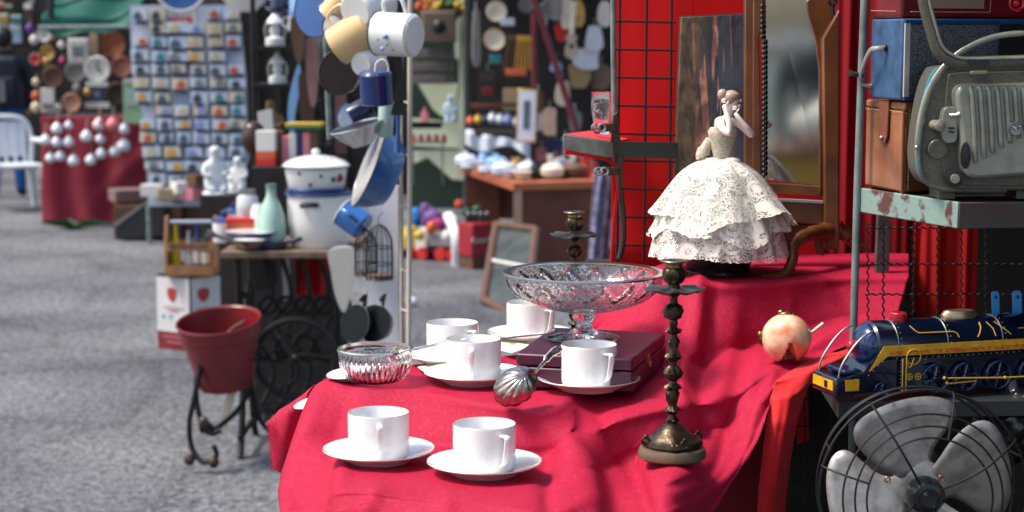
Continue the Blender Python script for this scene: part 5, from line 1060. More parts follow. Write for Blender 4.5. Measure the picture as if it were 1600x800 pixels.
B().tube([(-.070, -.01, .036), (-.12, -.02, .052), (-.17, -.03, .070)], [.010, .008, .015], 8, smooth=4, flat=.5).done('handle', M_steel, tb)
tb = thing('saucepan', 'dark blue saucepan whose handle points right towards the stock pot', 'saucepan', on_table(424, 7.0), group='saucepans on the sewing table')
B().lathe([(0, 0), (.05, 0), (.06, .012), (.064, .035), (.062, .035), (.05, .01), (0, .005)], 36).done('bowl', M_navy, tb)
B().tube([(.055, -.02, .030), (.09, -.03, .036), (.125, -.035, .048)], [.008, .008, .010], 8, smooth=4, flat=.5).done('handle', M_navy, tb)
# ------------------------------------------------------------ a stepped shelf behind: statues, cartons, lanterns
M_plas = mat('white plaster', rgb(220, 220, 218), .6, col2=rgb(196, 198, 196), ns=14)
def blockers(name, lb, x0, x1, ytop, Y, m=M_brown, dep=.35):
    a, b = at(x0, ytop, Y), at(x1, ytop, Y); z = a.z
    o = B().foot([(a.x, Y), (b.x, Y), (b.x, Y+dep), (a.x, Y+dep)], 0, z).done(name, m); tag(o, lb, 'crate'); return z
zs1 = blockers('wooden_crate', 'tall dark brown crate carrying the two white plaster figures', 312, 392, 306, 10.0, mat('dark brown board', rgb(44, 32, 26), .8))  # one very dark brown for the whole crate
def figurine(lb, x, y, Y, hpx, m, cat='figurine', name='plaster_figure', group=None, turn=0, seat=True):
    p = at(x, y, Y); h = hpx/ppm(p); t = thing(name, lb, cat, p, R(turn), group=group)
    s = h
    V = [(0, 0, .16*s, .20*s, .17*s), (0, 0, .36*s, .17*s, .14*s), (0, 0, .55*s, .15*s, .12*s), (0, 0, .66*s, .07*s), (0, -.01*s, .78*s, .12*s), (0, -.01*s, .92*s, .10*s),
         (-.17*s, 0, .56*s, .065*s), (-.24*s, -.06*s, .40*s, .055*s), (-.12*s, -.15*s, .34*s, .045*s), (.17*s, 0, .56*s, .065*s), (.24*s, -.06*s, .42*s, .055*s), (.10*s, -.16*s, .38*s, .045*s),
         (-.16*s, -.10*s, .10*s, .10*s), (-.06*s, -.22*s, .07*s, .06*s), (.16*s, -.10*s, .10*s, .10*s), (.06*s, -.22*s, .07*s, .06*s)]
    E = [(0, 1), (1, 2), (2, 3), (3, 4), (4, 5), (2, 6), (6, 7), (7, 8), (2, 9), (9, 10), (10, 11), (0, 12), (12, 13), (0, 14), (14, 15)]
    skin('body', V, E, m, t, sub=2)
    B().lathe([(0, 0), (.24*s, 0), (.25*s, .03*s), (.22*s, .06*s), (0, .06*s)], 28).done('base', m, t); return t
figurine('larger white plaster figure seated by the souvenir board', 337, 304, 10.1, 84, M_plas, group='white plaster figures', turn=25)
figurine('smaller white plaster figure seated right behind the larger one', 372, 301, 10.2, 62, M_plas, group='white plaster figures', turn=-10)
zs2 = blockers('tall_crate', 'tall dark crate behind the jars carrying cartons and lanterns', 392, 530, 262, 7.75, M_dark)
def on_crate(x, Y=7.9, dz=0): return Vector((at(x, 250, Y).x, Y, zs2+.001+dz))
boxthing('biscuit_carton', 'upright white and red carton right above the mint bottle', 'carton', on_crate(418, 7.85), (.085, .06, .155), [(0, .22, M_red), (.22, .42, M_or), (.42, 1, M_wh)], R(-8))
tag(B().ball((0, 0, 0), (.055, .05, .075), 20, 14, fn=lambda v: v*(1+.12*noise.noise(v*40))).done('brown_pot', mat('brown glaze', rgb(58, 34, 26), .3), loc=on_crate(397, 7.95)+Vector((0, 0, .115))), 'rough dark brown clay pot above the glass jar', 'pot')
for i, (x, w, h, m, c) in enumerate(((437, .035, .15, M_brown, 'brown'), (448, .03, .13, M_pink, 'pink'), (459, .032, .14, M_wh, 'white'), (470, .03, .15, M_navyc, 'navy'), (481, .03, .145, M_pink, 'dull pink'), (492, .03, .155, M_brown, 'dark brown'))):
    boxthing('small_book', '%s upright book in the row behind the casserole, %s from the left' % (c, ['first', 'second', 'third', 'fourth', 'fifth', 'sixth'][i]), 'book', on_crate(x, 7.9), (w, .09, h), [(0, 1, m)], group='upright books behind the casserole')
boxthing('yellow_box', 'yellow and orange box lying across the upright books', 'box', on_crate(478, 7.9, .158), (.16, .10, .03), [(0, .5, M_green), (.5, 1, M_yel)], R(-6))
# iron etagere behind with lanterns
t = thing('etagere', 'tall dark iron shelf stand holding the lanterns', 'shelf stand', at(450, 500, 8.4))
for x in (398, 505): B().tube([(at(x, 200, 8.4).x, 8.4, 0), (at(x, 200, 8.4).x, 8.4, 2.1)], .012, 8).done('post', M_iron, t, world=True)
SH = []
for y in (131, 226, 72):
    a, b = at(396, y, 8.3), at(508, y, 8.3); SH.append(a.z); B().foot([(a.x, 8.3), (b.x, 8.3), (b.x, 8.6), (a.x, 8.6)], a.z-.015, a.z).done('shelf', M_iron, t, world=True)
b = B()
for k in range(5): b.ring(at(470+8*k, 170+14*(k % 2), 8.28), .035, .006, 'y', 20, 6)
b.tube([at(455, 130, 8.28), at(470, 150, 8.28), at(460, 180, 8.28), at(490, 200, 8.28), at(500, 225, 8.28)], .006, 6, smooth=6).done('scrollwork', M_iron, t, world=True)
def lantern(lb, x, y, Y, hpx, m=M_enam):
    p = at(x, y, Y); h = hpx/ppm(p); t = thing('lantern', lb, 'lantern', p, group='white lanterns on the iron shelf stand')
    B().lathe([(0, 0), (.26*h, 0), (.28*h, .05*h), (.27*h, .22*h), (.14*h, .28*h), (0, .28*h)], 28).done('tank', m, t)
    B().lathe([(.12*h, .28*h), (.17*h, .42*h), (.13*h, .60*h), (.10*h, .62*h), (.14*h, .42*h), (.10*h, .28*h)], 24, close=True).done('glass_chimney', M_milk, t)
    B().lathe([(.22*h, .60*h), (.24*h, .64*h), (.20*h, .74*h), (.10*h, .84*h), (.06*h, .95*h), (0, h)], 24).done('cap', m, t)
    for s in (-1, 1): B().tube([(s*.24*h, 0, .2*h), (s*.27*h, 0, .45*h), (s*.20*h, 0, .68*h)], .010*h/.2, 6, smooth=4).done('side_wire', M_steel, t)
    return t
lantern('white storm lantern standing higher, top of the iron shelf stand', 430, 72, 8.4, 56)
lantern('white storm lantern with banded tank on the middle shelf', 434, 131, 8.4, 52)
figurine('gilt teddy like figure sitting under the lanterns', 424, 226, 8.4, 78, mat('gilt plaster', rgb(156, 126, 80), .5, col2=rgb(90, 66, 44), ns=30), name='gilt_figure', turn=10)
tag(B().pp([(402, 175), (424, 170), (428, 226), (404, 226)], 8.25, .05).done('white_cloth_bundle', M_wh), 'white folded cloth left of the gilt figure', 'cloth')
tag(B().prism([at(x, y, 8.2) for x, y in spline([Vector(q) for q in ((452, 150), (466, 100), (470, 130), (462, 170), (458, 215), (450, 190))], 5, True)], (0, .02, 0)).done('blue_vase', mat('sky glaze', rgb(130, 176, 222), .2, coat=.5)), 'slender pale blue glazed piece between the lanterns and pans', 'vase')
for i, (x, y, w, h, m, c) in enumerate(((464, 60, 22, 60, M_brown, 'brown leather'), (486, 110, 20, 90, mat('dusty rose', rgb(140, 104, 96), .7), 'dusty rose'), (494, 70, 14, 60, M_grey, 'grey'), (478, 170, 24, 100, mat('umber cloth', rgb(70, 46, 38), .8), 'umber'))):
    tag(B().prism([at(a, b_, 8.1+.02*i) for a, b_ in spline([Vector((x-w/2, y-h/2)), Vector((x+w/2, y-h/2+6)), Vector((x+w*.4, y+h/2)), Vector((x-w*.1, y+h*.55))], 4, True)], (0, .03, 0)).done('hanging_bag', m), '%s bag hanging behind the pans' % c, 'bag', 'hanging bags on the iron stand')
for i, (x, y, m, c) in enumerate(((463, 12, M_bf, 'pale blue'), (461, 36, M_plas, 'white'), (434, 8, M_navy, 'navy'))):
    mug('hanging_mug', '%s mug hanging over the lanterns' % c, 'mug', at(x, y, 8.2), .035, .08, (.1, .2, 1), m, group='mugs hanging over the lanterns')

# ------------------------------------------------------------ red bucket on its iron stand
p = at(354, 600, 6.85); k = 1/ppm(p); t = thing('red_bucket', 'dull red metal bucket with a stick in it, set in the iron stand', 'bucket', p)
H = 104*k; r0, r1 = 43*k, 64*k
M_rb = mat('dull red bucket paint', rgb(128, 22, 28), .38, col2=rgb(92, 14, 20), ns=12, bump=.15, bs=40, coat=.2)
t.rotation_euler = (R(11), R(-4), 0)
B().lathe([(0, 0), (r0, 0), (r0*1.02, .006), (r0+(r1-r0)*.80, H*.80), (r0+(r1-r0)*.86+.004, H*.82), (r1, H), (r1+.006, H+.003), (r1+.003, H+.009), (r1-.004, H+.004), (r0+(r1-r0)*.80-.004, H*.80), (r0-.003, .01), (0, .008)], 64).done('body', M_rb, t)
B().ring((0, 0, H+.005), r1+.002, .004, n=56).done('rolled_rim', M_rb, t)
B().tube([(-.02, .02, H*.62), (.05, .02, H*.85), (.10, .01, H*.96)], .008, 8, smooth=3).done('stick', M_brown, t)
t = thing('iron_stand', 'black wrought iron stand with scrolled feet under the red bucket', 'plant stand', Vector((p.x, p.y, 0)))
B().ring(at(352, 556, 6.85), 53*k, .008, n=44).done('hoop', M_iron, t, world=True); B().ring(at(352, 546, 6.85), 54*k, .006, n=44).done('hoop', M_iron, t, world=True)
for pts in ([(305, 548, 6.75), (312, 575, 6.72), (304, 620, 6.72), (296, 660, 6.72), (300, 700, 6.72), (318, 722, 6.7), (338, 712, 6.7), (334, 696, 6.7)], [(312, 560, 6.8), (306, 610, 6.78), (312, 650, 6.76), (328, 676, 6.74), (345, 672, 6.74)], [(395, 552, 6.9), (392, 600, 6.92), (372, 640, 6.94), (340, 668, 6.8), (322, 676, 6.75)], [(385, 565, 7.0), (400, 640, 7.05), (420, 672, 7.05), (440, 668, 7.05)], [(318, 676, 6.74), (315, 668, 6.74), (322, 662, 6.74), (330, 668, 6.74), (326, 678, 6.74)]):
    B().tube([at(*q) for q in pts], .011, 8, smooth=6).done('scrolled_leg', M_iron, t, world=True)
for x, y in ((296, 718), (334, 722), (318, 660)): B().ball(at(x, y, 6.7), (.022, .018, .024), 14, 10).done('ball_foot', mat('rusted ball', rgb(92, 78, 66), .5, .5, col2=rgb(40, 32, 28), ns=50), t, world=True)
tag(B().pp([(358, 604), (371, 600), (352, 672), (340, 672)], 6.95, .02).done('wooden_batten', mat('old cream slat', rgb(190, 182, 160), .7)), 'cream wooden slat leaning under the red bucket', 'slat')
# ------------------------------------------------------------ carton and bottle carrier
YC = 9.35; cc_ = at(299, 548, YC); z1 = at(299, 433, YC).z
fpC = [(at(246, 500, YC+.14).x, YC+.14), (cc_.x, YC), (at(345, 500, YC+.14).x, YC+.14), (at(294, 500, YC+.28).x, YC+.28)]
t = thing('wine_carton', 'white wine carton with red crest, red foot band and black top edge', 'carton', (cc_.x, YC+.14, 0))
M_cw = mat('carton white', rgb(206, 202, 200), .6); M_cr = mat('carton wine red', rgb(120, 20, 38), .5)
B().foot(fpC, .002, z1*.24).done('red_band', M_cr, t, world=True); B().foot(fpC, z1*.24+.001, z1-.012).done('carton', M_cw, t, world=True)
B().foot([(a+(a-cc_.x)*.01, b) for a, b in fpC], z1-.011, z1).done('black_top', M_black, t, world=True)
B().tube([Vector((cc_.x, YC-.004, .0)), Vector((cc_.x, YC-.004, z1))], .006, 6).done('corner_tape', M_black, t, world=True)
fl_ = lambda u, v, i: Vector((fpC[i][0]+(fpC[i+1][0]-fpC[i][0])*u, fpC[i][1]+(fpC[i+1][1]-fpC[i][1])*u-.003, z1*v))
for i in (0, 1):
    c = fl_(.45, .74, i); B().prism([c+Vector((x, abs(x)*.0-(x*(.14/ (fpC[1][0]-fpC[0][0])) if i == 0 else -x*.14/(fpC[2][0]-fpC[1][0])), z)) for x, z in ((-.026, .032), (0, .040), (.026, .032), (.026, -.005), (.014, -.028), (0, -.036), (-.014, -.028), (-.026, -.005))], (0, -.002, 0)).done('red_crest', mat('crest red', rgb(170, 36, 46), .5), t, world=True)
    b = B()
    for v, w in ((.56, .6), (.52, .3)): b.prism([fl_(.5-w/2, v, i), fl_(.5+w/2, v, i), fl_(.5+w/2, v+.012, i), fl_(.5-w/2, v+.012, i)], (0, -.001, 0))
    b.done('printed_line', mat('crest red', (0, 0, 0)), t, world=True)
b = B()
for u in (.2, .42): b.ball(fl_(u, .45, 0), (.012, .003, .014), 8, 6)
b.done('blue_print', M_bf, t, world=True); B().ball(fl_(.78, .40, 0), (.013, .003, .013), 8, 6).done('grey_print', M_grey, t, world=True)
b = B()
for v, w in ((.17, .7), (.10, .45)): b.prism([fl_(.5-w/2, v, 0), fl_(.5+w/2, v, 0), fl_(.5+w/2, v+.014, 0), fl_(.5-w/2, v+.014, 0)], (0, -.001, 0))
b.done('pale_print', M_pink, t, world=True)
M_pine = mat('pine wood', rgb(180, 130, 84), .55, col2=rgb(142, 92, 54), ns=10)
t = thing('bottle_carrier', 'small pine bottle carrier with tall bottles standing on the wine carton', 'bottle carrier', (at(295, 420, YC).x, YC+.10, z1+.001), R(3))
kk = 1/ppm(cc_); L_ = 80*kk; H_ = 92*kk
B().box((0, 0, .006), (L_, .17, .012)).done('bottom_board', M_pine, t)
for s in (-1, 1): B().prism([(s*L_/2, -.085, 0), (s*L_/2, .085, 0), (s*L_/2, .085, H_*.5), (s*L_/2, .03, H_), (s*L_/2, -.03, H_), (s*L_/2, -.085, H_*.5)], (-s*.014, 0, 0)).done('end_board', M_pine, t)
for z, h in ((.03, .05), (H_*.50, .042)):
    for y in (-.086, .080): B().box((0, y, z+h/2-.02), (L_-.03, .008, h)).done('side_slat', M_pine, t)
B().tube([(-L_/2+.01, 0, H_*.90), (L_/2-.01, 0, H_*.90)], .011, 10).done('grip_rod', mat('grey grip', rgb(168, 172, 184), .4), t)
lettering('BETRUSCHIA', .036, mat('burnt lettering', (.03, .016, .01), .7), t, (0, -.0915, H_*.50+.003))
for i, (x, m, c, hh) in enumerate(((-.085, mat('yellow bottle', rgb(214, 188, 30), .3), 'yellow', .25), (-.015, mat('pale labelled bottle', rgb(150, 156, 158), .35), 'pale grey', .22), (.03, mat('blue bottle', rgb(36, 66, 110), .2), 'dark blue', .25), (.075, mat('green bottle', rgb(20, 66, 58), .2), 'dark green', .24))):
    tt = thing('bottle', '%s bottle standing in the pine bottle carrier' % c, 'bottle', Vector(t.location)+Vector((x, 0, .0135)), group='bottles in the pine carrier')
    B().lathe([(0, 0), (.026, 0), (.027, hh*.55), (.013, hh*.72), (.011, hh*.95), (.013, hh), (0, hh)], 20).done('bottle_body', m, tt); B().lathe([(.0275, hh*.2), (.0275, hh*.45)], 20, close=None).done('paper_label', m if i == 0 else M_wh, tt)
# ============================================================ far stalls
M_hut = mat('dark brown timber', rgb(40, 31, 26), .85, col2=rgb(20, 16, 14), ns=3, bump=.3, bs=12)
M_umb = mat('umber clutter wall', rgb(48, 40, 36), .85, col2=rgb(24, 20, 19), ns=5)
def panel(name, lb, cat, x0, y0, x1, y1, Y, m, dep=.05, ground=False, kind=None, group=None):
    a, b = at(x0, y0, Y), at(x1, y1, Y)
    o = B().box(((a.x+b.x)/2, Y+dep/2, (a.z+(0 if ground else b.z))/2), (abs(b.x-a.x), dep, a.z-(0 if ground else b.z))).done(name, m)
    return tag(o, lb, cat, group, kind)
# building closing the street, with openings
t = thing('old_building', 'weathered dark plaster building closing the street behind the stalls', 'building', (0, 24, 0))
B().box((0, .5, 4), (34, 1, 8)).done('wall', mat('dark weathered plaster', rgb(86, 78, 70), .9, col2=rgb(52, 46, 42), ns=1.2, bump=.3, bs=6), t)
for x in (-9, -5.5, -2, 1.5, 5, 8.5):
    w = B().box((x, -.03, 1.6), (1.3, .06, 2.4)).done('window', M_dark, t); B().box((x, -.08, 2.86), (1.6, .12, .12)).done('lintel', M_umb, t)
# trees between (their crowns only darken the sky behind the roofs)
M_leaf = mat('dark foliage', (.035, .06, .02), .7, col2=(.075, .11, .035), ns=3, transl=.2)
M_bark = mat('bark', (.05, .038, .028), .9, bump=.6, bs=20)
def tree(lb, x, y, h, cr, seed):
    r_ = random.Random(seed); t = thing('tree', lb, 'tree', (x, y, 0), group='trees round the market square')
    b = B().tube([(0, 0, 0), (.1, .05, h*.3), (-.05, .1, h*.55), (.1, 0, h*.85)], [.22, .17, .12, .05], 10, smooth=4)
    for k in range(7):
        a = k*.9; b.tube([(0, .05, h*(.4+.05*k)), (math.cos(a)*cr*.4, math.sin(a)*cr*.4, h*(.5+.05*k)), (math.cos(a)*cr*.8, math.sin(a)*cr*.8, h*(.58+.05*k))], [.08, .05, .02], 6)
    b.done('trunk', M_bark, t); b = B()
    cl = [Vector((r_.gauss(0, .5)*cr, r_.gauss(0, .5)*cr, h*.72+r_.gauss(0, .3)*cr)) for _ in range(38)]
    for c in cl:
        for k in range(60):
            p = c+Vector((r_.gauss(0, 1), r_.gauss(0, 1), r_.gauss(0, .8)))*cr*.16; n = Vector((r_.gauss(0, 1), r_.gauss(0, 1), r_.gauss(0, 1))).normalized(); u = n.orthogonal().normalized()*.13; v = n.cross(u)
            b.vf([p-u, p-v*.5, p+u, p+v*.5], [(0, 1, 2, 3)])
    b.done('crown', M_leaf, t, smooth=False); return t
tree('tall leafy tree rising behind the souvenir board', -3.4, 21, 7.5, 2.4, 3)
tree('leafy tree behind the middle stall, right of the cream pole', .6, 21.5, 7, 2.3, 5)
tree('large tree reflected in the mirror, behind the viewer', -3.6, -11, 6.5, 2.6, 8)
# ---- things in the mirror, behind the viewer
t = thing('market_table', 'mustard covered market table reflected low in the mirror', 'table', (-2.0, -4.6, 0))
B().box((0, 0, .45), (2.6, .9, .9)).done('mustard_cover', mat('mustard cloth', rgb(190, 146, 60), .8), t); B().box((0, 0, .915), (2.7, 1.0, .03)).done('top', M_wood, t)
tag(B().ball((-1.78, -4.4, 1.08), (.20, .2, .15), 24, 14, fn=lambda v: v*(1+.2*noise.noise(v*6))).done('white_bundle', M_wh), 'white cloth bundle on the mustard table seen in the mirror', 'bundle')
t = thing('garden_wall', 'cream wall coloured as if sunlit behind the viewer seen in the mirror', 'wall', (-4, -16, 0)); B().box((0, 0, .65), (16, .3, 1.3)).done('wall', mat('cream render', rgb(236, 234, 220), .8, col2=rgb(206, 214, 184), ns=2), t); B().box((0, 0, 1.33), (16.2, .4, .06)).done('coping', M_grey, t)  # sunlit look is put into the pale colour
t = thing('parked_van', 'dark parked van seen blurred in the mirror', 'van', (-1.2, -11.5, 0))
B().prism([(-2.1, -.85, .35), (2.1, -.85, .35), (2.2, -.85, 1.1), (1.5, -.85, 1.95), (-2.0, -.85, 2.0), (-2.15, -.85, 1.2)], (0, 1.7, 0)).done('body', mat('van paint', (.02, .022, .028), .3, coat=.8), t, bevel=.06)
for x in (-1.3, 1.3):
    for y in (-.8, .8): B().lathe([(0, -.1), (.3, -.1), (.34, -.06), (.34, .06), (.3, .1), (0, .1)], 28, M=Matrix.Translation((x, y, .34)) @ Matrix.Rotation(PI/2, 4, 'X')).done('wheel', M_black, t)
B().prism([(-.3, .852, 1.25), (1.2, .852, 1.25), (.9, .852, 1.8), (-.3, .852, 1.8)], (0, .01, 0)).done('side_window', mat('van glass', (.02, .02, .025), .05), t)

# ------------------------------------------------------------ left stall with crimson skirt
YL = 15.9; z0 = at(100, 182, YL).z
t = thing('stall_table', 'stall table with long plain crimson skirt cloth and brass plates behind', 'stall table', (at(145, 300, YL).x, YL+.4, 0))
a, b_ = at(65, 182, YL), at(229, 182, YL)
B().foot([(a.x, YL), (b_.x, YL), (b_.x, YL+.9), (a.x, YL+.9)], z0-.03, z0).done('table_top', M_umb, t, world=True)
for x in (a.x+.05, b_.x-.05):
    for y in (YL+.06, YL+.84): B().box((x, y, (z0-.03)/2), (.05, .05, z0-.03)).done('leg', M_wood, t, world=True)
M_skirt = mat('dark crimson skirt cloth', rgb(138, 14, 42), .8, col2=rgb(112, 10, 34), ns=2, sheen=.15)
def skirtf(u, v):
    x = a.x+(b_.x-a.x)*u; f = .02*math.sin(u*17+.6*math.sin(v*4))*(.3+v)+.05*math.exp(-((v-.35-.9*(1-u))/.10)**2)*(u > .35)*(u-.35)+.04*math.exp(-((v-.75-.8*(1-u))/.08)**2)*u
    return Vector((x+.01*math.sin(v*6), YL-.03-f-.05*v, z0+.004-(z0-.03-.012*math.sin(u*9))*v*(1-.05*(1-u)*0)))
sk = B().grid(skirtf, 70, 50).done('skirt_cloth', M_skirt, t, world=True, thick=.006, ang=180)
M_orn = [mat('white glazed ornament', rgb(222, 222, 224), .25, coat=.4, col2=rgb(190, 196, 206), ns=20), mat('spotted ornament', rgb(222, 214, 216), .3, col2=rgb(170, 40, 50), ns=24, sharp=.7), mat('pink ornament', rgb(216, 96, 150), .3, col2=rgb(206, 150, 80), ns=24, sharp=.6)]
M_string = mat('string', rgb(150, 120, 110), .9)
orn = [(89, 200, 9.5), (107, 195, 7), (155, 194, 11), (176, 193, 11), (194, 201, 9), (71, 218, 9), (89, 221, 9), (107, 221, 9), (135, 212, 10), (157, 216, 8.5), (193, 226, 11.5), (79, 246, 8.5), (94, 243, 9), (115, 250, 10), (142, 249, 9.5), (158, 239, 9.5), (179, 236, 9)]
lab = ['upper left of the small round one at the top', 'small and round, in the top row between two larger', 'red spotted, left of the pink one', 'pink and yellow, the only pink one', 'at the right end of the top row under the green sheet', 'at the left edge of the skirt', 'second in the middle row from the left edge', 'third in the middle row, above the gap', 'bell shaped, alone in the middle', 'round, under the red spotted one', 'the largest, at the right end of the garland', 'leftmost in the bottom row', 'second in the bottom row, touching the leftmost', 'in the bottom row beneath the gap left of the middle', 'lowest in the middle, bell shaped', 'right of the lowest middle one', 'just left below the largest one']
for i, (x, y, r) in enumerate(orn):
    p = at(x, y, YL-.17); k = r/ppm(p); t = thing('hanging_ornament', 'white glazed ornament '+lab[i] if i not in (2, 3) else 'glazed ornament '+lab[i], 'ornament', p, group='glazed ornaments on the crimson skirt')
    m = M_orn[1] if i == 2 else M_orn[2] if i == 3 else M_orn[0]
    B().lathe([(0, -k), (k*.7, -k*.85), (k, -k*.25), (k*.85, k*.3), (k*.4, k*.75), (k*.15, k*.95), (0, k)], 20).done('bell_body', m, t)
    B().tube([(0, 0, k), (.0, .06, k+.09)], .006, 5).done('cord', M_string, t); B().ball((0, 0, -k), k*.2, 8, 6).done('clapper', M_brown, t)
panel('back_board', 'dark brown back board of the crimson skirted stall', 'board', 58, -40, 226, 186, 16.9, M_umb)
def disc(name, lb, cat, x, y, r, Y, m, rim=None, group=None, face=None):
    p = at(x, y, Y); k = r/ppm(p); t = thing(name, lb, cat, p, group=group)
    M = Matrix.Rotation(PI/2, 4, 'X'); B().lathe([(0, 0), (k*.95, 0), (k, .02), (k*.9, .035), (k*.62, .022), (0, .020)], 32, M=M).done('dish', m, t)
    if rim: B().ring((0, -.030, 0), k*.93, k*.06, 'y', 32, 6).done('rim', rim, t)
    if face: B().tube([(0, -.03, 0), (0, -.03, k*.5)], k*.05, 5).done('hand', M_black, t); B().tube([(0, -.03, 0), (k*.3, -.03, -k*.2)], k*.05, 5).done('hand', M_black, t)
    return t
M_cop = mat('hammered copper', rgb(170, 104, 72), .35, .7, col2=rgb(108, 60, 42), ns=20, bump=.5, bs=40); M_gold = mat('gold plate', rgb(206, 170, 96), .3, .6, col2=rgb(150, 110, 60), ns=14)
YD = 16.6; G1 = 'plates hung on the brown stall back'
disc('copper_plate', 'larger hammered copper plate near the green tarp', 'plate', 177, 70, 20, YD, M_cop, M_cop, G1)
disc('copper_plate', 'smaller reddish copper plate below the larger one', 'plate', 191, 104, 17, YD-.1, mat('red copper', rgb(130, 74, 62), .4, .5, col2=rgb(170, 110, 96), ns=20), None, G1)
disc('dark_plate', 'dark bronze plate lowest at the right of the stall back', 'plate', 184, 146, 18, YD, mat('dim bronze plate', rgb(92, 72, 56), .5, .4), None, G1)
disc('wall_clock', 'white dial clock in the middle of the stall back', 'clock', 153, 108, 21, YD-.1, M_wh, None, G1, face=True)
disc('small_clock', 'small white round clock at the upper left of the stall back', 'clock', 70, 54, 12, YD, M_wh, M_steel, G1, face=True)
disc('gold_plate', 'small gold plate under the small round clock', 'plate', 75, 82, 12, YD-.1, M_gold, None, G1)
disc('pewter_plate', 'oval grey pewter plate left of the white dial clock', 'plate', 119, 112, 17, YD, M_grey, None, G1)
disc('red_plate', 'small red plate with white centre at the left edge of the stall back', 'plate', 56, 92, 9, YD-.2, M_red, M_wh, G1)
disc('pink_gourd', 'pinkish copper round pot at the foot of the stall back', 'pot', 113, 160, 15, YD-.3, mat('pale copper', rgb(186, 132, 108), .4, .3), None, G1)
disc('brown_plate', 'dull brown plate above the white card', 'plate', 84, 120, 17, YD, M_brown, None, G1)
t = thing('framed_sign', 'white sign with black writing in a pale frame on the stall back', 'sign', at(123, 80, 16.5)); p = at(123, 80, 16.5); k = 1/ppm(p)
B().box((0, 0, 0), (32*k, .04, 40*k)).done('frame', M_wh, t, bevel=.01); B().box((0, -.025, 0), (24*k, .01, 31*k)).done('sheet', mat('pale sheet', rgb(196, 196, 194), .6), t)
for z, w in ((6, 17), (2, 18), (-3, 14), (-6, 18)): B().box((0, -.032, z*k), (w*k, .006, 1.6*k)).done('written_line', M_black, t)
def card(name, lb, cat, x, y, w, h, Y, m, extra=None, group=None):
    p = at(x, y, Y); k = 1/ppm(p); t = thing(name, lb, cat, p, group=group); B().box((0, 0, 0), (w*k, .04, h*k)).done('board', m, t, bevel=.004)
    for nm, dx, dz, ww, hh, mm in extra or []: B().box((dx*k, -.03, dz*k), (ww*k, .03, hh*k)).done(nm, mm, t)
    return t
card('white_card', 'tall white card standing at the lower left of the stall back', 'card', 75, 157, 21, 38, 16.4, M_wh, [('print', 0, -8, 14, 8, M_grey)])
card('blue_box', 'blue boxed item between two white bars under the dial clock', 'box', 153, 147, 22, 30, 16.4, mat('dusk blue card', rgb(70, 84, 120), .5), [('white_bar', 0, 16, 34, 8, M_wh), ('white_bar', 0, -17, 38, 9, M_wh), ('silver_mark', 0, 0, 9, 9, M_grey)])
card('beige_strip', 'narrow beige board with pale edge beside the copper plate', 'board', 147, 64, 12, 42, 16.6, mat('beige card', rgb(176, 152, 118), .7))
card('green_sheet', 'pale green sheet hanging between the stall and the souvenir board', 'sheet', 209, 158, 32, 70, 15.4, mat('pale green sheet', rgb(158, 190, 146), .8), [('pale_print', 0, 6, 20, 26, mat('pale print', rgb(176, 198, 176), .8)), ('white_tape', 0, 32, 26, 6, M_wh)])
for i, (x, y, r, m, c) in enumerate(((91, 170, 7, M_wh, 'white'), (97, 95, 5, mat('magenta', rgb(190, 50, 110), .5), 'magenta'), (53, 62, 7, M_wh, 'pale'), (72, 97, 6, M_gold, 'golden'), (88, 60, 7, M_brown, 'brown'), (137, 145, 7, M_gold, 'brass'), (120, 138, 7, M_grey, 'grey'), (96, 70, 6, M_wh, 'ivory'), (88, 42, 7, mat('beige card', (0, 0, 0)), 'beige'), (56, 150, 7, M_or, 'orange'), (56, 168, 8, mat('ivory glaze', rgb(214, 196, 160), .4), 'cream'), (56, 128, 6, mat('ivory glaze', (0, 0, 0)), 'dusty cream'), (46, 44, 6, mat('violet', rgb(110, 60, 150), .5), 'violet'))):
    p = at(x, y, 16.45-.02*i); k = r/ppm(p); t = thing('trinket', '%s trinket hanging on the brown stall back' % c, 'trinket', p, group='trinkets on the stall back'); B().ball((0, 0, 0), (k, k*.6, k*1.1), 12, 8).done('trinket_body', m, t); B().tube([(0, 0, k), (0, .05, k*2)], .006, 4).done('loop', M_steel, t)
t = thing('green_tarp', 'teal green tarpaulin slung over the crimson skirted stall', 'tarpaulin', at(135, 45, 15.2))
pa, pb = at(60, -60, 15.2), at(212, 44, 15.2)
B().grid(lambda u, v: (pa.x+(pb.x-pa.x)*u, 15.2+.9*(1-v)+.05*math.sin(v*20+u*5), pa.z+(pb.z-pa.z-.05*math.sin(u*3.1)-.03*math.sin(u*11))*v+.03*math.sin(u*7+v*9)), 60, 30).done('sheet', mat('teal tarpaulin', rgb(12, 116, 98), .55, col2=rgb(8, 84, 72), ns=3, transl=.35), t, world=True, thick=.01, ang=180)
B().tube([at(60, 43, 15.18), at(212, 42, 15.18)], .02, 8).done('hem_pole', M_gpost, t, world=True)
B().tube([at(80, -40, 15.3), at(79, 40, 15.3)], .03, 8).done('support', M_black, t, world=True)
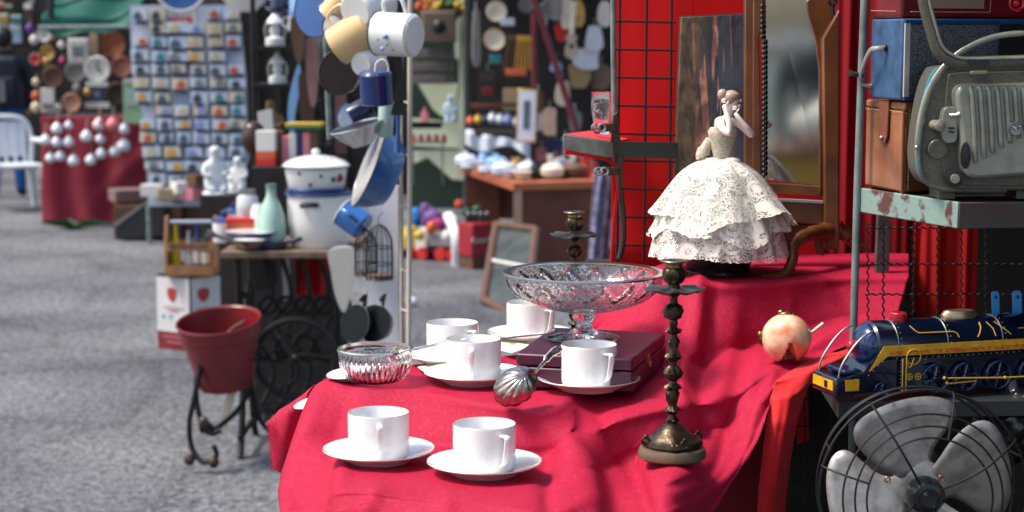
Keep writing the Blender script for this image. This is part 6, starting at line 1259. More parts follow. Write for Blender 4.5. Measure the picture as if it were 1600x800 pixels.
# ---- left edge: chair, person, clothes
M_cw2 = mat('white moulded plastic', rgb(226, 230, 236), .35)
t = thing('garden_chair', 'white moulded plastic armchair standing beside the crimson skirt', 'chair', (at(22, 300, 17.3).x, 17.3, 0), R(30))
B().box((0, 0, .43), (.50, .48, .035)).done('seat', M_cw2, t, bevel=.012)
B().grid(lambda u, v: (-.2+.4*u, .27+.05*v, .50+.34*v), 6, 6).done('back_shell', M_cw2, t, thick=.012)
bk = B()
for k in range(5): x = -.18+.09*k; bk.tube([(x, .24, .44), (x*1.05, .29, .68), (x*1.05, .31, .84)], .02, 6, smooth=3, flat=.4)
bk.tube([(-.24, .25, .45), (-.26, .30, .70), (-.17, .33, .87), (.17, .33, .87), (.26, .30, .70), (.24, .25, .45)], .026, 8, smooth=6).done('backrest', M_cw2, t)
for s in (-1, 1):
    B().tube([(s*.26, .27, .66), (s*.30, .05, .66), (s*.29, -.20, .64), (s*.27, -.25, .55), (s*.25, -.24, .43)], .026, 8, smooth=6).done('armrest', M_cw2, t)
    for y, yy in ((-.22, -.27), (.22, .27)): B().tube([(s*.23, y, .43), (s*.27, yy, 0)], [.045, .028], 8).done('leg', M_cw2, t)
# the person, seen from behind
px_, Yp = 12, 18.6; b0 = (at(px_, 300, Yp).x, Yp, 0); t = thing('person', 'person in blue trousers seen from behind wearing a dark navy backpack', 'person', b0, R(192))
V = [(0, 0, .95, .16, .12), (0, 0, 1.15, .15, .11), (0, .01, 1.38, .17, .11), (0, .0, 1.50, .07), (0, -.01, 1.58, .085), (0, -.01, 1.68, .09),
     (.20, 0, 1.42, .065), (.25, .03, 1.15, .052), (.22, -.10, .95, .04), (.22, -.14, .87, .035), (-.20, 0, 1.42, .065), (-.25, .03, 1.15, .052), (-.22, -.08, .94, .04), (-.22, -.12, .86, .035),
     (.10, 0, .88, .10), (.11, -.01, .50, .075), (.12, .02, .10, .055), (.13, -.10, .04, .045), (-.10, 0, .88, .10), (-.12, .01, .50, .075), (-.14, .04, .10, .055), (-.15, -.08, .04, .045)]
E = [(0, 1), (1, 2), (2, 3), (3, 4), (4, 5), (2, 6), (6, 7), (7, 8), (8, 9), (2, 10), (10, 11), (11, 12), (12, 13), (0, 14), (14, 15), (15, 16), (16, 17), (0, 18), (18, 19), (19, 20), (20, 21)]
bd = skin('body', V, E, mat('navy jacket', (.015, .02, .035), .8), t)
for m in (mat('blue trousers', rgb(18, 84, 150), .8), mat('skin', rgb(196, 150, 124), .5), mat('dark shoes', (.02, .018, .018), .5)): bd.data.materials.append(m)
for f in bd.data.polygons: z = f.center.z; f.material_index = 3 if z < .09 else 1 if z < .92 and abs(f.center.x) < .21 else 2 if z > 1.53 or z < .92 else 0
B().ball((0, .02, 1.66), (.105, .115, .12), 20, 12).done('hair', mat('dark hair', (.015, .01, .008), .6), t)
BACKPACK = 1
mp_ = copy_tree(t); mp_.location = (-2.36, -6.0, 0); mp_.rotation_euler = (0, 0, R(168)); mp_['label'] = 'dark haired person facing the stall, seen blurred in the mirror'
bp_ = B().box((0, .20, 1.22), (.34, .20, .50)).done('backpack', mat('navy backpack', (.012, .016, .035), .7), t, bevel=.05)
B().box((0, .31, 1.15), (.24, .05, .22)).done('pocket', mat('navy backpack', (0, 0, 0)), bp_, bevel=.02); B().box((.0, .345, 1.12), (.06, .01, .22)).done('pale_stripe', M_grey, bp_)
panel('back_board', 'dark back board behind the person at the far left', 'board', -60, -40, 64, 215, 20.5, M_hut)
for i, (x, y, w, h, m, c) in enumerate(((6, 28, 14, 14, M_yel, 'yellow'), (26, 30, 16, 14, M_teal, 'teal and white'), (5, 50, 16, 26, M_grey, 'blue grey'), (25, 52, 17, 30, mat('ice blue', rgb(170, 190, 200), .6), 'ice blue'), (45, 20, 12, 34, M_brown, 'rust brown'), (2, 8, 10, 10, M_or, 'orange'), (14, 12, 12, 10, mat('leafy green', rgb(60, 100, 50), .6), 'green'), (50, 8, 8, 16, M_grey, 'grey'))):
    card('hanging_garment', '%s garment hanging at the top left corner' % c, 'garment', x, y, w, h, 19.6+.02*i, m, [('white_band', 0, h*.3, w, h*.25, M_wh)], group='garments at the far left stall')
for i, (x, y, m, c) in enumerate(((3, 195, M_wh, 'white'), (6, 210, M_pink, 'pink'), (2, 226, M_wh, 'off white'), (5, 245, M_grey, 'grey'))): boxthing('storage_box', '%s box stacked behind the garden chair' % c, 'box', at(x, y, 19.4), (.16, .2, .10), [(0, 1, m)], group='boxes behind the garden chair')
t = thing('weed', 'small green weed at the foot of the crimson skirt', 'plant', (at(118, 357, 15.5).x, 15.5, 0)); b = B()
for k in range(60): a = rnd.random()*6.28; l_ = .06+.10*rnd.random(); b.vf([(0, 0, 0), (math.cos(a)*l_*.6+.01, math.sin(a)*l_*.6, l_*.6), (math.cos(a)*l_*2, math.sin(a)*l_, l_*.4)], [(0, 1, 2)])
b.done('leaves', mat('weed green', (.03, .08, .02), .7), t, smooth=False)
# ---- souvenir board
YB = 14.3; t = thing('souvenir_board', 'tall pale blue display board covered in rows of souvenir house tiles', 'display board', at(300, 330, YB+.05))
M_pb = mat('pale blue board', rgb(200, 204, 216), .6, col2=rgb(140, 152, 176), ns=4)
B().pp([(203, 8), (372, 8), (384, 120), (388, 250), (360, 322), (232, 322), (228, 200), (206, 110)], YB+.04, .04).done('panel', M_pb, t, world=True)
for x in (232, 350): B().tube([at(x, 318, YB+.1), Vector((at(x, 318, YB+.1).x, YB+.1, 0))], .02, 8).done('leg', M_gpost, t, world=True)
for x in (238, 268, 304, 342): B().pp([(x-1.5, 14), (x+1.5, 14), (x+3.5, 312), (x+.5, 312)], YB+.03, .012).done('white_divider', M_wh, t, world=True)
ORD = ['first', 'second', 'third', 'fourth', 'fifth', 'sixth', 'seventh', 'eighth', 'ninth', 'tenth', 'eleventh', 'twelfth', 'thirteenth', 'fourteenth']
pic = [(M_or, 'orange'), (M_grey, 'grey'), (mat('sand tile', rgb(206, 188, 150), .5), 'sand'), (mat('slate tile', rgb(70, 92, 106), .5), 'slate'), (M_teal, 'teal'), (mat('mustard tile', rgb(216, 160, 60), .5), 'mustard'), (mat('lavender tile', rgb(140, 150, 200), .5), 'lavender'), (mat('dark roof tile', rgb(52, 60, 72), .5), 'dark')]
M_tile = [mat('tile white', rgb(216, 218, 222), .4), mat('tile sky', rgb(206, 216, 228), .4), mat('tile cream', rgb(222, 210, 186), .4)]; M_tfoot = mat('tile dark foot', rgb(52, 66, 92), .6)
for r in range(14):
    y = 22+r*21.5; cols = 6 if r < 10 else 5; xl = 204+max(0, y-110)*.14+(8 if r > 11 else 0); xr = 374+min(12, y*.1)-(0 if r < 12 else 24)
    for c in range(cols):
        if r == 0 and c in (2, 3): continue
        x = xl+(c+.5)*(xr-xl)/cols+rnd.uniform(-1.5, 1.5); yy = y+rnd.uniform(-1.5, 1.5); big = r in (1, 2, 3) and c == 2
        w = (xr-xl)/cols*(.86 if not big else 1.05); h = 16+rnd.uniform(-3, 2.5); pm, pc = rnd.choice(pic); bm_ = rnd.choice(M_tile)
        p = at(x, yy, YB-.0); k = 1/ppm(p)
        if rnd.random() < .035: continue
        q = thing('souvenir_tile', 'small %s souvenir house tile, %s row from the top, %s from the left' % (pc, ORD[r], ORD[c]), 'souvenir tile', p, group='souvenir house tiles on the board')
        q.rotation_euler = (0, R(rnd.uniform(-4, 4)), 0); B().box((0, 0, 0), (w*k*rnd.uniform(.85, 1.08), .045, h*k)).done('plaque', bm_, q)
        o = rnd.uniform(-.15, .2)*w*k; B().prism([(o-w*.24*k, -.024, -h*.42*k), (o+w*.24*k, -.024, -h*.42*k), (o+w*.24*k, -.024, h*.02*k), (o, -.024, h*.34*k), (o-w*.24*k, -.024, h*.02*k)], (0, -.012, 0)).done('painted_house', pm, q, smooth=False)
        B().box((w*.05*k, -.004, -h*.70*k), (w*rnd.uniform(.5, .9)*k, .05, h*.30*k)).done('dark_foot', M_tfoot, q)  # dark strip below each plaque
        if big: B().box((w*.1*k, .03, 0), (w*1.25*k, .01, h*1.75*k)).done('red_backing', mat('brick red board', rgb(170, 70, 64), .6), q)
disc('blue_plate', 'large blue plate with white rim on top of the souvenir board', 'plate', 283, -22, 42, YB-.1, mat('cobalt glaze', rgb(40, 92, 146), .25, col2=rgb(24, 60, 110), ns=14), M_wh)
t = thing('white_bowl', 'white lampshade like bowl hanging by the board\'s top right corner', 'bowl', at(382, 6, 13.6)); B().lathe([(0, -.06), (.08, -.06), (.14, .0), (.20, .10), (.19, .10), (.13, .01), (0, -.04)], 32).done('bowl_body', M_enam, t)
t = thing('ramp_block', 'black sloping plastic ramp block on the asphalt below the souvenir board', 'ramp', (at(215, 370, 14.6).x, 14.6, 0))
B().prism([at(*q) for q in ((176, 350, 14.6), (228, 314, 14.6), (258, 318, 14.6), (258, 372, 14.6), (196, 376, 14.6), (182, 370, 14.6))], (0, .7, 0)).done('block', mat('black rubber plastic', (.02, .02, .022), .6), t, world=True, bevel=.02)
B().prism([at(*q) for q in ((176, 350, 14.59), (228, 314, 14.59), (232, 316, 14.59), (181, 354, 14.59))], (0, .7, 0)).done('worn_edge', M_grey, t, world=True)
for i, (x, y, w, d, h, m, c) in enumerate(((238, 372, .55, .4, .28, M_brown, 'brown'), (262, 372, .3, .3, .30, M_hut, 'dark'), (222, 330, .5, .3, .10, mat('rag', rgb(120, 92, 88), .9), 'dusty rose'), (285, 340, .5, .35, .42, M_brown, 'umber'))):
    q = at(x, y, 14.9+.05*i); q.z = 0 if i != 2 else .30; boxthing('wooden_crate', '%s crate on the ground below the souvenir board' % c, 'crate', q, (w, d, h), [(0, 1, m)], R(12*i), group='crates below the souvenir board')
for i, (x, y, m, c) in enumerate(((238, 306, M_wh, 'white'), (262, 312, mat('beige card', (0, 0, 0)), 'beige'), (286, 302, M_wh, 'cream'), (310, 290, M_brown, 'brown'), (300, 312, M_pink, 'pink'))): boxthing('small_box', '%s small box heaped at the foot of the souvenir board' % c, 'box', at(x, y, 13.9), (.16, .12, .09), [(0, 1, m)], R(17*i), group='small boxes at the foot of the board')
# ---- dark shed between
t = thing('market_shed', 'dark timber shed wall between the souvenir board and the iron stand', 'shed', (at(450, 300, 19).x, 19, 0))
x0, x1 = at(366, 0, 19).x, at(640, 0, 19).x; B().box(((x0+x1)/2-t.location.x, 0, 1.5), (x1-x0, .1, 3.0)).done('wall', M_hut, t)
for k in range(9): B().box((x0+(x1-x0)*k/8-t.location.x, -.06, 1.5), (.05, .03, 3.0)).done('batten', M_umb, t)
# ============================================================ middle stall
YS = 15.5
M_gr = mat('leafy green board', rgb(52, 74, 54), .7, col2=rgb(26, 42, 34), ns=2.2)
M_cr2 = mat('sunlight-coloured cloth', rgb(246, 248, 226), .8, col2=rgb(222, 232, 188), ns=3)  # pale colour stands in for the sunlit patches behind the pole
t = thing('green_screen', 'green screen of boards behind the cream pole', 'screen', (at(680, 300, 17.5).x, 17.5, 0)); a, b_ = at(640, -40, 17.5), at(730, 330, 17.5)
B().box((0, 0, 1.6), (b_.x-a.x, .06, 3.2)).done('board', M_gr, t)
for i, (pix, c) in enumerate((([(652, 128), (716, 130), (712, 160), (690, 182), (676, 170)], 'triangular sunlight-coloured cloth in the middle of the green screen'), ([(644, 184), (700, 190), (716, 150), (724, 148), (724, 232), (644, 228)], 'sunlight-coloured cloth piece behind the little shelf'), ([(645, 236), (724, 234), (724, 282), (706, 280), (668, 246), (646, 256)], 'brightest sunlight-coloured cloth at the bottom of the green screen'), ([(708, 40), (722, 20), (726, 90), (712, 92)], 'small sunlight-coloured cloth by the brown clock case'))):
    tag(B().pp(pix, 17.2+.03*i, .02).done('sunpatch_cloth', M_cr2), c, 'cloth', 'sunlight-coloured cloths on the green screen')
tag(B().pp([(716, -20), (726, -20), (726, 280), (717, 280)], 17.1, .03).done('sunpatch_strip', M_cr2), 'tall sunlight-coloured strip at the right edge of the green screen', 'strip')
t = thing('clock_case', 'brown wooden clock case with dark round dial hanging on the green screen', 'clock', at(686, 42, 16.9)); k = 1/ppm(t.location)
B().box((0, 0, 0), (54*k, .12, 50*k)).done('case', mat('dusty wood', rgb(122, 100, 84), .7, col2=rgb(90, 74, 64), ns=6), t, bevel=.02); B().ball((0, -.05, .0), (11*k, .04, 11*k), 20, 10).done('dial', M_black, t)
for i, y in enumerate((84, 104, 124)): card('grey_plank', '%s grey plank under the clock case' % ['top', 'middle', 'bottom'][i], 'plank', 676, y, 66, 14, 16.95, mat('grey plank', rgb(128, 116, 112), .8, col2=rgb(80, 72, 70), ns=10), group='grey planks on the green screen')
for i, (x, y, m, c) in enumerate(((662, 8, M_or, 'orange'), (680, 10, M_yel, 'yellow'), (698, 6, mat('leafy green', (0, 0, 0)), 'green'), (716, 9, M_yel, 'amber'))): 
    q = thing('flower_pot', '%s flowers hanging at the top of the green screen' % c, 'flowers', at(x, y, 17.0), group='flowers over the clock case'); b = B()
    for k in range(14): b.ball((rnd.gauss(0, .05), rnd.gauss(0, .03), rnd.gauss(0, .04)), .03, 8, 5)
    b.done('blossoms', m, q); B().lathe([(0, -.10), (.04, -.10), (.05, -.04), (0, -.04)], 12).done('pot', M_brown, q)
t = thing('wall_shelf', 'thin shelf with small red jars on the green screen', 'shelf', at(668, 222, 16.8)); B().box((0, 0, 0), (.36, .14, .015)).done('board', M_gpost, t)
for x in (-.14, .14): B().box((x, 0, -.2), (.012, .12, .4)).done('bracket', M_gpost, t)
for i in range(5): q = lathe_thing('red_jar', '%s of five small red jars on the thin shelf' % ORD[i], 'jar', at(646+i*12, 221, 16.8), [(0, 0), (.022, 0), (.024, .04), (.014, .055), (0, .055)], M_red, extra=[('lid', [(0, .055), (.016, .055), (.016, .065), (0, .065)], M_black)], group='red jars on the thin shelf')
t = thing('wall_shelf', 'upper thin shelf carrying the pale figurine', 'shelf', at(665, 192, 16.8)); B().box((0, 0, 0), (.34, .14, .015)).done('board', M_black, t); B().box((0, .06, -.03), (.30, .02, .05)).done('bracket', M_black, t)
figurine('small pink and white figurine standing on the upper thin shelf', 664, 190, 16.75, 24, M_pink, name='small_figurine'); figurine('pale blue figurine leaning at the triangular sunlight-coloured cloth', 704, 190, 16.7, 46, mat('ice blue', (0, 0, 0)), name='pale_figurine')
# stall hull
t = thing('middle_stall', 'dark market stall of posts and boards full of bric-a-brac', 'stall', (at(830, 300, 16.5).x, 16.5, 0))
xa, xb = at(728, 0, 16.5).x, at(1010, 0, 16.5).x; cx_ = t.location.x
B().box(((xa+xb)/2-cx_, 0, 1.5), (xb-xa, .08, 3.0)).done('back_wall', M_umb, t); B().box(((xa+xb)/2-cx_, -1.4, 2.62), (xb-xa+.3, 3.0, .05)).done('roof', M_hut, t)  # roof is out of view, added to darken the stall
M_pole = mat('maroon pole', rgb(92, 18, 32), .45)
B().tube([(at(733, 0, 15.2).x-cx_, -1.3, 0), (at(733, 0, 15.2).x-cx_, -1.3, 2.6)], .045, 10).done('post', M_black, t); B().tube([(at(741, 0, 15.3).x-cx_, -1.2, 0), (at(741, 0, 15.3).x-cx_, -1.2, 2.6)], .018, 8).done('post', M_pole, t)
B().tube([at(832, -10, 13.2), at(868, 100, 13.2), at(916, 250, 13.2), at(930, 330, 13.2)], .024, 10).done('diagonal_brace', M_pole, t, world=True)
B().tube([at(834, 20, 13.4), at(835, 140, 13.4)], .022, 10).done('short_brace', M_pole, t, world=True)
# brown table
YT2 = 13.3; tzz = at(730, 268, YT2).z
t = thing('brown_table', 'big reddish brown wooden table with closed side, loaded with white crockery', 'table', (at(830, 400, YT2).x, YT2, 0))
M_tb = mat('reddish brown veneer', rgb(112, 56, 34), .5, col2=rgb(74, 34, 22), ns=5)
a, b_, c = at(720, 280, 13.9), at(802, 300, 12.2), at(940, 300, 12.6)
B().foot([(a.x, 13.9), (b_.x, 12.2), (c.x, 12.4), (c.x, 14.1)], tzz-.05, tzz).done('table_top', mat('orange brown top', rgb(176, 100, 62), .5, col2=rgb(130, 66, 40), ns=4), t, world=True)
B().foot([(b_.x+.02, 12.25), (c.x, 12.45), (c.x, 12.49), (b_.x+.02, 12.29)], 0, tzz-.051).done('side_panel', M_tb, t, world=True)
B().foot([(a.x+.04, 13.9), (a.x+.3, 13.9), (a.x+.3, 13.86), (a.x+.04, 13.86)], 0, tzz-.051).done('leg_panel', M_tb, t, world=True); B().foot([(a.x+.04, 13.94), (b_.x+.3, 13.94), (b_.x+.3, 13.96), (a.x+.04, 13.96)], .25, tzz-.051).done('back_panel', M_tb, t, world=True)
B().foot([(b_.x, 12.21), (b_.x+.06, 12.21), (b_.x+.06, 12.25), (b_.x, 12.25)], 0, tzz-.051).done('leg', mat('pale batten', rgb(150, 124, 104), .7), t, world=True)
def ot(x, Y): return Vector((at(x, 280, Y).x, Y, tzz+.001))
M_cb = mat('cool white crockery', rgb(206, 212, 222), .3)
def crock(i, x, Y, kind, c):
    m = {'white': M_cb, 'blue': M_bf, 'brown': M_brown, 'gold': M_gold, 'dark': M_black, 'red': M_red, 'cream': M_tile[2]}[c]; g = 'crockery on the brown table'
    w = ['at the left end', 'by the front corner', 'in the middle', 'near the right end', 'at the back']
    prof = {'bowl': [(0, 0), (.03, 0), (.05, .02), (.07, .06), (.066, .06), (0, .015)], 'jug': [(0, 0), (.035, 0), (.05, .04), (.04, .09), (.03, .11), (.04, .13), (0, .12)], 'plate stack': [(0, 0), (.05, 0), (.09, .012), (.09, .05), (0, .05)], 'tureen': [(0, 0), (.05, 0), (.085, .03), (.09, .07), (.06, .10), (.015, .11), (.015, .13), (0, .13)]}[kind]
    ex = {'jug': ('handle', None), 'bowl': None, 'plate stack': None, 'tureen': None}[kind]
    q = lathe_thing(kind.replace(' ', '_'), '%s %s, %s piece from the left on the brown table' % (c, kind, (ORD+['fifteenth', 'sixteenth', 'seventeenth', 'eighteenth'])[i]), kind.split()[-1] if kind != 'plate stack' else 'plates', ot(x, Y), prof, m, group=g)
    if kind == 'jug': B().tube([(.045, 0, .11), (.08, 0, .10), (.075, 0, .05), (.048, 0, .04)], .008, 6, smooth=4).done('handle', m, q)
for i, (x, Y, kd, c) in enumerate(((728, 13.7, 'tureen', 'white'), (738, 13.6, 'plate stack', 'white'), (747, 13.5, 'bowl', 'white'), (756, 13.7, 'jug', 'blue'), (766, 13.2, 'plate stack', 'white'), (776, 13.4, 'tureen', 'blue'), (786, 12.8, 'tureen', 'white'), (797, 12.6, 'bowl', 'white'), (806, 12.9, 'jug', 'gold'), (816, 12.5, 'bowl', 'cream'), (826, 12.8, 'tureen', 'white'), (838, 12.6, 'jug', 'dark'), (850, 12.7, 'plate stack', 'gold'), (862, 12.6, 'tureen', 'cream'), (873, 12.8, 'jug', 'white'), (886, 12.7, 'bowl', 'brown'), (900, 12.7, 'tureen', 'brown'), (914, 12.7, 'jug', 'red'))): crock(i, x, Y, kd, c)
# shelf with white drape
t = thing('draped_shelf', 'shelf covered by a long white drape in the dark middle stall', 'shelf', at(775, 215, 14.9)); a, b_ = at(728, 196, 14.9), at(828, 214, 14.6)
B().foot([(a.x, 14.8), (b_.x, 14.6), (b_.x, 15.4), (a.x, 15.4)], a.z-.08, a.z-.05).done('board', M_hut, t, world=True)
B().grid(lambda u, v: (a.x+(b_.x-a.x)*u, 14.8-.2*u+(.4*(1-v*2) if v < .5 else 0)-.02*math.sin(u*23), (a.z-.045+(b_.z-a.z)*u-(max(0, v-.5)*.30*(.7+.3*math.sin(u*7))))), 50, 14).done('drape', mat('cool white linen', rgb(208, 214, 224), .8), t, world=True, thick=.008, ang=180)
for i, (x, y, r, m, c) in enumerate(((735, 188, 7, M_or, 'orange'), (747, 186, 7, M_yel, 'amber'), (758, 186, 6, M_navyc, 'navy'), (769, 184, 8, M_cb, 'white'), (781, 186, 8, M_cb, 'bluish white'), (793, 186, 9, mat('lavender tile', (0, 0, 0)), 'lavender'), (807, 190, 8, M_tile[2], 'cream'))):
    p = at(x, y+r, 14.85); k = r/ppm(p); lathe_thing('vase', '%s vase standing on the draped shelf' % c, 'vase', p+Vector((0, 0, .0)), [(0, 0), (k*.6, 0), (k, k*.7), (k*.8, k*1.4), (k*.4, k*1.8), (k*.55, k*2.1), (0, k*2)], m, extra=[('neck_ring', [(k*.40, k*1.8), (k*.5, k*1.85), (k*.4, k*1.9)], M_gold)], group='vases on the draped shelf')
t = thing('picture_frame', 'tall gilt framed print with white mount leaning in the middle stall', 'picture', at(822, 222, 14.0), R(-8)); k = 1/ppm(t.location); t.rotation_euler = (0, R(2), R(-8))
B().box((0, 0, 41*k), (32*k, .03, 84*k)).done('frame', M_gold, t, bevel=.008); B().box((0, -.018, 41*k), (27*k, .008, 78*k)).done('mount', M_cb, t); B().box((0, -.025, 43*k), (10*k, .006, 44*k)).done('print', mat('slate tile', (0, 0, 0)), t)
# hanging things in the middle stall
G2 = 'things hanging in the middle stall'
disc('cream_plate', 'cream wreath shaped plate hanging upper left in the middle stall', 'plate', 776, 18, 16, 14.8, M_tile[2], M_tile[2], G2); disc('cream_plate', 'cream plate with gold centre hanging below the wreath shaped one', 'plate', 773, 62, 17, 14.8, M_tile[2], M_gold, G2)
disc('round_mirror', 'round plate with grey rim at the top middle of the stall', 'plate', 858, 14, 15, 14.9, M_grey, M_cb, G2); disc('grey_plate', 'dim grey plate between the poles at the top', 'plate', 823, 8, 13, 15.0, M_grey, None, G2)
card('white_cards', 'pair of bright white cards beside the cream plates', 'card', 793, 34, 22, 12, 14.7, M_cb)
card('turquoise_tin', 'small turquoise tin hanging under the cream plates', 'tin', 774, 92, 18, 14, 14.8, M_teal)
t = thing('wooden_spoons', 'bundle of long wooden spoons with yellow heads', 'spoons', at(812, 85, 14.6), group=G2); k = 1/ppm(t.location)
for i in range(8): x = (-16+i*4.5)*k; B().tube([(x, 0, 24*k), (x*1.3-.02, .02, -24*k)], .007, 6).ball((x, 0, 24*k), (.014, .01, .03), 8, 6).done('spoon', MATS['mustard tile'] if i > 2 else M_brown, t)
card('orange_tray', 'orange brown tray under the bundle of spoons', 'tray', 806, 113, 32, 10, 14.6, M_or); card('red_sack', 'dark red sack on the shelf left of the picture', 'sack', 762, 143, 16, 12, 15, mat('dark red sack', rgb(120, 20, 30), .8))
card('straw_basket', 'beige straw basket left of the gilt picture', 'basket', 797, 155, 22, 34, 14.9, mat('beige card', (0, 0, 0)), [('dark_band', 0, -8, 22, 5, M_brown)]); card('brown_shelf', 'reddish plank shelf above the vases', 'shelf', 770, 166, 70, 8, 15.1, M_tb)
t = thing('guitar', 'pale small guitar hanging beside the diagonal pole', 'guitar', at(893, 72, 14.2), group=G2); k = 1/ppm(t.location)
B().prism([(x*k, 0, z*k) for x, z in ((q.x, q.y) for q in spline([Vector(v) for v in ((-10, -14), (0, -20), (10, -14), (9, 0), (6, 6), (9, 14), (0, 20), (-9, 14), (-6, 6), (-9, 0))], 4, True))], (0, .05, 0)).done('body', mat('pale maple', rgb(178, 164, 144), .4), t); B().tube([(0, -.01, 18*k), (.02, -.01, 70*k)], .02, 8).done('neck', M_tile[2], t); B().ball((0, -.006, 0), (.02, .004, .02), 10, 6).done('sound_hole', M_black, t)
for i, (x, y, w, h, m, c, n) in enumerate(((868, 12, 14, 40, M_grey, 'grey', 'tool'), (885, 20, 18, 50, M_tile[2], 'cream', 'instrument case'), (905, 22, 16, 40, M_gold, 'tarnished gold', 'tray'), (928, 60, 26, 40, M_cb, 'bright white', 'sky stand-in plaque'), (944, 22, 20, 40, M_wh, 'white', 'sky stand-in panel'), (918, 92, 40, 34, M_cb, 'brilliant white', 'sky stand-in sheet'), (878, 50, 18, 30, M_red, 'rust red', 'doll'), (905, 118, 34, 40, mat('straw cloth', rgb(150, 128, 92), .9), 'straw coloured', 'cushion'), (938, 120, 30, 40, mat('dusty wood', (0, 0, 0)), 'dusty brown', 'shutter'), (868, 104, 18, 16, M_bf, 'icy blue', 'fan'), (880, 146, 22, 40, M_tile[2], 'off white', 'shoe rack'), (858, 190, 24, 44, mat('peach', rgb(196, 164, 140), .7), 'peach', 'doll dress'), (842, 160, 16, 34, M_brown, 'brown', 'strap bundle'), (900, 190, 18, 34, M_grey, 'ash grey', 'coat'), (760, 120, 26, 20, M_hut, 'dark', 'basket'), (855, 60, 14, 40, M_hut, 'sooty', 'ladle'), (745, 60, 12, 90, M_grey, 'slate grey', 'plank'), (840, 190, 10, 30, M_cb, 'chalk white', 'candle box'), (868, 230, 26, 26, M_navyc, 'navy', 'book stack'), (884, 232, 14, 34, M_cb, 'pale', 'jug box'), (846, 244, 18, 26, M_pink, 'pink', 'tin box'), (905, 240, 20, 30, M_red, 'crimson', 'biscuit box'), (925, 210, 20, 60, M_hut, 'black', 'coat'))):  # the three sky pieces are white shapes put in for bright sky gaps
    p = at(x, y, 14.3+.035*i); k = 1/ppm(p); q = thing('hanging_item', '%s %s hanging in the dark middle stall' % (c, n), n, p, group=G2, rz=R(rnd.uniform(-15, 15)))
    pts = [(math.copysign(abs(math.cos(a))**.6, math.cos(a))*w/2*k*(1+.15*math.sin(3*a+i)), 0, math.copysign(abs(math.sin(a))**.6, math.sin(a))*h/2*k) for a in [2*PI*j/20 for j in range(20)]]
    B().prism(pts, (0, .05, 0)).done('item_body', m, q); B().tube([(0, .02, h/2*k), (0, .05, h/2*k+.06)], .006, 5).done('loop', M_steel, q)
# small goods in rows on the right
for i in range(9):
    x = 850+i*9; m, c = [(M_navyc, 'navy'), (M_cb, 'white'), (M_red, 'red'), (M_black, 'black'), (M_pink, 'pink'), (M_cb, 'ivory white'), (M_brown, 'brown'), (M_gold, 'gold'), (M_grey, 'grey')][i]
    boxthing('small_tin', '%s small tin in the row above the brown table' % c, 'tin', at(x, 262, 13.6), (.045, .05, .08+.02*(i % 3)), [(0, .5, m), (.5, 1, M_wh if i % 2 else M_brown)], group='tins in a row above the brown table')
t = thing('tin_shelf', 'dark shelf with the row of small tins', 'shelf', at(885, 264, 13.6)); B().box((0, 0, -.012), (.46, .14, .02)).done('board', M_hut, t); B().box((0, .06, -.05), (.4, .02, .06)).done('bracket', M_hut, t)
# lilac clothes hanging at the right of the table
for i, (x, w, m, c) in enumerate(((938, 16, mat('lilac patterned cloth', rgb(140, 138, 166), .8, col2=rgb(82, 74, 102), ns=20, sharp=.5), 'lilac patterned'), (952, 14, mat('plum cloth', rgb(70, 34, 48), .8, col2=rgb(112, 96, 110), ns=16, sharp=.5), 'plum patterned'))):
    a, b_ = at(x-w/2, 268, 12.0), at(x+w/2, 470, 12.0); tag(B().grid(lambda u, v: (a.x+(b_.x-a.x)*u*(1-.1*v)-.06*v, 12.0+.02*math.sin(u*9+v*2), a.z+(b_.z-a.z)*v), 30, 10).done('hanging_cloth', m, thick=.01, ang=180), '%s cloth hanging at the right end of the brown table' % c, 'cloth', 'cloths at the end of the brown table')
# leaning framed picture, crate, toys
t = thing('leaning_frame', 'large brown framed glass picture leaning on the brown table', 'picture', at(790, 485, 11.0))
f4 = [at(756, 470, 11.05), at(822, 502, 10.6), at(838, 360, 11.6), at(776, 352, 12.0)]; n_ = (f4[1]-f4[0]).cross(f4[3]-f4[0]).normalized()*-.03
cc2 = sum(f4, Vector())/4
B().prism(f4, n_).done('backing', mat('cream grey print', rgb(84, 88, 80), .25, col2=rgb(40, 46, 46), ns=5), t, world=True)
for i in range(4): B().tube([f4[i]-n_*.2, f4[(i+1) % 4]-n_*.2], .028, 8).done('frame_rail', mat('dull frame wood', rgb(92, 64, 50), .6), t, world=True)
B().tube([f4[0].lerp(f4[3], .5)-n_*.4, f4[1].lerp(f4[2], .55)-n_*.4], .012, 6).done('cross_bar', M_wh, t, world=True)
t = thing('red_crate', 'red drinks crate with white script lettering beside the leaning picture', 'crate', (at(747, 400, 12.9).x, 12.9, 0), R(38))
hC = at(735, 358, 13.1).z-.0; B().box((0, 0, .21), (.24, .18, .24)).done('body', mat('crate red', rgb(150, 26, 40), .5), t, bevel=.01)
B().box((0, 0, .045), (.22, .16, .088)).done('runner', M_brown, t); lettering('Coca-Cola', .058, M_wh, t, (0, -.0925, .21), ext=.003)
for i in range(4): tt = thing('drinks_bottle', '%s dark bottle top from the left in the red drinks crate' % ORD[i], 'bottle', Vector(t.location)+Vector((-.07+.045*i, .02*(i % 2), .332)), group='bottles in the red crate'); B().lathe([(0, 0), (.022, 0), (.022, .02), (.012, .06), (0, .06)], 14).done('glass_body', M_black, tt); B().lathe([(0, .06), (.014, .06), (.014, .07), (0, .07)], 12).done('crown_cap', M_cb, tt)
tag(B().tube([(at(712, 400, 13.0).x, 13.0, .0), (at(712, 370, 13.0).x, 13.0, .22), (at(700, 340, 13.2).x, 13.2, .36)], [.03, .035, .04], 8, smooth=5, flat=.5).done('pale_chair_arm', M_cw2), 'curved white plastic piece standing by the toys', 'plastic piece')
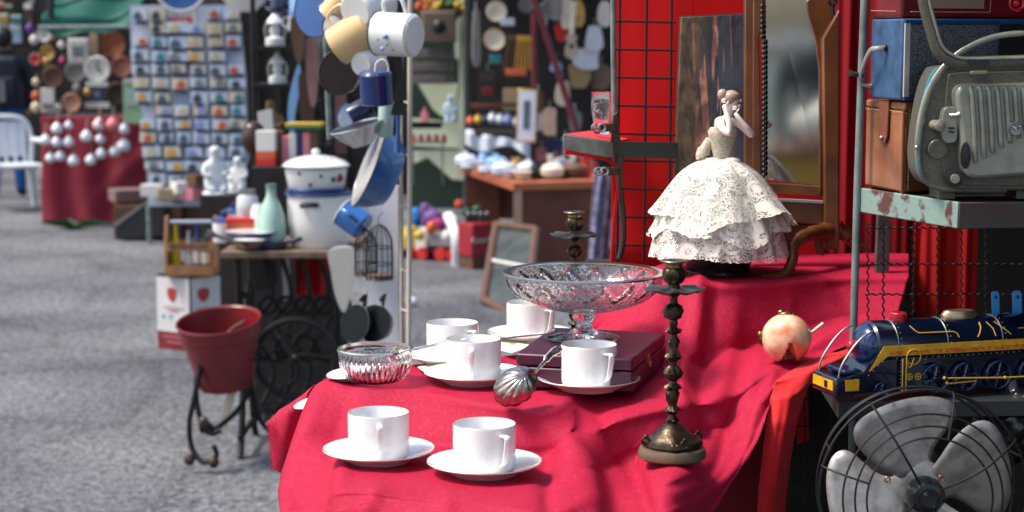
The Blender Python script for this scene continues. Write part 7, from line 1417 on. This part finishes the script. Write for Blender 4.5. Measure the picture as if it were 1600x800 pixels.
M_mag = mat('magenta plush', rgb(170, 40, 110), .8); M_pur = mat('purple bag', rgb(110, 76, 136), .6); M_tb2 = mat('toy blue', rgb(20, 120, 190), .4)
def toy_truck(lb, x, y, rz, m1, m2):
    p = atz(x, y, 0); t = thing('toy_truck', lb, 'toy truck', (p.x, p.y, 0), R(rz), group='toy trucks on the ground')
    B().box((.03, 0, .15), (.26, .15, .09)).done('load_bed', m1, t, bevel=.01); B().prism([(-.20, -.07, .07), (-.10, -.07, .07), (-.10, -.07, .24), (-.16, -.07, .24), (-.20, -.07, .16)], (0, .14, 0)).done('cab', m2, t, bevel=.006); B().box((-.02, 0, .08), (.34, .12, .03)).done('chassis', M_black, t)
    for dx in (-.13, .02, .12):
        for dy in (-.075, .075): B().lathe([(0, -.02), (.045, -.02), (.05, -.01), (.05, .01), (.045, .02), (0, .02)], 20, M=Matrix.Translation((dx, dy, .05)) @ Matrix.Rotation(PI/2, 4, 'X')).done('wheel', M_red, t)
toy_truck('yellow and grey toy truck with red wheels on the ground by the pole', 668, 402, 20, M_grey, M_yel); toy_truck('grey toy truck with red wheels right of the yellow one', 692, 406, -25, M_grey, M_wh)
for i, (x, y, Y, r, m, c) in enumerate(((668, 335, 13.7, 18, M_pur, 'purple'), (690, 348, 13.6, 11, M_mag, 'magenta'), (648, 340, 13.8, 12, M_tb2, 'bright blue'), (706, 345, 13.5, 9, M_wh, 'white'), (657, 366, 13.3, 8, M_yel, 'yellow'), (672, 356, 13.3, 9, M_or, 'orange'), (718, 318, 13.8, 7, mat('coral', rgb(190, 80, 60), .7), 'coral'), (728, 330, 13.8, 7, M_green, 'green'), (745, 325, 13.7, 7, M_green, 'leaf green'), (700, 370, 13.3, 9, M_wh, 'off white'))):
    p = at(x, y, Y); k = r/ppm(p); tag(B().ball(p, (k, k*.8, k), 20, 12, fn=lambda v: v*(1+.9*noise.noise(v*9+Vector((i, 0, 0))))).done('soft_toy', m, ang=180), '%s soft toy in the heap under the green screen' % c, 'soft toy', 'soft toys in the heap')
t = thing('toy_bench', 'low dark bench carrying the heap of soft toys', 'bench', (at(690, 385, 13.7).x, 13.7, 0)); zz = at(690, 372, 13.6).z; B().box((0, 0, zz-.02), (.62, .5, .04)).done('seat', M_hut, t)
for x in (-.27, .27): B().box((x, 0, (zz-.04)/2), (.04, .4, zz-.04)).done('leg', M_hut, t)
tag(B().ball(atz(644, 474, .02)+Vector((0, 0, .01)), (.035, .03, .03), 16, 10).done('highlight_ball', M_cb), 'bright white pebble on the asphalt right of the cream pole', 'highlight ball')  # white ball put in for a bright highlight spot
# leaf litter and stains
for i in range(26):
    x, y = rnd.uniform(-2.4, -.5), rnd.uniform(6.3, 14)
    if i > 15: x, y = rnd.uniform(-.4, .4), rnd.uniform(8, 13)
    a = rnd.random()*6; s = rnd.uniform(.012, .028); tag(B().grid(lambda u, v: (x+s*(u-.5)*2*math.cos(a)-s*(v-.5)*math.sin(a)*(1-abs(2*u-1)), y+s*(u-.5)*2*math.sin(a)+s*(v-.5)*math.cos(a)*(1-abs(2*u-1)), .004+.006*math.sin(u*3.1)), 4, 2).done('fallen_leaf', mat('dead leaf', rgb(120, 100, 70), .8, col2=rgb(80, 64, 46), ns=20)), 'small dry leaf lying on the open grey asphalt', 'leaf', 'dry leaves scattered on the asphalt')
